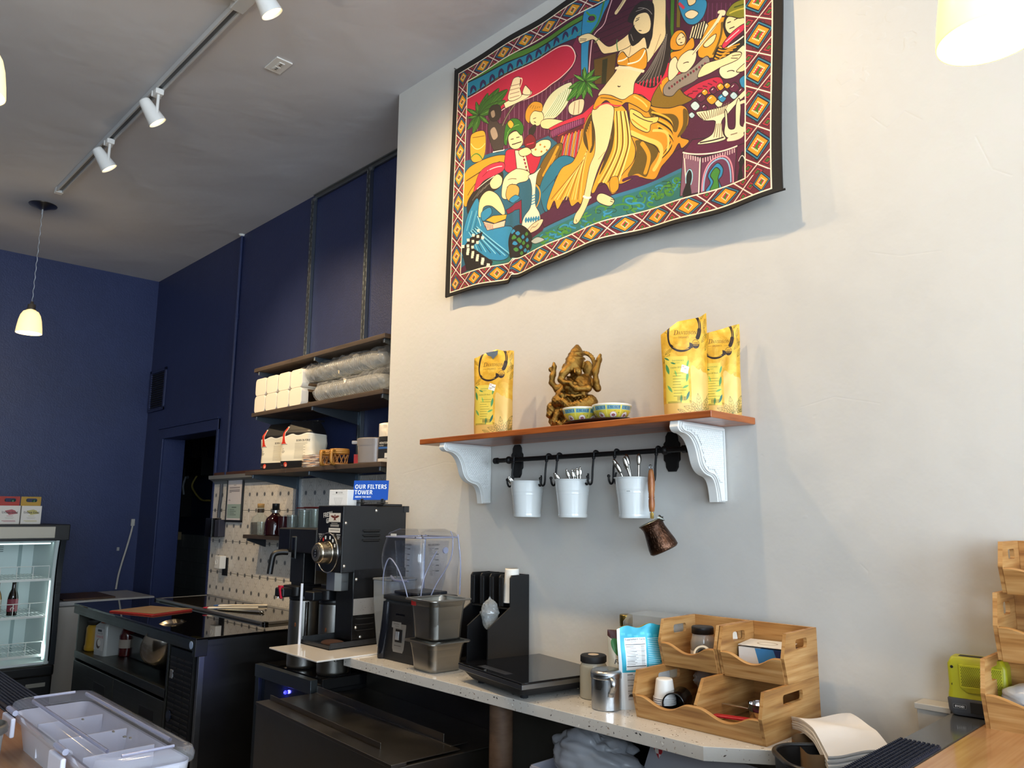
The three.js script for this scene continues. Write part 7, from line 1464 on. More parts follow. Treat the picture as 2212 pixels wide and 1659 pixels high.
// ---- under the right part of the counter
{
  const p = thing('waste_cabinet', 'scuffed dark steel cabinet under the counter beside the wooden post', 'cabinet', [-1.63, 0, 0.03]);
  const sc = (() => { const R = rng(61), a = fractal(256, 5, 5, 62), im = (i) => ramp(0.5 + (a[i] - 0.5) * 1.2, hex(0x3c3b36), hex(0x4a4842), hex(0x585650)); return dataTex(256, im, true, [1.2, 1.2]); })();
  part(p, 'body', metric(bb(-0.28, 0.1, 0.02, 0.86, 0.0, 0.25, 0.004)), M(0xffffff, 0.4, 0.5, { map: sc })); part(p, 'corner_post', bb(0.1, 0.135, 0.0, 0.86, 0.02, 0.25, 0.003), MT.blackMatte); part(p, 'corner_post', bb(-0.305, -0.28, 0.0, 0.86, 0.02, 0.25, 0.003), MT.blackMatte); part(p, 'paper_scrap', bx(0.02, 0.03, 0.002, -0.29, 0.7, 0.252, 0.001), M(0xc9cdd2, 0.6));
  const cr = thing('paper_goods_box', 'white printed carton stuffed with a plastic bag under the counter', 'box', [-1.5, 0, 0.34]);
  const ft = carton(8, 256, 128, (g, W, H) => { g.fillStyle = '#c9c6d6'; g.fillRect(0, 0, W, H); g.strokeStyle = '#3a3646'; g.lineWidth = 3; g.beginPath(); g.ellipse(60, 74, 16, 34, 0.1, 0, 7); g.stroke(); for (let k = 0; k < 5; k++) { g.beginPath(); g.moveTo(48, 56 + k * 9); g.lineTo(72, 52 + k * 9); g.stroke(); } g.fillStyle = '#3a3646'; for (let k = 0; k < 6; k++) g.fillRect(92, 44 + k * 11, 44 - k * 3, 5); });
  part(cr, 'carton', [bb(-0.16, 0.16, 0.0, 0.735, -0.09, -0.086, 0), bb(-0.16, 0.16, 0.0, 0.735, 0.086, 0.09, 0), bb(-0.16, -0.156, 0, 0.735, -0.09, 0.09, 0), bb(0.156, 0.16, 0, 0.735, -0.09, 0.09, 0)], M(0xcac8d6, 0.6)); part(cr, 'printed_front', new THREE.PlaneGeometry(0.318, 0.16).translate(0, 0.652, 0.0908), M(0xffffff, 0.6, 0, { map: ft }));
  const bag = (w, h, d, seed) => { const n = fractal(128, 4, 5, seed), g = new THREE.SphereGeometry(1, 72, 52), p2 = g.attributes.position, v = V(); for (let i = 0; i < p2.count; i++) { v.fromBufferAttribute(p2, i); const a = Math.atan2(v.z, v.x) / 6.283 + 0.5, b = Math.acos(Math.max(-1, Math.min(1, v.y))) / PI, k = 0.72 + Math.pow(Math.abs(n[((b * 127) | 0) * 128 + ((a * 127) | 0)] - 0.5) * 2, 0.7) * 0.55; p2.setXYZ(i, v.x * w * k, v.y * h * k, v.z * d * k); } g.computeVertexNormals(); return g; };
  const b1 = part(scene, 'plastic_liner', bag(0.16, 0.1, 0.1, 71), M(0xd6dae2, 0.25, 0, { transmission: 0.35, thickness: 0 })); b1.position.set(-1.51, 0.76, 0.325); tag(b1, 'crumpled white plastic bag rising out of the printed carton', 'plastic bag');
  const st = thing('takeout_boxes', 'flat white folded takeout cartons leaning under the counter end', 'box', [-1.2, 0, 0.3], -0.12);
  part(st, 'carton', [at(bx(0.34, 0.3, 0.03, 0, 0, 0, 0.003), 0, 0.7, 0.02, -0.5), ], M(0xd2d3de, 0.55)); part(st, 'carton', bb(-0.2, 0.2, 0.0, 0.66, -0.12, 0.1, 0.003), M(0xc2c3ce, 0.6));
  const ck = carton(9, 64, 64, (g, W, H) => { g.fillStyle = '#e6e2e0'; g.fillRect(0, 0, W, H); g.fillStyle = '#b32030'; for (let i = 0; i < 4; i++) for (let j = 0; j < 4; j++) if ((i + j) % 2) g.fillRect(i * 16, j * 16, 16, 16); });
  const c2 = part(scene, 'checked_liner', at(ext(shapeOf([[0, 0], [0.05, 0.006], [0.022, -0.034]]), 0.001, 0), 0, 0, 0), M(0xffffff, 0.6, 0, { map: (() => { const q = ck; q.wrapS = q.wrapT = THREE.RepeatWrapping; q.repeat.set(22, 22); return q; })() })); c2.position.set(-1.255, 0.872, 0.4); tag(c2, 'red and white checked paper corner sticking out under the counter', 'paper');
}
// ---------------------------------------------------------------- blue recess: pipe, vent, doorway, tiles
{
  const t = thing('conduit_pipe', 'thin navy painted conduit pipe running down the blue wall', 'pipe', [-5.537, 0, RECESS + 0.012]); part(t, 'pipe', cyl(0.0115, 0.0115, CEIL - 1.71, 0, (CEIL + 1.71) / 2, 0, 16), paintNavy); for (const y of [2.9, 2.25]) part(t, 'coupling', cyl(0.0155, 0.0155, 0.045, 0, y, 0, 16), paintNavy); part(t, 'escutcheon', lathe([[0, 0], [0.028, 0], [0.016, -0.014], [0, -0.014]], 20).translate(0, CEIL, 0), MT.white);
  const v = thing('wall_vent', 'square navy painted air grille beside the room corner', 'vent', [-7.075, 2.505, RECESS]); part(v, 'frame', [bb(-0.185, 0.185, 0.16, 0.19, 0, 0.014), bb(-0.185, 0.185, -0.19, -0.16, 0, 0.014), bb(-0.185, -0.155, -0.19, 0.19, 0, 0.014), bb(0.155, 0.185, -0.19, 0.19, 0, 0.014)], paintNavy); part(v, 'duct_back', bb(-0.16, 0.16, -0.165, 0.165, 0.0, 0.002, 0), M(0x05060a, 0.9)); for (let k = 0; k < 16; k++) part(v, 'slat', bx(0.316, 0.003, 0.014, 0, -0.15 + k * 0.02, 0.007, 0).rotateX(0), paintNavy);
}
{ // store room: tiles, boxes, cables
  const tl = M(0x8b8d8c, 0.3, 0, { roughnessMap: smudgeR(0.2, 0.4, [3, 3]) }), g = new RoundedBoxGeometry(0.298, 0.148, 0.008, 1, 0.002), w = scene.children.find((o) => o.name === 'wall_storeroom'); 
  for (let r = 0; r < 7; r++) for (let k = 0; k < 11; k++) { const m = part(w, 'tile', g, tl); m.position.set(-9.9 + k * 0.3 + (r % 2) * 0.15, 0.21 + r * 0.15, -1.496); }
  const sw = part(scene, 'switch_box', bx(0.15, 0.09, 0.04, 0, 0, 0, 0.004), M(0xb09a72, 0.6)); sw.position.set(-9.27, 1.165, -1.47); tag(sw, 'small beige junction box on the storeroom wall', 'junction box');
  const bk = M(0x07080b, 0.6), p = thing('electric_panel', 'black electrical panel hanging on the storeroom wall', 'electrical panel', [-9.2, 1.66, -1.5]); part(p, 'cabinet', bx(0.42, 0.56, 0.12, 0, 0, 0.06, 0.006), bk); part(p, 'door_seam', bx(0.36, 0.5, 0.004, 0, 0, 0.122, 0.001), M(0x0d0f13, 0.5));
  const q = thing('network_rack', 'black network box with hanging cables in the storeroom', 'network box', [-8.62, 1.93, -1.5]); part(q, 'case', bx(0.42, 0.2, 0.16, 0, 0, 0.08, 0.005), bk); part(q, 'patch_tag', bx(0.06, 0.03, 0.002, -0.15, -0.11, 0.16, 0), M(0x8a8f96, 0.6));
  const R = rng(17); for (let k = 0; k < 9; k++) { const x = -0.2 + k * 0.05; part(q, 'cable', tube([[x, 0.1, 0.1], [x + (R() - 0.5) * 0.1, 0.3, 0.12], [x * 2 + (R() - 0.5) * 0.3, 0.62, 0.1], [x * 2.4, 0.95, 0.05]], 0.012, 24, 6), MT.rubber); }
  part(q, 'yellow_cable', tube([[0.05, -0.1, 0.14], [0.02, -0.2, 0.17], [0.08, -0.28, 0.16], [0.2, -0.36, 0.13], [0.35, -0.37, 0.1]], 0.011, 30, 6), M(0xa8954a, 0.5)); part(q, 'white_cable', tube([[-0.25, -0.1, 0.14], [-0.28, -0.2, 0.15], [-0.27, -0.3, 0.14]], 0.012, 20, 6), M(0x9aa0a6, 0.5));
  const hk = part(scene, 'bent_pipe', [tube([[0, 0, 0], [0.02, 0.16, 0.02], [0.12, 0.24, 0.03], [0.3, 0.25, 0.02]], 0.03, 30, 10)], bk); hk.position.set(-9.35, 1.86, -1.44); tag(hk, 'black bent duct pipe above the electrical panel', 'pipe');
}
const tileTex = (() => {
  const S = 256, [c, g] = canvas(S, S), n = fractal(256, 5, 4, 83); const im = g.createImageData(S, S); for (let i = 0; i < S * S; i++) { const v = (n[i] - 0.5) * 14; im.data[i * 4] = 222 + v; im.data[i * 4 + 1] = 217 + v; im.data[i * 4 + 2] = 209 + v; im.data[i * 4 + 3] = 255; } g.putImageData(im, 0, 0);
  const H = S / 2;
  for (let i = -1; i <= 2; i++) for (let j = -1; j <= 2; j++) { const x = i * H, y = j * H; g.strokeStyle = 'rgba(128,126,122,.55)'; g.lineWidth = 1.6; for (let k = 0; k < 16; k++) { const a = k / 16 * 2 * PI; if (k % 4 === 0) continue; g.beginPath(); g.moveTo(x + Math.cos(a) * 12, y + Math.sin(a) * 12); g.lineTo(x + Math.cos(a) * 62, y + Math.sin(a) * 62); g.stroke(); }
    g.fillStyle = '#5d5e60'; g.beginPath(); for (let k = 0; k < 16; k++) { const a = k / 16 * 2 * PI, r = k % 2 ? 12 : 21; g.lineTo(x + Math.cos(a) * r, y + Math.sin(a) * r); } g.fill(); g.strokeStyle = '#8d8d8c'; g.lineWidth = 1.4; g.beginPath(); g.arc(x, y, 7, 0, 7); g.stroke();
    g.fillStyle = 'rgba(176,170,160,.75)'; for (let k = 0; k < 4; k++) { g.save(); g.translate(x + H / 2, y + H / 2); g.rotate(PI / 4 + k * PI / 2); g.beginPath(); g.moveTo(0, 0); g.lineTo(18, -5); g.lineTo(30, 0); g.lineTo(18, 5); g.fill(); g.restore(); } }
  return tex(c, true, [1, 1]);
})();
{
  const t = thing('tile_backsplash', 'cream tile backsplash with grey star motifs on the recess wall', 'backsplash', [0, 0, 0]);
  part(t, 'grout_bed', bb(-5.735, WALL_END, 0.85, 1.655, RECESS, RECESS + 0.004, 0), M(0x8f8b84, 0.9));
  const P = 0.218, tm = M(0xffffff, 0.34, 0, { map: tileTex, clearcoat: 0.2, clearcoatRoughness: 0.3 }), rows = [[0.85, 1.018], [1.018, 1.236], [1.236, 1.454], [1.454, 1.653]], cache = {};
  for (const [y0, y1] of rows) for (let k = 0; k < 13; k++) {
    const x0 = Math.max(-5.735, -5.79 + k * P), x1 = Math.min(WALL_END, -5.79 + (k + 1) * P), key = [y0, (x1 - x0).toFixed(3), k === 0].join(); if (x1 - x0 < 0.01) continue;
    if (!cache[key]) { const g = new RoundedBoxGeometry(x1 - x0 - 0.0025, y1 - y0 - 0.0025, 0.007, 1, 0.001), p = g.attributes.position, uv = g.attributes.uv; for (let i = 0; i < p.count; i++) uv.setXY(i, (p.getX(i) + (x0 + x1) / 2 - (-5.79 + k * P)) / P, (p.getY(i) + (y0 + y1) / 2 - 1.018) / P); cache[key] = g; }
    const m = part(t, 'tile', cache[key], tm); m.position.set((x0 + x1) / 2, (y0 + y1) / 2, RECESS + 0.0075);
  }
  part(t, 'edge_strip', bb(-5.75, -5.735, 0.84, 1.66, RECESS, RECESS + 0.014, 0.002), paintNavy);
}
{ const l = part(scene, 'ledge_moulding', ext(shapeOf([[0, 0], [0.012, 0], [0.016, 0.02], [0.034, 0.03], [0.05, 0.036], [0.052, 0.06], [0, 0.06]]), 1.08, 0.001).rotateY(-PI / 2), M(0x77797a, 0.6)); l.position.set(-4.66, 1.645, RECESS + 0.0005); tag(l, 'grey crown moulding ledge above the cream tiles', 'moulding');
  const w = part(scene, 'wood_strip', metric(bb(-5.74, WALL_END, 1.706, 1.73, RECESS, RECESS + 0.016, 0.002)), M(0x4a2c22, 0.6)); tag(w, 'dark brown wood strip along the top of the backsplash', 'wood strip'); }
{ // notice, terminal, plug
  const nt = carton(10, 256, 384, (g, W, H) => { g.fillStyle = '#ddd8da'; g.fillRect(0, 0, W, H); g.fillStyle = '#9fb3ac'; g.fillRect(8, 236, W - 16, 132); g.fillStyle = '#55505c'; g.font = 'bold 12px sans-serif'; g.fillText('NOTICE', 100, 62); for (let k = 0; k < 7; k++) if (k !== 2) g.fillRect(28, 74 + k * 8, 180 - (k === 6 ? 140 : 0), 4); g.fillRect(20, 190, 26, 3); g.fillRect(20, 200, 40, 3); g.fillStyle = '#3f524c'; g.fillRect(86, 262, 80, 7); for (let k = 0; k < 4; k++) { g.fillRect(24, 286 + k * 16, 12, 4); g.fillRect(52, 286 + k * 16, 80 + (k * 31) % 60, 4); } });
  const t = thing('framed_notice', 'black framed notice with a white and green sheet on the tiles', 'notice', [-5.35, 1.527, RECESS + 0.012]); part(t, 'frame', [bb(-0.128, 0.128, -0.155, 0.155, 0, 0.006, 0.001), bb(-0.128, -0.116, -0.155, 0.155, 0, 0.014), bb(0.116, 0.128, -0.155, 0.155, 0, 0.014), bb(-0.128, 0.128, -0.155, -0.14, 0, 0.014), bb(-0.128, 0.128, 0.146, 0.155, 0, 0.014)], MT.black); part(t, 'printed_sheet', new THREE.PlaneGeometry(0.234, 0.286).translate(0, 0.003, 0.0075), M(0xffffff, 0.5, 0, { map: nt }));
  const d = thing('wall_terminal', 'black wall device fed by a grey cable cover on the tiles', 'device', [-5.585, 1.33, RECESS + 0.012]); part(d, 'housing', bx(0.11, 0.135, 0.07, -0.03, 0, 0.035, 0.004), MT.blackGloss); part(d, 'holster', bx(0.07, 0.12, 0.05, 0.065, -0.003, 0.025, 0.004), M(0x2c2d3c, 0.5)); part(d, 'cable_cover', [tube([[0.0, 0.07, 0.012], [0.0, 0.14, 0.012], [0.012, 0.22, 0.012], [0.014, 0.315, 0.012]], 0.012, 24, 8)], M(0x44464e, 0.5));
  const o = thing('outlet_plate', 'black duplex outlet plate on the cream tiles', 'outlet', [-5.442, 1.062, RECESS + 0.011]); part(o, 'plate', bx(0.082, 0.125, 0.006, 0, 0, 0.003, 0.002), MT.black); part(o, 'receptacle', bx(0.034, 0.03, 0.003, 0, -0.025, 0.007, 0.002), MT.blackMatte);
  const q = thing('plug_adapter', 'white plug-in adapter on the black outlet plate', 'adapter', [-5.462, 1.092, RECESS + 0.018]); part(q, 'body', bx(0.088, 0.09, 0.045, 0, 0, 0.025, 0.005), MT.white); part(q, 'button_ring', at(new THREE.TorusGeometry(0.017, 0.002, 6, 28), -0.01, 0.0, 0.048), MT.white);
}
// ---- small shelf on the tiles with bottles and glasses
{
  const t = thing('tile_shelf', 'short dark wood shelf on a metal bracket across the tiles', 'shelf', [0, 1.298, 0]); const dk = woodTex([0x2c2420, 0x3a302a, 0x463a33], 601, 0.4, 256), dm = M(0xffffff, 0.5, 0, { map: dk });
  part(t, 'board', metric(bb(-4.935, -3.95, -0.024, 0, RECESS + 0.011, -0.215, 0.002)), dm); for (const x of [-4.86, -4.2]) part(t, 'bracket', ext(shapeOf([[0, 0], [0.125, 0], [0.125, -0.012], [0.0, -0.055]]), 0.02, 0.001).rotateY(-PI / 2).translate(x, -0.0245, RECESS + 0.011), M(0x3c4046, 0.4, 0.7));
  const clear = M(0xf0f4f2, 0.03, 0, { transmission: 0.92, thickness: 0 }), Y0 = 1.298;
  const b1 = thing('cork_bottle', 'round clear glass bottle with a cork stopper', 'bottle', [-4.815, Y0, -0.27]); part(b1, 'glass', lathe([[0, 0], [0.058, 0], [0.062, 0.006], [0.06, 0.06], [0.058, 0.085], [0.045, 0.115], [0.024, 0.13], [0.019, 0.14], [0.018, 0.165], [0.021, 0.168], [0.021, 0.175]], 36), clear); part(b1, 'liquid', lathe([[0, 0.004], [0.056, 0.004], [0.056, 0.08], [0, 0.082]], 30), M(0x1b1812, 0.1, 0, { transmission: 0.3, thickness: 0 })); part(b1, 'cork', lathe([[0, 0.2], [0.02, 0.2], [0.022, 0.197], [0.021, 0.172], [0, 0.172]], 24), M(0xb58d55, 0.8)); part(b1, 'neck_wrap', lathe([[0.0188, 0.142], [0.0205, 0.143], [0.0205, 0.165], [0.0188, 0.166]], 24), M(0x2a2018, 0.6));
  const b2 = thing('wine_bottle', 'round dark red bottle with a black stopper', 'bottle', [-4.62, Y0, -0.275]); part(b2, 'glass', lathe([[0, 0], [0.062, 0], [0.066, 0.006], [0.064, 0.075], [0.055, 0.105], [0.03, 0.128], [0.021, 0.14], [0.02, 0.165]], 36), M(0x3a0d14, 0.05, 0, { transmission: 0.5, thickness: 0 })); part(b2, 'neck_band', lathe([[0.0205, 0.14], [0.0225, 0.141], [0.0215, 0.158], [0.0205, 0.158]], 24), MT.steel); part(b2, 'stopper', lathe([[0, 0.2], [0.022, 0.2], [0.023, 0.197], [0.022, 0.158], [0, 0.158]], 24), MT.black);
  const gl = (x, z, r, h, m, label, group) => { const g = part(scene, 'drinking_glass', lathe([[0, 0], [r * 0.8, 0], [r * 0.86, 0.004], [r * 0.92, h * 0.5], [r, h], [r * 0.97, h], [r * 0.88, h * 0.5], [r * 0.78, 0.008], [0, 0.008]], 28), m); g.position.set(x, Y0, z); tag(g, label, 'glass', group); };
  gl(-4.712, -0.232, 0.03, 0.085, clear, 'small clear tumbler between the cork bottle and the red bottle', 'glasses on the tile shelf');
  const red = M(0x5a1420, 0.05, 0, { transmission: 0.55, thickness: 0 }); for (const x of [-4.5, -4.43]) gl(x, -0.27, 0.034, 0.12, red, 'dark red glass tumbler beside the red bottle', 'red tumblers on the tile shelf');
  for (const [x, h, z] of [[-4.355, 0.13, -0.25], [-4.29, 0.15, -0.29], [-4.23, 0.16, -0.26], [-4.16, 0.165, -0.29], [-4.1, 0.165, -0.26], [-4.03, 0.165, -0.28]]) gl(x, z, 0.034, h, clear, 'clear glass mug on the tile shelf above the brewer', 'clear glasses on the tile shelf');
  const rb = part(scene, 'glass_stand', [tube([[-0.16, 0, 0], [0.16, 0, 0]], 0.004, 4, 6), bx(0.1, 0.004, 0.05, 0.02, 0.004, 0, 0.001)], M(0x8a2a22, 0.5)); rb.position.set(-4.17, 1.47, -0.26); tag(rb, 'red rimmed tray resting on the clear glasses', 'tray');
}
// ---- standards and three dark shelves
const shelfWood = woodTex([0x2e2520, 0x3d322b, 0x4a3d34, 0x54463b], 611, 0.5), shelfMat = M(0xffffff, 0.55, 0, { map: shelfWood }), stdMat = M(0x9aa2a8, 0.34, 1), brkMat = M(0x59636d, 0.42, 0.85), SF = -0.015;
{
  const slots = []; for (const x of [-4.452, -3.79, -3.125]) { const t = thing('shelf_standard', x < -4 ? 'slotted metal shelf standard nearest the conduit pipe' : x < -3.5 ? 'slotted metal shelf standard in the middle of the blue wall' : 'slotted metal shelf standard beside the grey wall end', 'shelf standard', [x, 0, RECESS], 0, 'shelf standards on the blue wall'); part(t, 'channel', [bb(-0.0185, 0.0185, 0.95, CEIL - 0.035, 0, 0.003, 0), bb(-0.0185, -0.0155, 0.95, CEIL - 0.035, 0, 0.026, 0.001), bb(0.0155, 0.0185, 0.95, CEIL - 0.035, 0, 0.026, 0.001), bb(-0.0185, -0.004, 0.95, CEIL - 0.035, 0.023, 0.026, 0.0005), bb(0.004, 0.0185, 0.95, CEIL - 0.035, 0.023, 0.026, 0.0005)], stdMat); const sl = []; for (let k = 0; k < 60; k++) sl.push(bx(0.006, 0.018, 0.001, -0.011, 2.36 + k * 0.0195, 0.0262, 0), bx(0.006, 0.018, 0.001, 0.011, 2.36 + k * 0.0195, 0.0262, 0)); const s = part(t, 'slot_rows', sl.filter((_, i) => i % 3 !== 2), M(0x2a2d33, 0.7)); s.userData.kind = 'stuff'; part(t, 'hanger_clip', bx(0.03, 0.02, 0.016, 0.026, CEIL - 0.05, 0.02, 0.002), stdMat); }
  const r = part(scene, 'hang_track', [bb(-4.46, WALL_END, CEIL - 0.042, CEIL - 0.004, RECESS, RECESS + 0.004, 0), bb(-4.46, WALL_END, CEIL - 0.042, CEIL - 0.036, RECESS, RECESS + 0.018, 0.001), bb(-4.46, WALL_END, CEIL - 0.01, CEIL - 0.004, RECESS, RECESS + 0.018, 0.001)], M(0x7d848a, 0.4, 0.9)); tag(r, 'horizontal metal hang track under the ceiling above the shelves', 'track');
  const labels = ['dark wood shelf with nothing on it, topmost on the blue wall', 'dark wood shelf carrying paper towels and bagged cups', 'dark wood shelf carrying coffee bags just above the tiles'];
  [2.318, 2.041, 1.687].forEach((y, k) => { const t = thing('storage_shelf', labels[k], 'shelf', [0, y, 0]); const seam = -4.03;
    part(t, 'board', metric(bb(k === 2 ? -4.535 : -4.5, seam, -0.024, 0, RECESS + 0.028, SF, 0.002)), shelfMat); part(t, 'board', metric(bb(seam + 0.002, -3.105, -0.024, 0, RECESS + 0.028, SF, 0.002)), shelfMat);
    for (const x of [-4.452, -3.79, -3.125]) { const b = part(t, 'bracket', ext(shapeOf([[0.028, 0], [0.3, 0], [0.326, 0], [0.326, -0.016], [0.3, -0.024], [0.028, -0.075]]), 0.005, 0.0008).rotateY(-PI / 2).translate(x + 0.003, -0.025, RECESS), brkMat); part(b, 'flange', bb(x - 0.011, x + 0.011, -0.028, -0.0245, RECESS + 0.03, RECESS + 0.326, 0.001), brkMat); part(b, 'tip_cap', bx(0.012, 0.02, 0.004, x, -0.034, RECESS + 0.3275, 0.001), stdMat); } });
}
// ---- middle shelf: folded paper towels, sleeves of clear cups
{
  const Y0 = 2.041, pt = M(0xe3dacb, 0.85), mk = (w, h) => ext(rrect(w, h, 0.022), 0.2, 0.003, 5).translate(0, h / 2, -0.2), w = 0.137, h = 0.1;
  const endT = carton(11, 64, 64, (g, W, H) => { g.fillStyle = '#dfd6c8'; g.fillRect(0, 0, W, H); g.fillStyle = 'rgba(190,178,160,.5)'; for (let k = 0; k < 26; k++) g.fillRect(4, 3 + k * 2.4, 56, 0.8); });
  const side = M(0x7a5c3c, 0.8), rows = [0, 1];
  for (const r of rows) for (let k = 0; k < 4; k++) { const t = thing('paper_towels', r ? 'pack of folded paper towels in the upper row on the shelf' : 'pack of folded paper towels in the lower row on the shelf', 'paper towels', [-4.425 + k * (w + 0.008) + (r ? 0.004 : 0), Y0 + r * (h + 0.006), -0.03], 0, r ? 'upper row of paper towel packs' : 'lower row of paper towel packs'); part(t, 'folded_sheets', mk(w - 0.006, h), pt); part(t, 'paper_band', bb(-w / 2, w / 2, 0.004, h - 0.004, -0.19, -0.03, 0.012), side); }
  // clear cup sleeves under crumpled film
  const cupM = M(0xe4e6e4, 0.08, 0.0, { transmission: 0.72, thickness: 0 }), film = M(0xffffff, 0.05, 0, { transmission: 0.93, thickness: 0, flatShading: true });
  const sleeve = (L, r) => { const p = []; const n = Math.round(L / 0.02); p.push([0.0, 0]); for (let k = 0; k < n; k++) { const y = k * 0.02; p.push([r * 0.94, y], [r, y + 0.002], [r, y + 0.007], [r * 0.95, y + 0.009]); } p.push([r * 0.82, n * 0.02 + 0.03], [r * 0.66, n * 0.02 + 0.07], [0, n * 0.02 + 0.07]); return lathe(p, 26).rotateZ(-PI / 2); };
  const crink = (L, r, seed) => { const N = 34, K = 15, R = rng(seed), rings = []; for (let j = 0; j <= N; j++) { const o = [], v = j / N, taper = v < 0.12 ? 0.35 + v * 5.4 : 1; for (let i = 0; i < K; i++) { const a = (i + (R() - 0.5) * 0.9) / K * 2 * PI, rr = r * taper * (0.86 + R() * 0.34), x = v * L + (R() - 0.5) * L / N * 1.1; o.push([x, Math.max(-0.056, Math.sin(a) * rr), Math.cos(a) * rr]); } rings.push(o); } return loft(rings, true, true, true); };
  const put = (x, y, z, L, seed, label) => { const t = thing('cup_sleeve', label, 'plastic cups', [x, y, z], 0, 'bagged clear cups on the shelf'); part(t, 'nested_cups', sleeve(L - 0.16, 0.046).translate(0.06, 0, 0), cupM); part(t, 'plastic_film', crink(L, 0.058, seed), film, 'crumpled clear plastic film'); };
  const ly = Y0 + 0.058; put(-3.86, ly, -0.085, 0.72, 201, 'lower front sleeve of clear cups in crumpled film'); put(-4.06, ly + 0.118, -0.09, 0.9, 202, 'upper front sleeve of clear cups in crumpled film'); put(-3.84, ly, -0.215, 0.68, 203, 'lower rear sleeve of clear cups in crumpled film'); put(-3.95, ly + 0.125, -0.21, 0.8, 204, 'upper rear sleeve of clear cups in crumpled film');
}
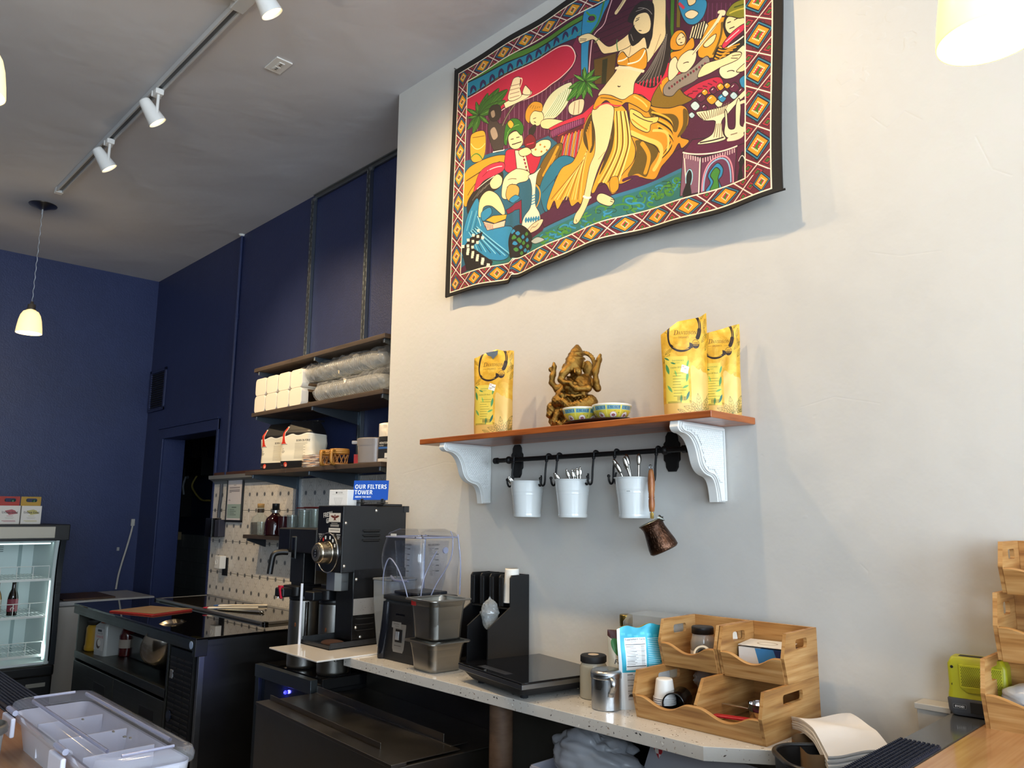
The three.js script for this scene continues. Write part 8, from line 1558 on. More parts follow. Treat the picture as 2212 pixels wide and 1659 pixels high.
// ---- lower shelf
{
  const Y0 = 1.687;
  const bagT = carton(12, 512, 512, (g, W, H) => { g.fillStyle = '#ded9c6'; g.fillRect(0, 0, W, H); g.fillStyle = '#1b1b1d'; g.beginPath(); g.moveTo(0, 0); g.lineTo(W, 0); g.lineTo(W, 150); g.bezierCurveTo(400, 120, 340, 190, 240, 150); g.bezierCurveTo(180, 130, 100, 200, 0, 160); g.fill(); g.fillRect(0, 430, W, 82); g.strokeStyle = '#ece8dc'; g.lineWidth = 10; g.beginPath(); g.moveTo(W, 152); g.bezierCurveTo(400, 122, 340, 192, 240, 152); g.bezierCurveTo(180, 132, 100, 202, 0, 162); g.stroke();
    g.fillStyle = '#c8331f'; g.beginPath(); g.moveTo(70, 60); g.lineTo(104, 60); g.lineTo(96, 170); g.lineTo(112, 230); g.lineTo(136, 250); g.lineTo(30, 250); g.lineTo(54, 226); g.lineTo(58, 160); g.fill(); g.strokeStyle = '#efe9da'; g.lineWidth = 6; g.stroke(); g.fillStyle = '#2a2a2a'; g.fillRect(34, 250, 106, 5); g.font = 'bold 30px sans-serif'; g.fillText('BORN IN FIRE', 280, 228, 200); g.fillStyle = '#8d8878'; for (let k = 0; k < 12; k++) g.fillRect(260, 246 + k * 14, 190 - (k * 29) % 60, 4); g.strokeStyle = '#2a2a2a'; g.lineWidth = 4; g.beginPath(); g.arc(80, 320, 22, 0, 5); g.stroke(); g.beginPath(); g.arc(80, 324, 8, 0, 7); g.stroke(); g.fillStyle = '#cf4a36'; g.beginPath(); g.arc(130, 466, 26, 0, 7); g.fill(); g.fillStyle = '#e9a08e'; g.beginPath(); g.arc(136, 474, 14, 0, 7); g.fill(); g.fillStyle = '#6d6d70'; g.fillRect(20, 470, 70, 6); });
  const sack = (pos, ry, label, seed) => { const t = thing('coffee_sack', label, 'coffee bag', pos, ry, 'large coffee bags on the lower shelf'), n = fractal(64, 5, 4, seed), rings = []; for (let j = 0; j <= 26; j++) { const v = j / 26, r = ring(0.25 - (v > 0.7 ? (v - 0.7) * 0.22 : 0), 0.15 * (v < 0.75 ? 1 : 1 - (v - 0.75) * 2.6), 0.05 * (1 - v * 0.5), v * 0.275, 6); rings.push(r.map((p, i) => { const k = 1 + (n[((v * 63) | 0) * 64 + ((i * 2) % 64)] - 0.5) * (0.08 + v * 0.22); return [p[0] * k, p[1] + (v > 0.8 ? (n[i % 64] - 0.5) * 0.03 : 0), p[2] * k]; })); } const g = loft(rings, true, true, true), p = g.attributes.position, uv = g.attributes.uv; for (let i = 0; i < p.count; i++) uv.setXY(i, p.getX(i) / 0.25 + 0.5, p.getY(i) / 0.275); part(t, 'bag_body', g, M(0xffffff, 0.42, 0, { map: bagT })); part(t, 'folded_top', bx(0.2, 0.012, 0.06, 0.02, 0.272, -0.02, 0.004).rotateX(0.05), M(0x1a1a1c, 0.4)); };
  sack([-4.3, Y0, -0.13], 0.25, 'large white and black coffee bag at the shelf end', 301); sack([-4.03, Y0, -0.12], 0.3, 'large white and black coffee bag beside the paper packets', 302);
  for (let k = 0; k < 7; k++) { const m = part(scene, 'paper_packet', loft([ring(0.16, 0.1, 0.006, 0, 3), ring(0.15, 0.09, 0.02, 0.005, 3), ring(0.16, 0.1, 0.006, 0.009, 3)], true, true, true), M(k % 2 ? 0xd9b8a0 : 0xe2d6c8, 0.7)); m.position.set(-3.82 + (k % 3) * 0.012, Y0 + k * 0.0095, -0.08); m.rotation.y = (k % 3 - 1) * 0.12; tag(m, 'flat pale paper packet in the pile beside the coffee bags', 'packet', 'pile of paper packets on the lower shelf'); }
  const wick = M(0x8f6230, 0.55), cane = M(0xb07d38, 0.4);
  const cupH = (pos, label) => { const t = thing('wicker_cup_holder', label, 'cup holder', pos, 0.5, 'wicker cup holders on the lower shelf'); const parts = []; for (let k = 0; k < 12; k++) { const a = k / 12 * 2 * PI, b = a + 0.55, c = a - 0.55; parts.push(rod([Math.cos(a) * 0.043, 0, Math.sin(a) * 0.043], [Math.cos(b) * 0.047, 0.058, Math.sin(b) * 0.047], 0.0026, 6), rod([Math.cos(a) * 0.043, 0, Math.sin(a) * 0.043], [Math.cos(c) * 0.047, 0.058, Math.sin(c) * 0.047], 0.0026, 6)); } part(t, 'woven_lattice', parts, wick); part(t, 'top_band', [at(new THREE.TorusGeometry(0.047, 0.006, 8, 32).rotateX(PI / 2), 0, 0.064, 0), at(new THREE.TorusGeometry(0.0475, 0.006, 8, 32).rotateX(PI / 2), 0, 0.073, 0), at(new THREE.TorusGeometry(0.047, 0.005, 8, 32).rotateX(PI / 2), 0, 0.081, 0)], cane); part(t, 'base', [lathe([[0, 0], [0.045, 0], [0.046, 0.006], [0, 0.008]], 28), at(new THREE.TorusGeometry(0.044, 0.005, 8, 32).rotateX(PI / 2), 0, 0.006, 0)], wick); part(t, 'handle', tube([[0.0, 0.076, 0.05], [0, 0.072, 0.075], [0, 0.045, 0.082], [0, 0.012, 0.078], [0, 0.004, 0.052]], 0.0075, 30, 8), cane, 'bent cane handle'); };
  cupH([-3.665, Y0, -0.07], 'wicker cup holder beside the paper packets'); cupH([-3.545, Y0, -0.06], 'wicker cup holder beside the round plastic container');
  const rb = part(scene, 'tea_carton', bx(0.06, 0.055, 0.06, 0, 0.0275, 0, 0.001), M(0xa8353f, 0.5)); rb.position.set(-3.44, Y0, -0.13); rb.rotation.y = 0.4; tag(rb, 'small red carton behind the round plastic container', 'box');
  const pc = thing('round_container', 'round translucent plastic food container with a rim handle', 'container', [-3.31, Y0, -0.13]); const pl = M(0xb9b4b4, 0.22, 0, { transmission: 0.5, thickness: 0 }); part(pc, 'tub', lathe([[0, 0.002], [0.088, 0.002], [0.091, 0.006], [0.095, 0.09], [0.097, 0.091], [0.098, 0.118], [0.1, 0.123], [0.098, 0.128], [0.095, 0.123], [0.092, 0.09], [0.088, 0.008], [0, 0.006]], 44), pl); part(pc, 'rim_handle', [ext(shapeOf([[-0.03, 0], [0.03, 0], [0.02, 0.035], [-0.02, 0.035]]), 0.012, 0.003).rotateX(-PI / 2).rotateY(0.9).translate(-0.075, 0.105, 0.06)], pl);
  const pwT = carton(13, 256, 384, (g, W, H) => { g.fillStyle = '#dcd6cc'; g.fillRect(0, 0, W, H); g.fillStyle = '#26282e'; g.fillRect(10, 140, 150, 210); g.fillStyle = '#3a66a8'; g.fillRect(10, 240, 150, 20); g.fillStyle = '#dcdad4'; g.font = 'bold 26px sans-serif'; g.fillText('WINTER', 26, 212, 110); g.font = '18px sans-serif'; g.fillText('BLEND', 26, 234); g.fillStyle = '#e8e6e0'; g.fillRect(100, 300, 60, 46); });
  pouch('coffee_pouch', 'white coffee pouch with a dark label at the right end of the lower shelf', [-3.15, Y0, -0.1], 0.55, 0.13, 0.2, 0.07, (u) => 1 - 0.03 * u * u, pwT, -0.05, 'white coffee pouch');
}
// ---------------------------------------------------------------- steel cold table with black top
{
  const X0 = -5.62, X1 = -3.77, Z0 = RECESS + 0.012, Z1 = 0.53, H = 0.855, t = thing('cold_table', 'black topped steel cold table with an open shelf and drawers', 'cold table', [0, 0, 0]);
  const topM = M(0x0b0b0d, 0.1, 0, { roughnessMap: smudgeR(0.05, 0.22, [1.2, 1.2]) }), fr = M(0x5c5d57, 1, 1, { roughnessMap: T.brushR }), dk = fr, blk = M(0x08080a, 0.5);
  part(t, 'worktop', metric(bb(X0 - 0.06, X1 + 0.02, H - 0.012, H, Z0, Z1 + 0.015, 0.004)), topM); part(t, 'front_apron', metric(bb(X0 - 0.06, X1 + 0.005, H - 0.062, H - 0.012, Z1 - 0.005, Z1 + 0.012, 0.003)), fr);
  part(t, 'end_panel', metric(bb(X1 - 0.01, X1 + 0.016, 0.04, H - 0.012, Z0, Z1 - 0.03, 0.002)), M(0x6a6c70, 1, 1, { roughnessMap: T.brushR })); part(t, 'end_return', metric(bb(X1 - 0.012, X1 + 0.02, H - 0.085, H - 0.002, Z1 - 0.045, Z1 + 0.014, 0.002)), fr); part(t, 'corner_strip', metric(bb(X1 - 0.004, X1 + 0.02, 0.04, H - 0.085, Z1 - 0.035, Z1 - 0.008, 0.002)), M(0x9a9da0, 1, 1, { roughnessMap: T.brushR }));
  part(t, 'left_panel', metric(bb(X0, X0 + 0.02, 0.04, H - 0.06, Z0, Z1, 0.002)), fr); part(t, 'back_panel', bb(X0, X1, 0.04, H - 0.012, Z0, Z0 + 0.012, 0), blk); part(t, 'bay_shelf', metric(bb(X0, -4.09, 0.527, 0.57, Z0 + 0.02, Z1 + 0.004, 0.003)), fr); part(t, 'bay_divider', metric(bb(-4.105, -4.085, 0.05, H - 0.062, Z0 + 0.02, Z1 + 0.004, 0.002)), fr);
  for (const [a, b] of [[X0 + 0.004, -4.862], [-4.852, -4.108]]) { const d = part(t, 'drawer', metric(bb(a, b, 0.2, 0.512, Z1 - 0.04, Z1 + 0.004, 0.004)), dk); part(d, 'finger_pull', bb((a + b) / 2 + 0.05, (a + b) / 2 + 0.25, 0.395, 0.445, Z1 + 0.0, Z1 + 0.0055, 0.002), blk); part(d, 'pull_lip', bb((a + b) / 2 + 0.05, (a + b) / 2 + 0.25, 0.385, 0.396, Z1 + 0.004, Z1 + 0.014, 0.002), dk); }
  part(t, 'lower_carcass', bb(X0, X1, 0.05, 0.52, Z0 + 0.02, Z1 - 0.05, 0), blk); part(t, 'compressor_bay', bb(-4.085, X1, 0.05, H - 0.062, Z0 + 0.02, Z1 - 0.02, 0.002), blk);
  const gr = part(t, 'vent_grille', bb(-4.07, X1 - 0.025, 0.1, H - 0.075, Z1 - 0.02, Z1 + 0.001, 0.002), M(0x0d0d0f, 0.45)); for (let c = 0; c < 3; c++) for (let k = 0; k < 26; k++) part(gr, 'slat', bb(-4.06 + c * 0.088, -4.06 + c * 0.088 + 0.08, 0.13 + k * 0.024, 0.138 + k * 0.024, Z1 + 0.001, Z1 + 0.006, 0.001), M(0x151517, 0.4));
  part(t, 'thermostat', at(cyl(0.026, 0.026, 0.006, 0, 0, 0, 32).rotateX(PI / 2), -4.03, 0.46, Z1 + 0.006), M(0x1b2438, 0.2)); part(t, 'control_switch', bx(0.03, 0.04, 0.008, -4.03, 0.655, Z1 + 0.005, 0.002), M(0x6a6d72, 0.4)); part(t, 'maker_badge', at(cyl(0.018, 0.018, 0.003, 0, 0, 0, 28).rotateX(PI / 2), -3.8, H - 0.036, Z1 + 0.014), M(0x9db4d6, 0.3)); for (const x of [X0 + 0.08, X1 - 0.08]) for (const z of [Z0 + 0.08, Z1 - 0.1]) part(t, 'leg', cyl(0.022, 0.018, 0.05, x, 0.025, z, 14), MT.steel);
  // drop-in well with glass lids at the back of the top
  const wl = thing('salad_well', 'steel rimmed well with dark glass lids let into the cold table', 'food well', [0, H, 0]); part(wl, 'rim', [metric(bb(-5.52, -3.95, 0, 0.014, 0.075, 0.1, 0.002)), metric(bb(-5.52, -3.95, 0, 0.014, -0.27, -0.24, 0.002)), metric(bb(-5.52, -5.49, 0, 0.014, -0.27, 0.1, 0.002)), metric(bb(-3.98, -3.95, 0, 0.014, -0.27, 0.1, 0.002))], MT.steel); for (const [a, b] of [[-5.49, -4.74], [-4.735, -3.98]]) part(wl, 'glass_lid', bb(a, b, 0.006, 0.012, -0.24, 0.075, 0.001), M(0x2c2a26, 0.05, 0.25)); part(wl, 'lid_seam', bb(-5.4, -4.0, 0.0, 0.004, 0.1, 0.112, 0), MT.black);
  // folder with papers, spatulas, tongs
  const fo = thing('paper_folder', 'kraft folder with red edged sheets lying on the cold table', 'folder', [-4.93, H + 0.001, 0.33], 0.35); part(fo, 'red_sheet', loft([ring(0.37, 0.29, 0.012, 0, 3), ring(0.37, 0.29, 0.012, 0.004, 3)], true, true, true), M(0xb8352f, 0.6)); part(fo, 'kraft_cover', bx(0.355, 0.002, 0.275, 0.004, 0.008, -0.004, 0.0008).rotateZ(0.008), M(0x8a7256, 0.8)); part(fo, 'red_sheet', bx(0.36, 0.0015, 0.285, 0.006, 0.0058, 0, 0.0006), M(0xc23c34, 0.6));
  const sp = (a, b, col, label) => { const tt = thing('spatula', label, 'spatula', [0, 0, 0], 0, 'spatulas on the glass lid'); const A = V(...a), Bv = V(...b), d = Bv.clone().sub(A); part(tt, 'handle', tube([A.clone().addScaledVector(d, 0.2).toArray(), A.clone().addScaledVector(d, 0.55).toArray(), b], 0.0065, 20, 8), M(0xd9cdb8, 0.5)); const hd = ball(0.022, 0, 0, 0, 2.4, 0.28, 1, 20); hd.rotateY(-Math.atan2(d.z, d.x)).translate(A.x + d.x * 0.12, A.y, A.z + d.z * 0.12); part(tt, 'blade', hd, M(0xe6e1d8, 0.35)); const tip = ball(0.018, 0, 0, 0, 1.5, 0.32, 1, 18); tip.rotateY(-Math.atan2(d.z, d.x)).translate(A.x, A.y, A.z); part(tt, 'coloured_tip', tip, M(col, 0.4)); };
  sp([-4.78, H + 0.021, -0.01], [-4.6, H + 0.02, -0.245], 0x2a5a9a, 'white spatula with a blue tip on the glass lid'); sp([-4.71, H + 0.021, 0.085], [-4.53, H + 0.02, -0.15], 0xa8243c, 'white spatula with a red tip on the glass lid');
  const tg = part(scene, 'steel_tongs', [rod([-4.62, H + 0.017, 0.06], [-4.34, H + 0.019, -0.09], 0.005), rod([-4.62, H + 0.017, 0.06], [-4.33, H + 0.019, -0.06], 0.005), ball(0.014, -4.33, H + 0.02, -0.075, 1, 0.5, 1)], MT.chrome); tag(tg, 'steel tongs lying beside the spatulas', 'tongs');
  // in the open bay
  const yb = 0.57, yj = thing('mustard_jar', 'yellow plastic jar in the open bay of the cold table', 'jar', [-5.525, yb, 0.44]); part(yj, 'body', lathe([[0, 0], [0.058, 0], [0.066, 0.01], [0.066, 0.03], [0.062, 0.036], [0.06, 0.14], [0.05, 0.158], [0.045, 0.16]], 36), M(0xa8801c, 0.35)); part(yj, 'lid', lathe([[0, 0.19], [0.05, 0.19], [0.054, 0.186], [0.054, 0.16], [0, 0.16]], 32), M(0x2b2a28, 0.5));
  const ct = carton(14, 256, 256, (g, W, H2) => { g.fillStyle = '#b9b9b5'; g.fillRect(0, 0, W, H2); g.fillStyle = '#222'; g.fillRect(70, 14, 110, 26); g.fillStyle = '#777'; g.font = 'bold 18px sans-serif'; g.fillText('ORGANIC VIRGIN', 60, 66, 150); g.fillStyle = '#b8474a'; g.font = 'bold 42px serif'; g.fillText('Coconut Oil', 40, 110, 190); g.fillStyle = '#4c362b'; g.beginPath(); g.arc(110, 180, 56, 0, 7); g.fill(); g.fillStyle = '#d6d2ca'; g.beginPath(); g.ellipse(126, 168, 46, 40, 0.4, 0, 7); g.fill(); });
  const cj = thing('coconut_oil_tub', 'clear square tub with a coconut label in the open bay', 'tub', [-5.33, yb, 0.42], 0.12); part(cj, 'tub', loft([ring(0.15, 0.13, 0.02, 0, 5), ring(0.15, 0.13, 0.02, 0.17, 5), ring(0.12, 0.1, 0.03, 0.19, 5)], true, true, true), M(0xc9cac6, 0.25, 0, { transmission: 0.3, thickness: 0 })); part(cj, 'label', new THREE.PlaneGeometry(0.126, 0.13).translate(0.004, 0.095, 0.0665), M(0xffffff, 0.5, 0, { map: ct })); part(cj, 'lid', cyl(0.056, 0.056, 0.018, 0, 0.198, 0, 36), M(0x8a3f22, 0.45));
  const sy = thing('sauce_bottle', 'dark red sauce bottle beside the coconut tub', 'bottle', [-5.195, yb, 0.36]); part(sy, 'body', lathe([[0, 0], [0.045, 0], [0.047, 0.005], [0.047, 0.12], [0.03, 0.16], [0.016, 0.18], [0.016, 0.2], [0, 0.2]], 32), M(0x4a1010, 0.15)); part(sy, 'label', new THREE.CylinderGeometry(0.0475, 0.0475, 0.05, 32, 1, true).translate(0, 0.075, 0), M(0xa89a8c, 0.6));
  const mw = thing('toaster_box', 'black appliance with a steel top in the open bay', 'appliance', [-4.87, yb, 0.2]); part(mw, 'case', bx(0.5, 0.13, 0.34, 0, 0.066, 0, 0.006), M(0x0b0d10, 0.16)); part(mw, 'steel_top', metric(bx(0.505, 0.006, 0.35, 0, 0.134, 0.004, 0.002)), M(0x6d706e, 1, 1, { roughnessMap: T.brushR })); part(mw, 'tag', bx(0.035, 0.03, 0.002, 0.03, 0.09, 0.171, 0.001), M(0x8a8684, 0.6));
  const bo = thing('mixing_bowl', 'steel mixing bowl leaning on its side in the open bay', 'bowl', [-4.36, yb + 0.0, 0.42]); const bg = lathe([[0, 0], [0.05, 0.002], [0.1, 0.03], [0.128, 0.075], [0.136, 0.115], [0.141, 0.117], [0.136, 0.12], [0.132, 0.115], [0.122, 0.076], [0.096, 0.036], [0.05, 0.01], [0, 0.008]], 48); bg.rotateZ(1.15).translate(0.06, 0.128, 0); part(bo, 'bowl', bg, M(0xb5aea6, 0.18, 1)); part(bo, 'red_sticker', ball(0.008, -0.06, 0.235, 0.06, 0.5, 1.2, 0.6), M(0xb3261e, 0.5));
}
// ---------------------------------------------------------------- chest freezer and open display fridge by the back wall
{
  const t = thing('chest_freezer', 'white chest freezer against the navy back wall', 'freezer', [0, 0, 0]); const wm = M(0xc9c3ba, 0.4); part(t, 'body', bb(-7.2, -6.6, 0.05, 0.735, -0.27, 0.4, 0.012), wm); part(t, 'lid', bb(-7.22, -6.58, 0.74, 0.775, -0.29, 0.4, 0.01), M(0xb9b7b4, 0.35)); part(t, 'gasket', bb(-7.19, -6.61, 0.733, 0.742, -0.26, 0.39, 0.002), M(0x55534f, 0.8)); part(t, 'base_plinth', bb(-7.18, -6.62, 0, 0.05, -0.25, 0.38, 0.004), MT.blackMatte);
  const b = part(scene, 'wooden_board', metric(bb(-7.1, -6.62, 0, 0.012, -0.005, 0.36, 0.002)), M(0x4d3423, 0.6)); b.position.y = 0.776; tag(b, 'dark brown wooden board lying on the chest freezer', 'board');
  const c = part(scene, 'power_cord', [tube([[-7.262, 1.345, -0.3], [-7.262, 1.28, -0.295], [-7.26, 1.15, -0.27], [-7.256, 1.02, -0.24], [-7.25, 0.9, -0.215], [-7.235, 0.785, -0.2]], 0.008, 40, 8), bx(0.02, 0.06, 0.03, -7.265, 1.345, -0.3, 0.004)], M(0xb0aca4, 0.5)); tag(c, 'pale power cord hanging down the navy wall to the freezer', 'cord');
  const jb = part(scene, 'cable_clip', bx(0.012, 0.03, 0.02, 0, 0, 0, 0.003), M(0x9a9a98, 0.5)); jb.position.set(-7.273, 1.12, -0.2); tag(jb, 'small pale cable clip on the navy wall', 'clip');
}
{
  const XF = -6.35, t = thing('display_fridge', 'black open-front display fridge with lit white shelves', 'display fridge', [0, 0, 0]); const bk = M(0x0c0d0f, 0.4), wi = M(0xc3cfcd, 0.35), z0 = 0.46, z1 = 1.2;
  part(t, 'base', [bb(-7.0, XF + 0.02, 0.02, 0.36, z0, z1, 0.012), bb(-7.0, XF + 0.035, 0.3, 0.385, z0 - 0.005, z1, 0.02)], bk); part(t, 'header', bb(-7.0, XF + 0.03, 1.232, 1.345, z0 - 0.02, z1, 0.006), bk); part(t, 'header_panel', bb(XF + 0.024, XF + 0.034, 1.25, 1.33, z0 + 0.075, z1, 0.006), M(0xb9b3a4, 0.4), 'blank cream header panel'); part(t, 'back_casing', bb(-7.02, -6.94, 0.02, 1.34, z0, z1, 0.004), bk);
  part(t, 'liner_back', bb(-6.94, -6.925, 0.385, 1.232, z0 + 0.02, z1, 0), wi); part(t, 'liner_top', bb(-6.94, XF - 0.02, 1.222, 1.232, z0 + 0.02, z1, 0), wi); part(t, 'liner_floor', bb(-6.94, XF + 0.01, 0.385, 0.4, z0 + 0.02, z1, 0), M(0xdfe8e8, 0.3));
  // bowed side wall: forward at the top, drawn in below
  const prof = new THREE.Shape(); prof.moveTo(-6.94, 0.38); prof.lineTo(XF + 0.02, 0.38); prof.lineTo(XF + 0.015, 0.6); prof.bezierCurveTo(XF - 0.01, 0.85, XF - 0.02, 1.0, XF + 0.0, 1.12); prof.quadraticCurveTo(XF + 0.01, 1.19, XF + 0.025, 1.235); prof.lineTo(-6.94, 1.235); prof.closePath();
  part(t, 'side_liner', ext(prof, 0.02, 0, 16).translate(0, 0, z0 + 0.04), wi); const outer = part(t, 'side_panel', ext(prof, 0.03, 0.002, 16).translate(0.012, 0, z0), M(0x23272c, 0.3)); for (let k = 0; k < 7; k++) part(outer, 'vent_rib', bb(XF + 0.004, XF + 0.02, 0.86 + k * 0.012, 0.864 + k * 0.012, z0 + 0.002, z0 + 0.03, 0), bk);
  part(t, 'corner_light', bb(XF - 0.03, XF - 0.02, 0.41, 0.95, z0 + 0.061, z0 + 0.069, 0.002), M(0xe8ffff, 0.4, 0, { emissive: new THREE.Color().setRGB(0.75, 1, 1), emissiveIntensity: 1.2 }));
  const L = new THREE.RectAreaLight(new THREE.Color().setRGB(0.78, 1.0, 0.98), 9, 0.03, 0.54); L.name = 'fridge_light'; L.position.set(XF - 0.035, 0.68, z0 + 0.075); L.lookAt(-6.8, 0.62, z0 + 0.5); t.add(L); L.rotation.order = 'XYZ';
  const L2 = new THREE.RectAreaLight(new THREE.Color().setRGB(0.8, 1.0, 0.98), 3.2, 0.6, 0.02); L2.name = 'fridge_top_light'; L2.position.set(XF - 0.05, 1.218, 0.82); L2.lookAt(-6.7, 0.5, 0.82); t.add(L2); part(t, 'top_light_tube', bb(XF - 0.045, XF - 0.035, 1.206, 1.216, z0 + 0.08, z1 - 0.04, 0.002), M(0xe8ffff, 0.4, 0, { emissive: new THREE.Color().setRGB(0.75, 1, 1), emissiveIntensity: 1.0 }));
  for (let k = 0; k < 3; k++) { for (let j = 0; j < 6; j++) part(t, 'air_slot', bb(-6.9248, -6.923, 1.135 - k * 0.27 + j * 0.014, 1.139 - k * 0.27 + j * 0.014, 0.72, 0.86, 0), M(0x3e4a4a, 0.8)); }
  const holes = []; for (let k = 0; k < 40; k++) holes.push(bb(-6.9245, -6.9225, 0.42 + k * 0.02, 0.43 + k * 0.02, 0.605, 0.611, 0)); part(t, 'shelf_standard', [bb(-6.925, -6.9235, 0.4, 1.22, 0.596, 0.62, 0), ...holes], M(0x8fa09f, 0.4));
  const wire = M(0xe2e6e2, 0.35);
  [0.968, 0.715, 0.45].forEach((y, k) => { const s = part(t, 'wire_shelf', (() => { const g = []; for (let j = 0; j < 30; j++) g.push(rod([-6.9, y, z0 + 0.07 + j * 0.024], [XF - 0.03, y, z0 + 0.07 + j * 0.024], 0.0022, 5)); for (const x of [-6.85, -6.6, XF - 0.03]) g.push(rod([x, y - 0.004, z0 + 0.06], [x, y - 0.004, z1 - 0.01], 0.0035, 6)); g.push(bb(XF - 0.03, XF - 0.024, y - 0.018, y - 0.006, z0 + 0.06, z1 - 0.01, 0.001)); return g; })(), wire); const f = []; f.push(rod([XF - 0.025, y + 0.085, z0 + 0.075], [XF - 0.025, y + 0.085, z1 - 0.01], 0.0032, 6)); for (let j = 0; j < 6; j++) f.push(rod([XF - 0.025, y, z0 + 0.075 + j * 0.1], [XF - 0.025, y + 0.085, z0 + 0.075 + j * 0.1], 0.003, 6)); part(s, 'front_fence', f, wire); });
  part(t, 'price_label', bb(XF + 0.0205, XF + 0.0215, 0.235, 0.262, 0.5, 0.62, 0), M(0x8d8a80, 0.5));
  const bottle = (z, glass, lab, foil, label) => { const b = thing('soda_bottle', label, 'bottle', [XF - 0.1, 0.7195, z], 0, 'bottles in the display fridge'); part(b, 'glass', lathe([[0, 0], [0.03, 0], [0.032, 0.004], [0.032, 0.12], [0.026, 0.15], [0.0145, 0.18], [0.0135, 0.222], [0.015, 0.224], [0.015, 0.232], [0, 0.232]], 30), M(glass, 0.08, 0, { transmission: 0.25, thickness: 0 })); part(b, 'label', new THREE.CylinderGeometry(0.0326, 0.0326, 0.085, 30, 1, true).translate(0, 0.07, 0), M(lab, 0.5)); part(b, 'cap', lathe([[0, 0.24], [0.014, 0.239], [0.0165, 0.228], [0, 0.228]], 20), M(foil, 0.3, 0.8)); if (lab === 0x7a2c38) part(b, 'label_emblem', at(new THREE.TorusGeometry(0.01, 0.0028, 6, 20, 4).rotateY(PI / 2), 0.0333, 0.045, 0.006), M(0xd8c9c0, 0.5)); };
  bottle(0.725, 0x140a08, 0x7a2c38, 0xb09050, 'dark brown soda bottle with a dusky red label'); bottle(0.825, 0x9a6a1c, 0xcfc8b4, 0xd8d0b8, 'amber soda bottle with a cream label');
  const pack = (z, col, ink, label) => { const p = thing('bottle_carton', label, 'carton', [XF - 0.16, 1.346, z], 0, 'bottle cartons on the display fridge'); const ft = carton(15, 256, 256, (g, W, H) => { g.fillStyle = '#d6d0c8'; g.fillRect(0, 0, W, H); g.fillStyle = ink; g.beginPath(); g.moveTo(60, 70); g.lineTo(150, 50); g.lineTo(190, 66); g.lineTo(228, 110); g.lineTo(120, 128); g.fill(); g.fillStyle = '#2c2826'; g.font = 'bold 44px serif'; g.fillText('Urban Goat', 26, 108, 204); g.fillStyle = ink; g.fillRect(90, 140, 80, 5); g.fillStyle = '#a59f96'; g.fillRect(70, 164, 116, 4); g.fillRect(80, 176, 96, 4); g.fillStyle = ink; g.fillRect(36, 208, 170, 7); g.fillRect(60, 222, 150, 4); });
    part(p, 'lower_box', [bb(-0.13, 0, 0, 0.13, -0.064, 0.064, 0.002)], M(0xd2ccc4, 0.6)); part(p, 'printed_front', at(new THREE.PlaneGeometry(0.126, 0.128).rotateY(PI / 2), 0.0008, 0.065, 0), M(0xffffff, 0.6, 0, { map: ft })); const s = rrect(0.128, 0.066, 0.004, 0, 0.163); s.holes.push(new THREE.Path(rrect(0.072, 0.026, 0.012, 0.004, 0.17).getPoints(6))); part(p, 'carry_handle', ext(s, 0.004, 0).rotateY(PI / 2).translate(-0.05, 0, 0), M(col, 0.6)); part(p, 'bottle_necks', [-0.03, 0.03].flatMap((a) => [lathe([[0, 0.175], [0.012, 0.175], [0.014, 0.165], [0.012, 0.13], [0, 0.13]], 14).translate(-0.09, 0, a)]), M(0x2f5a44, 0.4)); };
  pack(0.655, 0xa8842c, '#b3a765', 'white bottle carton with a yellow carry handle'); pack(0.79, 0x9c2f26, '#a8555a', 'white bottle carton with a red carry handle');
}
// ---------------------------------------------------------------- L-shaped wooden bar round the camera's side
const BARY = 1.0;
const barTex = woodTex([0x8f6644, 0xa5784f, 0xb58a60, 0xbf966c], 701, 0.7, 512, 14), barMat = M(0xffffff, 0.32, 0, { map: barTex, roughnessMap: smudgeR(0.22, 0.42, [2, 2]) });
{
  const t = thing('wooden_bar', 'L-shaped bar with a light wood top and a dark inner strip', 'bar', [0, 0, 0]), front = M(0x3d3a38, 0.6), slate = M(0x45474a, 0.42, 0, { roughnessMap: smudgeR(0.3, 0.5, [3, 3]) });
  part(t, 'wood_top', metric(bb(-4.2, -0.2, BARY - 0.035, BARY, 1.656, 2.0, 0.004)), barMat); part(t, 'wood_top', metric(bb(-0.563, -0.2, BARY - 0.035, BARY, 0.002, 1.655, 0.004), true), barMat);
  part(t, 'dark_strip', metric(bb(-0.646, -0.564, BARY - 0.035, BARY - 0.001, 0.002, 1.655, 0.003)), slate); part(t, 'dark_strip', metric(bb(-4.2, -0.647, BARY - 0.035, BARY - 0.001, 1.565, 1.655, 0.003)), slate);
  part(t, 'bar_panel', bb(-4.15, -0.6, 0, BARY - 0.036, 1.66, 1.72, 0), front); part(t, 'bar_panel', bb(-0.56, -0.5, 0, BARY - 0.036, 0.01, 1.66, 0), front);
}
function barMat_(label, x0, x1, z0, z1) {
  const t = thing('bar_mat', label, 'bar mat', [0, BARY - 0.0008, 0]), rub = M(0x161b2c, 0.6); part(t, 'sheet', bb(x0, x1, 0, 0.004, z0, z1, 0.001), rub);
  const g = [], along = x1 - x0 > z1 - z0, nub = new THREE.BoxGeometry(along ? 0.004 : 0.0045, 0.0035, along ? 0.0045 : 0.004); for (let x = x0 + 0.005; x < x1 - 0.003; x += 0.0085) for (let z = z0 + 0.005; z < z1 - 0.003; z += 0.0085) g.push(nub.clone().translate(x, 0.0056, z)); const n = part(t, 'rubber_nubs', g, rub); n.userData.kind = 'stuff';
}
barMat_('navy ribbed rubber mat on the bar strip beside the bamboo bins', -0.643, -0.566, 0.4, 0.86); barMat_('navy ribbed rubber mat on the bar strip behind the clear-lidded caddy', -3.1, -1.83, 1.568, 1.652);
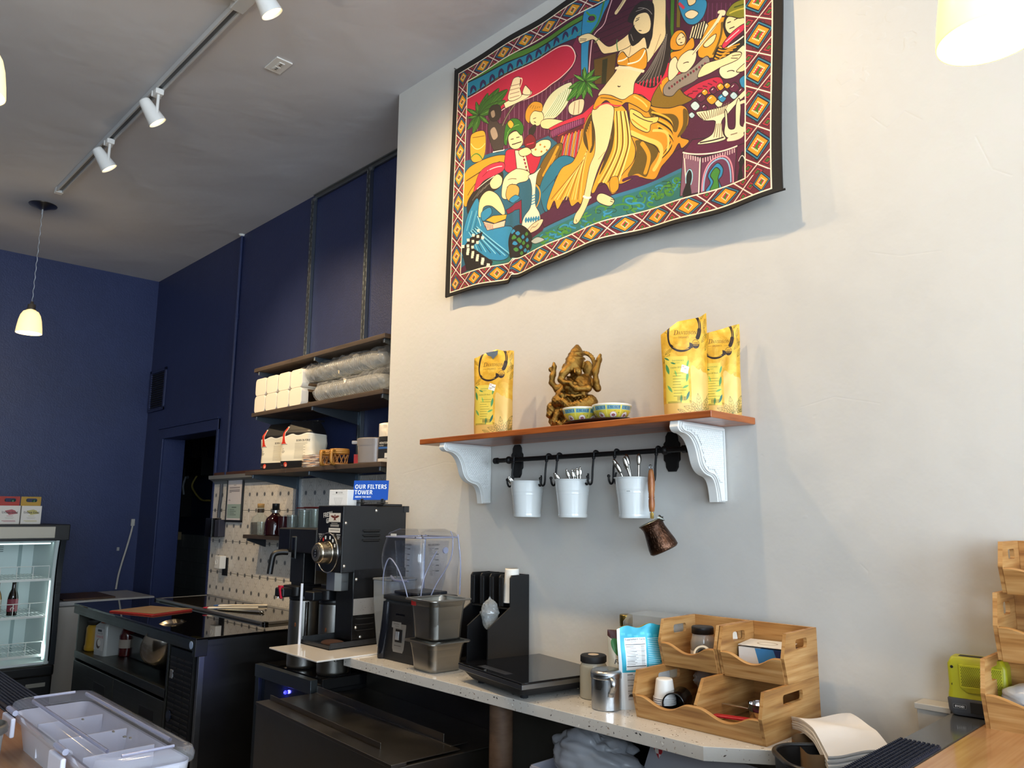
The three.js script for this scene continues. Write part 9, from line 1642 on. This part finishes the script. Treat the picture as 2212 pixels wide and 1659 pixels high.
{ // condiment caddy
  const t = thing('condiment_caddy', 'long white four-compartment caddy with a clear lid on the bar', 'caddy', [-1.52, BARY, 1.648], 0);
  const wp = M(0xdedde6, 0.3, 0, { transmission: 0.12, thickness: 0 }), cl = M(0xf1f2f8, 0.07, 0, { transmission: 0.88, thickness: 0 }), bev = M(0xc9cade, 0.1, 0, { transmission: 0.5, thickness: 0 }), L = 0.53, D = 0.13;
  part(t, 'tray', [loft([ring(L - 0.05, D - 0.03, 0.012, 0, 4), ring(L - 0.03, D - 0.014, 0.016, 0.05, 4), ring(L - 0.01, D, 0.02, 0.052, 4), ring(L - 0.006, D + 0.002, 0.02, 0.066, 4)], true, true, false), loft([ring(L - 0.012, D - 0.006, 0.018, 0.066, 4), ring(L - 0.034, D - 0.02, 0.014, 0.05, 4), ring(L - 0.056, D - 0.036, 0.01, 0.008, 4), ring(0.01, 0.01, 0.002, 0.008, 4)], true)], wp);
  for (let k = -1; k <= 1; k++) part(t, 'compartment_wall', bx(0.004, 0.058, D - 0.022, k * L / 4, 0.036, 0, 0.001), wp);
  const lid = part(t, 'lid', [loft([ring(L + 0.012, D + 0.016, 0.03, 0.066, 6), ring(L + 0.014, D + 0.018, 0.03, 0.076, 6), ring(L + 0.006, D + 0.01, 0.028, 0.085, 6), ring(L - 0.012, D - 0.006, 0.024, 0.0885, 6), ring(L - 0.03, D - 0.022, 0.02, 0.0885, 6)], true, false, true)], cl, 'clear domed lid');
  part(lid, 'lid_rib', [tube([[-L / 2 + 0.05, 0.0895, -D / 2 + 0.018], [L / 2 - 0.05, 0.0895, -D / 2 + 0.018]], 0.003, 4, 6)], bev); part(lid, 'lid_rib', [tube([[-L / 2 + 0.05, 0.0895, D / 2 - 0.02], [L / 2 - 0.05, 0.0895, D / 2 - 0.02]], 0.003, 4, 6)], bev); part(lid, 'lid_rib', rod([L / 2 - 0.016, 0.0885, -0.04], [L / 2 - 0.016, 0.0885, 0.036], 0.0025), bev); part(lid, 'lid_rib', rod([-L / 2 + 0.016, 0.0885, -0.036], [-L / 2 + 0.016, 0.0885, 0.036], 0.0025), bev);
  for (const x of [-0.22, 0.1]) { const lt = part(t, 'latch', [bx(0.07, 0.034, 0.008, x, 0.052, D / 2 + 0.016, 0.003)], M(0xe2e1ee, 0.3)); part(lt, 'hinge_pin', [rod([x - 0.026, 0.076, D / 2 + 0.012], [x + 0.026, 0.076, D / 2 + 0.012], 0.005)], M(0xc9cade, 0.15, 0, { transmission: 0.4, thickness: 0 })); }
  const R = rng(41); for (let k = 0; k < 5; k++) part(t, 'crumb', bx(0.006, 0.002, 0.003, -0.02 + R() * 0.2, 0.0895, (R() - 0.5) * 0.08, 0.0005).rotateY(0), M(0x6d665c, 0.9));
}
{ const t = thing('storage_jar', 'glass jar with a wire bail rim at the near edge of the bar', 'jar', [-1.672, BARY, 1.79]); part(t, 'glass', lathe([[0, 0], [0.034, 0], [0.037, 0.004], [0.039, 0.055], [0.042, 0.06]], 36), M(0xcfd6d8, 0.08, 0, { transmission: 0.6, thickness: 0 })); part(t, 'metal_rim', [lathe([[0.042, 0.058], [0.045, 0.06], [0.0445, 0.064], [0.046, 0.067], [0.0445, 0.071], [0.043, 0.074], [0.04, 0.074], [0.041, 0.06]], 40)], M(0x8d8a84, 0.35, 0.8)); part(t, 'contents', lathe([[0, 0.004], [0.033, 0.004], [0.036, 0.05], [0.0, 0.066]], 28), M(0xa08d76, 0.9)); }
// ---- bamboo bins on the bar, speaker, bracket block
bin('bar_bin', 'bamboo bin with crumpled plastic inside, lowest of the stack on the bar', [-0.405, BARY, 0.025], 0.29, 0.16, 0.142, 0.03, false, 1); bin('bar_bin', 'bamboo bin in the middle of the stack on the bar', [-0.372, BARY + 0.143, 0.02], 0.29, 0.156, 0.14, 0.03, false, 0); bin('bar_bin', 'bamboo bin on top of the stack on the bar', [-0.355, BARY + 0.284, 0.015], 0.29, 0.15, 0.108, 0.026, false, 0);
{
  const g = new THREE.SphereGeometry(1, 60, 44), n = fractal(128, 5, 5, 91), p = g.attributes.position, v = V(); for (let i = 0; i < p.count; i++) { v.fromBufferAttribute(p, i); const a = Math.atan2(v.z, v.x) / 6.283 + 0.5, b = Math.acos(Math.max(-1, Math.min(1, v.y))) / PI, k = 0.75 + n[((b * 127) | 0) * 128 + ((a * 127) | 0)] * 0.5; p.setXYZ(i, v.x * 0.115 * k, v.y * 0.042 * k, v.z * 0.056 * k); } g.computeVertexNormals();
  const m = part(scene, 'plastic_wrapping', g, M(0xdfe4ea, 0.25, 0, { transmission: 0.25, thickness: 0 })); m.position.set(-0.4, BARY + 0.058, 0.1); tag(m, 'crumpled white plastic in the lowest bamboo bin on the bar', 'plastic bag');
  const t = thing('radio_speaker', 'lime green jobsite speaker on a grey battery beside the bamboo bins', 'speaker', [-0.584, BARY, 0.06], 0.1), lime = M(0xa8a81c, 0.42), gy = M(0x4b4c50, 0.5);
  part(t, 'battery', [loft([ring(0.118, 0.066, 0.016, 0.002, 4), ring(0.126, 0.076, 0.014, 0.012, 4), ring(0.128, 0.078, 0.012, 0.036, 4), ring(0.12, 0.074, 0.012, 0.04, 4)], true, true, true)], gy, 'dark grey battery pack');
  part(t, 'cabinet', [loft([ring(0.124, 0.076, 0.012, 0.04, 4), ring(0.122, 0.074, 0.012, 0.05, 4), ring(0.118, 0.07, 0.01, 0.06, 4), ring(0.118, 0.066, 0.008, 0.112, 4), ring(0.106, 0.05, 0.008, 0.126, 4), ring(0.1, 0.044, 0.006, 0.1275, 4)], true, true, true)], lime); part(t, 'grille_frame', [ext(shapeOf([[-0.034, 0.064], [-0.02, 0.052], [0.05, 0.052], [0.05, 0.112], [-0.034, 0.112]]), 0.002, 0.001).translate(0, 0, 0.034)], M(0xb4b322, 0.4)); const hl = []; for (let r = 0; r < 13; r++) for (let c = 0; c < 22; c++) { const x = -0.03 + c * 0.0037 + (r % 2) * 0.0018, y = 0.068 + r * 0.0033; if (x < 0.048) hl.push(new THREE.BoxGeometry(0.0022, 0.0014, 0.0006).translate(x, y, 0.0371)); } const hg = part(t, 'grille_holes', hl, M(0x3a3a12, 0.8)); hg.userData.kind = 'stuff';
  part(t, 'name_panel', ext(shapeOf([[-0.03, 0.064], [-0.02, 0.054], [0.012, 0.054], [0.004, 0.065]]), 0.0016, 0.0006).translate(0, 0, 0.0365), lime); part(t, 'carry_slot', bx(0.085, 0.002, 0.02, 0.004, 0.1275, 0, 0.001), M(0x1c1c16, 0.6)); for (const y of [0.068, 0.106]) part(t, 'screw_hole', at(cyl(0.0032, 0.0032, 0.002, 0, 0, 0, 12).rotateX(PI / 2), -0.049, y, 0.0335), MT.black);
  const rt = carton(16, 128, 48, (g2, W, H) => { g2.fillStyle = '#141416'; g2.fillRect(0, 0, W, H); g2.strokeStyle = '#9a9a9a'; g2.lineWidth = 3; g2.strokeRect(2, 2, W - 4, H - 4); g2.fillStyle = '#e4e4e4'; g2.font = 'bold 32px sans-serif'; g2.textAlign = 'center'; g2.fillText('RYOBI', 64, 36, 112); }); part(t, 'name_badge', new THREE.PlaneGeometry(0.026, 0.0098).translate(-0.038, 0.022, 0.0396), M(0xffffff, 0.4, 0, { map: rt })); part(t, 'battery_vent', bx(0.03, 0.024, 0.002, -0.002, 0.022, 0.0385, 0.001), M(0x17181b, 0.6)); part(t, 'battery_clip', bx(0.018, 0.02, 0.003, 0.032, 0.022, 0.039, 0.001), M(0x77787c, 0.5));
  const b = part(scene, 'wall_cleat', [bb(-0.726, -0.65, 0.86, 1.0, 0.002, 0.06, 0.002), bb(-0.73, -0.65, 0.992, 1.006, 0.002, 0.064, 0.002)], M(0xb5b0a8, 0.6)); tag(b, 'pale painted cleat block where the bar meets the grey wall', 'cleat');
}
{ // black bin with a kraft sack of napkins
  const t = thing('waste_bin', 'black oval plastic bin between the quartz counter and the bar', 'bin', [-0.79, 0, 0.36], 45 * D2R), bk = M(0x121212, 0.5), H = 0.925;
  part(t, 'shell', [loft([ring(0.2, 0.16, 0.06, 0.0, 8), ring(0.25, 0.2, 0.07, H, 8)], true, true, false), loft([ring(0.24, 0.19, 0.066, H, 8), ring(0.19, 0.15, 0.06, 0.02, 8), ring(0.01, 0.01, 0.004, 0.02, 8)], true)], bk); part(t, 'rim', tube(ring(0.25, 0.2, 0.07, H, 8), 0.006, 120, 8, true), M(0x1a1a1c, 0.3));
  const k = thing('kraft_sack', 'crumpled brown paper sack stuffed in the black bin', 'paper bag', [-0.83, 0, 0.25], 0.75); const n = fractal(64, 4, 4, 44), rings = []; for (let j = 0; j <= 8; j++) { const v = j / 8; rings.push(ring(0.2, 0.13, 0.02, 0.80 + v * 0.125, 5).map((p, i) => [p[0] * (1 + (n[j * 64 + i] - 0.5) * 0.12), p[1] + (j === 8 ? (n[i] - 0.5) * 0.04 : 0), p[2] * (1 + (n[j * 64 + i + 9] - 0.5) * 0.14)])); } part(k, 'paper', loft(rings, true, true, false), M(0x8a6a48, 0.85));
  const sheet = (dy, off) => { const N = 24, K = 14, rows = []; for (let j = 0; j <= N; j++) { const u = j / N - 0.5, o = []; for (let i = 0; i <= K; i++) { const v = i / K - 0.5, droop = u > 0.12 ? -Math.pow(u - 0.12, 1.4) * 0.14 : 0; o.push([u * 0.185 + off, dy + droop + 0.006 * Math.sin((u + v) * 5), v * 0.15 + off * 0.4]); } rows.push(o); } const top = loft(rows, false), lo = loft(rows.map((r) => r.map((p) => [p[0], p[1] - 0.0042, p[2]])), false); const edge = (get) => loft([rows.map((r) => get(r)), rows.map((r) => { const p = get(r); return [p[0], p[1] - 0.0042, p[2]]; })], false); const e2 = (r) => loft([r, r.map((p) => [p[0], p[1] - 0.0042, p[2]])], false); return merge([top, lo, edge((r) => r[0]), edge((r) => r[K]), e2(rows[0]), e2(rows[N])].map(plain)); };
  const nm = M(0xe4dfda, 0.85); for (let q = 0; q < 6; q++) { const m = part(scene, 'napkin', sheet(0, (q % 2) * 0.003), nm); m.position.set(-0.842, 0.936 + q * 0.0052, 0.228); m.rotation.set(0, -0.72 + (q % 3) * 0.012, 0.02); tag(m, 'white folded paper napkin in the pile on the kraft sack', 'napkin', 'pile of white napkins'); }
}
scene.traverse((o) => { if (o.isMesh) o.castShadow = o.receiveShadow = true; if (o.isPointLight || o.isSpotLight) o.castShadow = true; });
renderer.render(scene, camera);
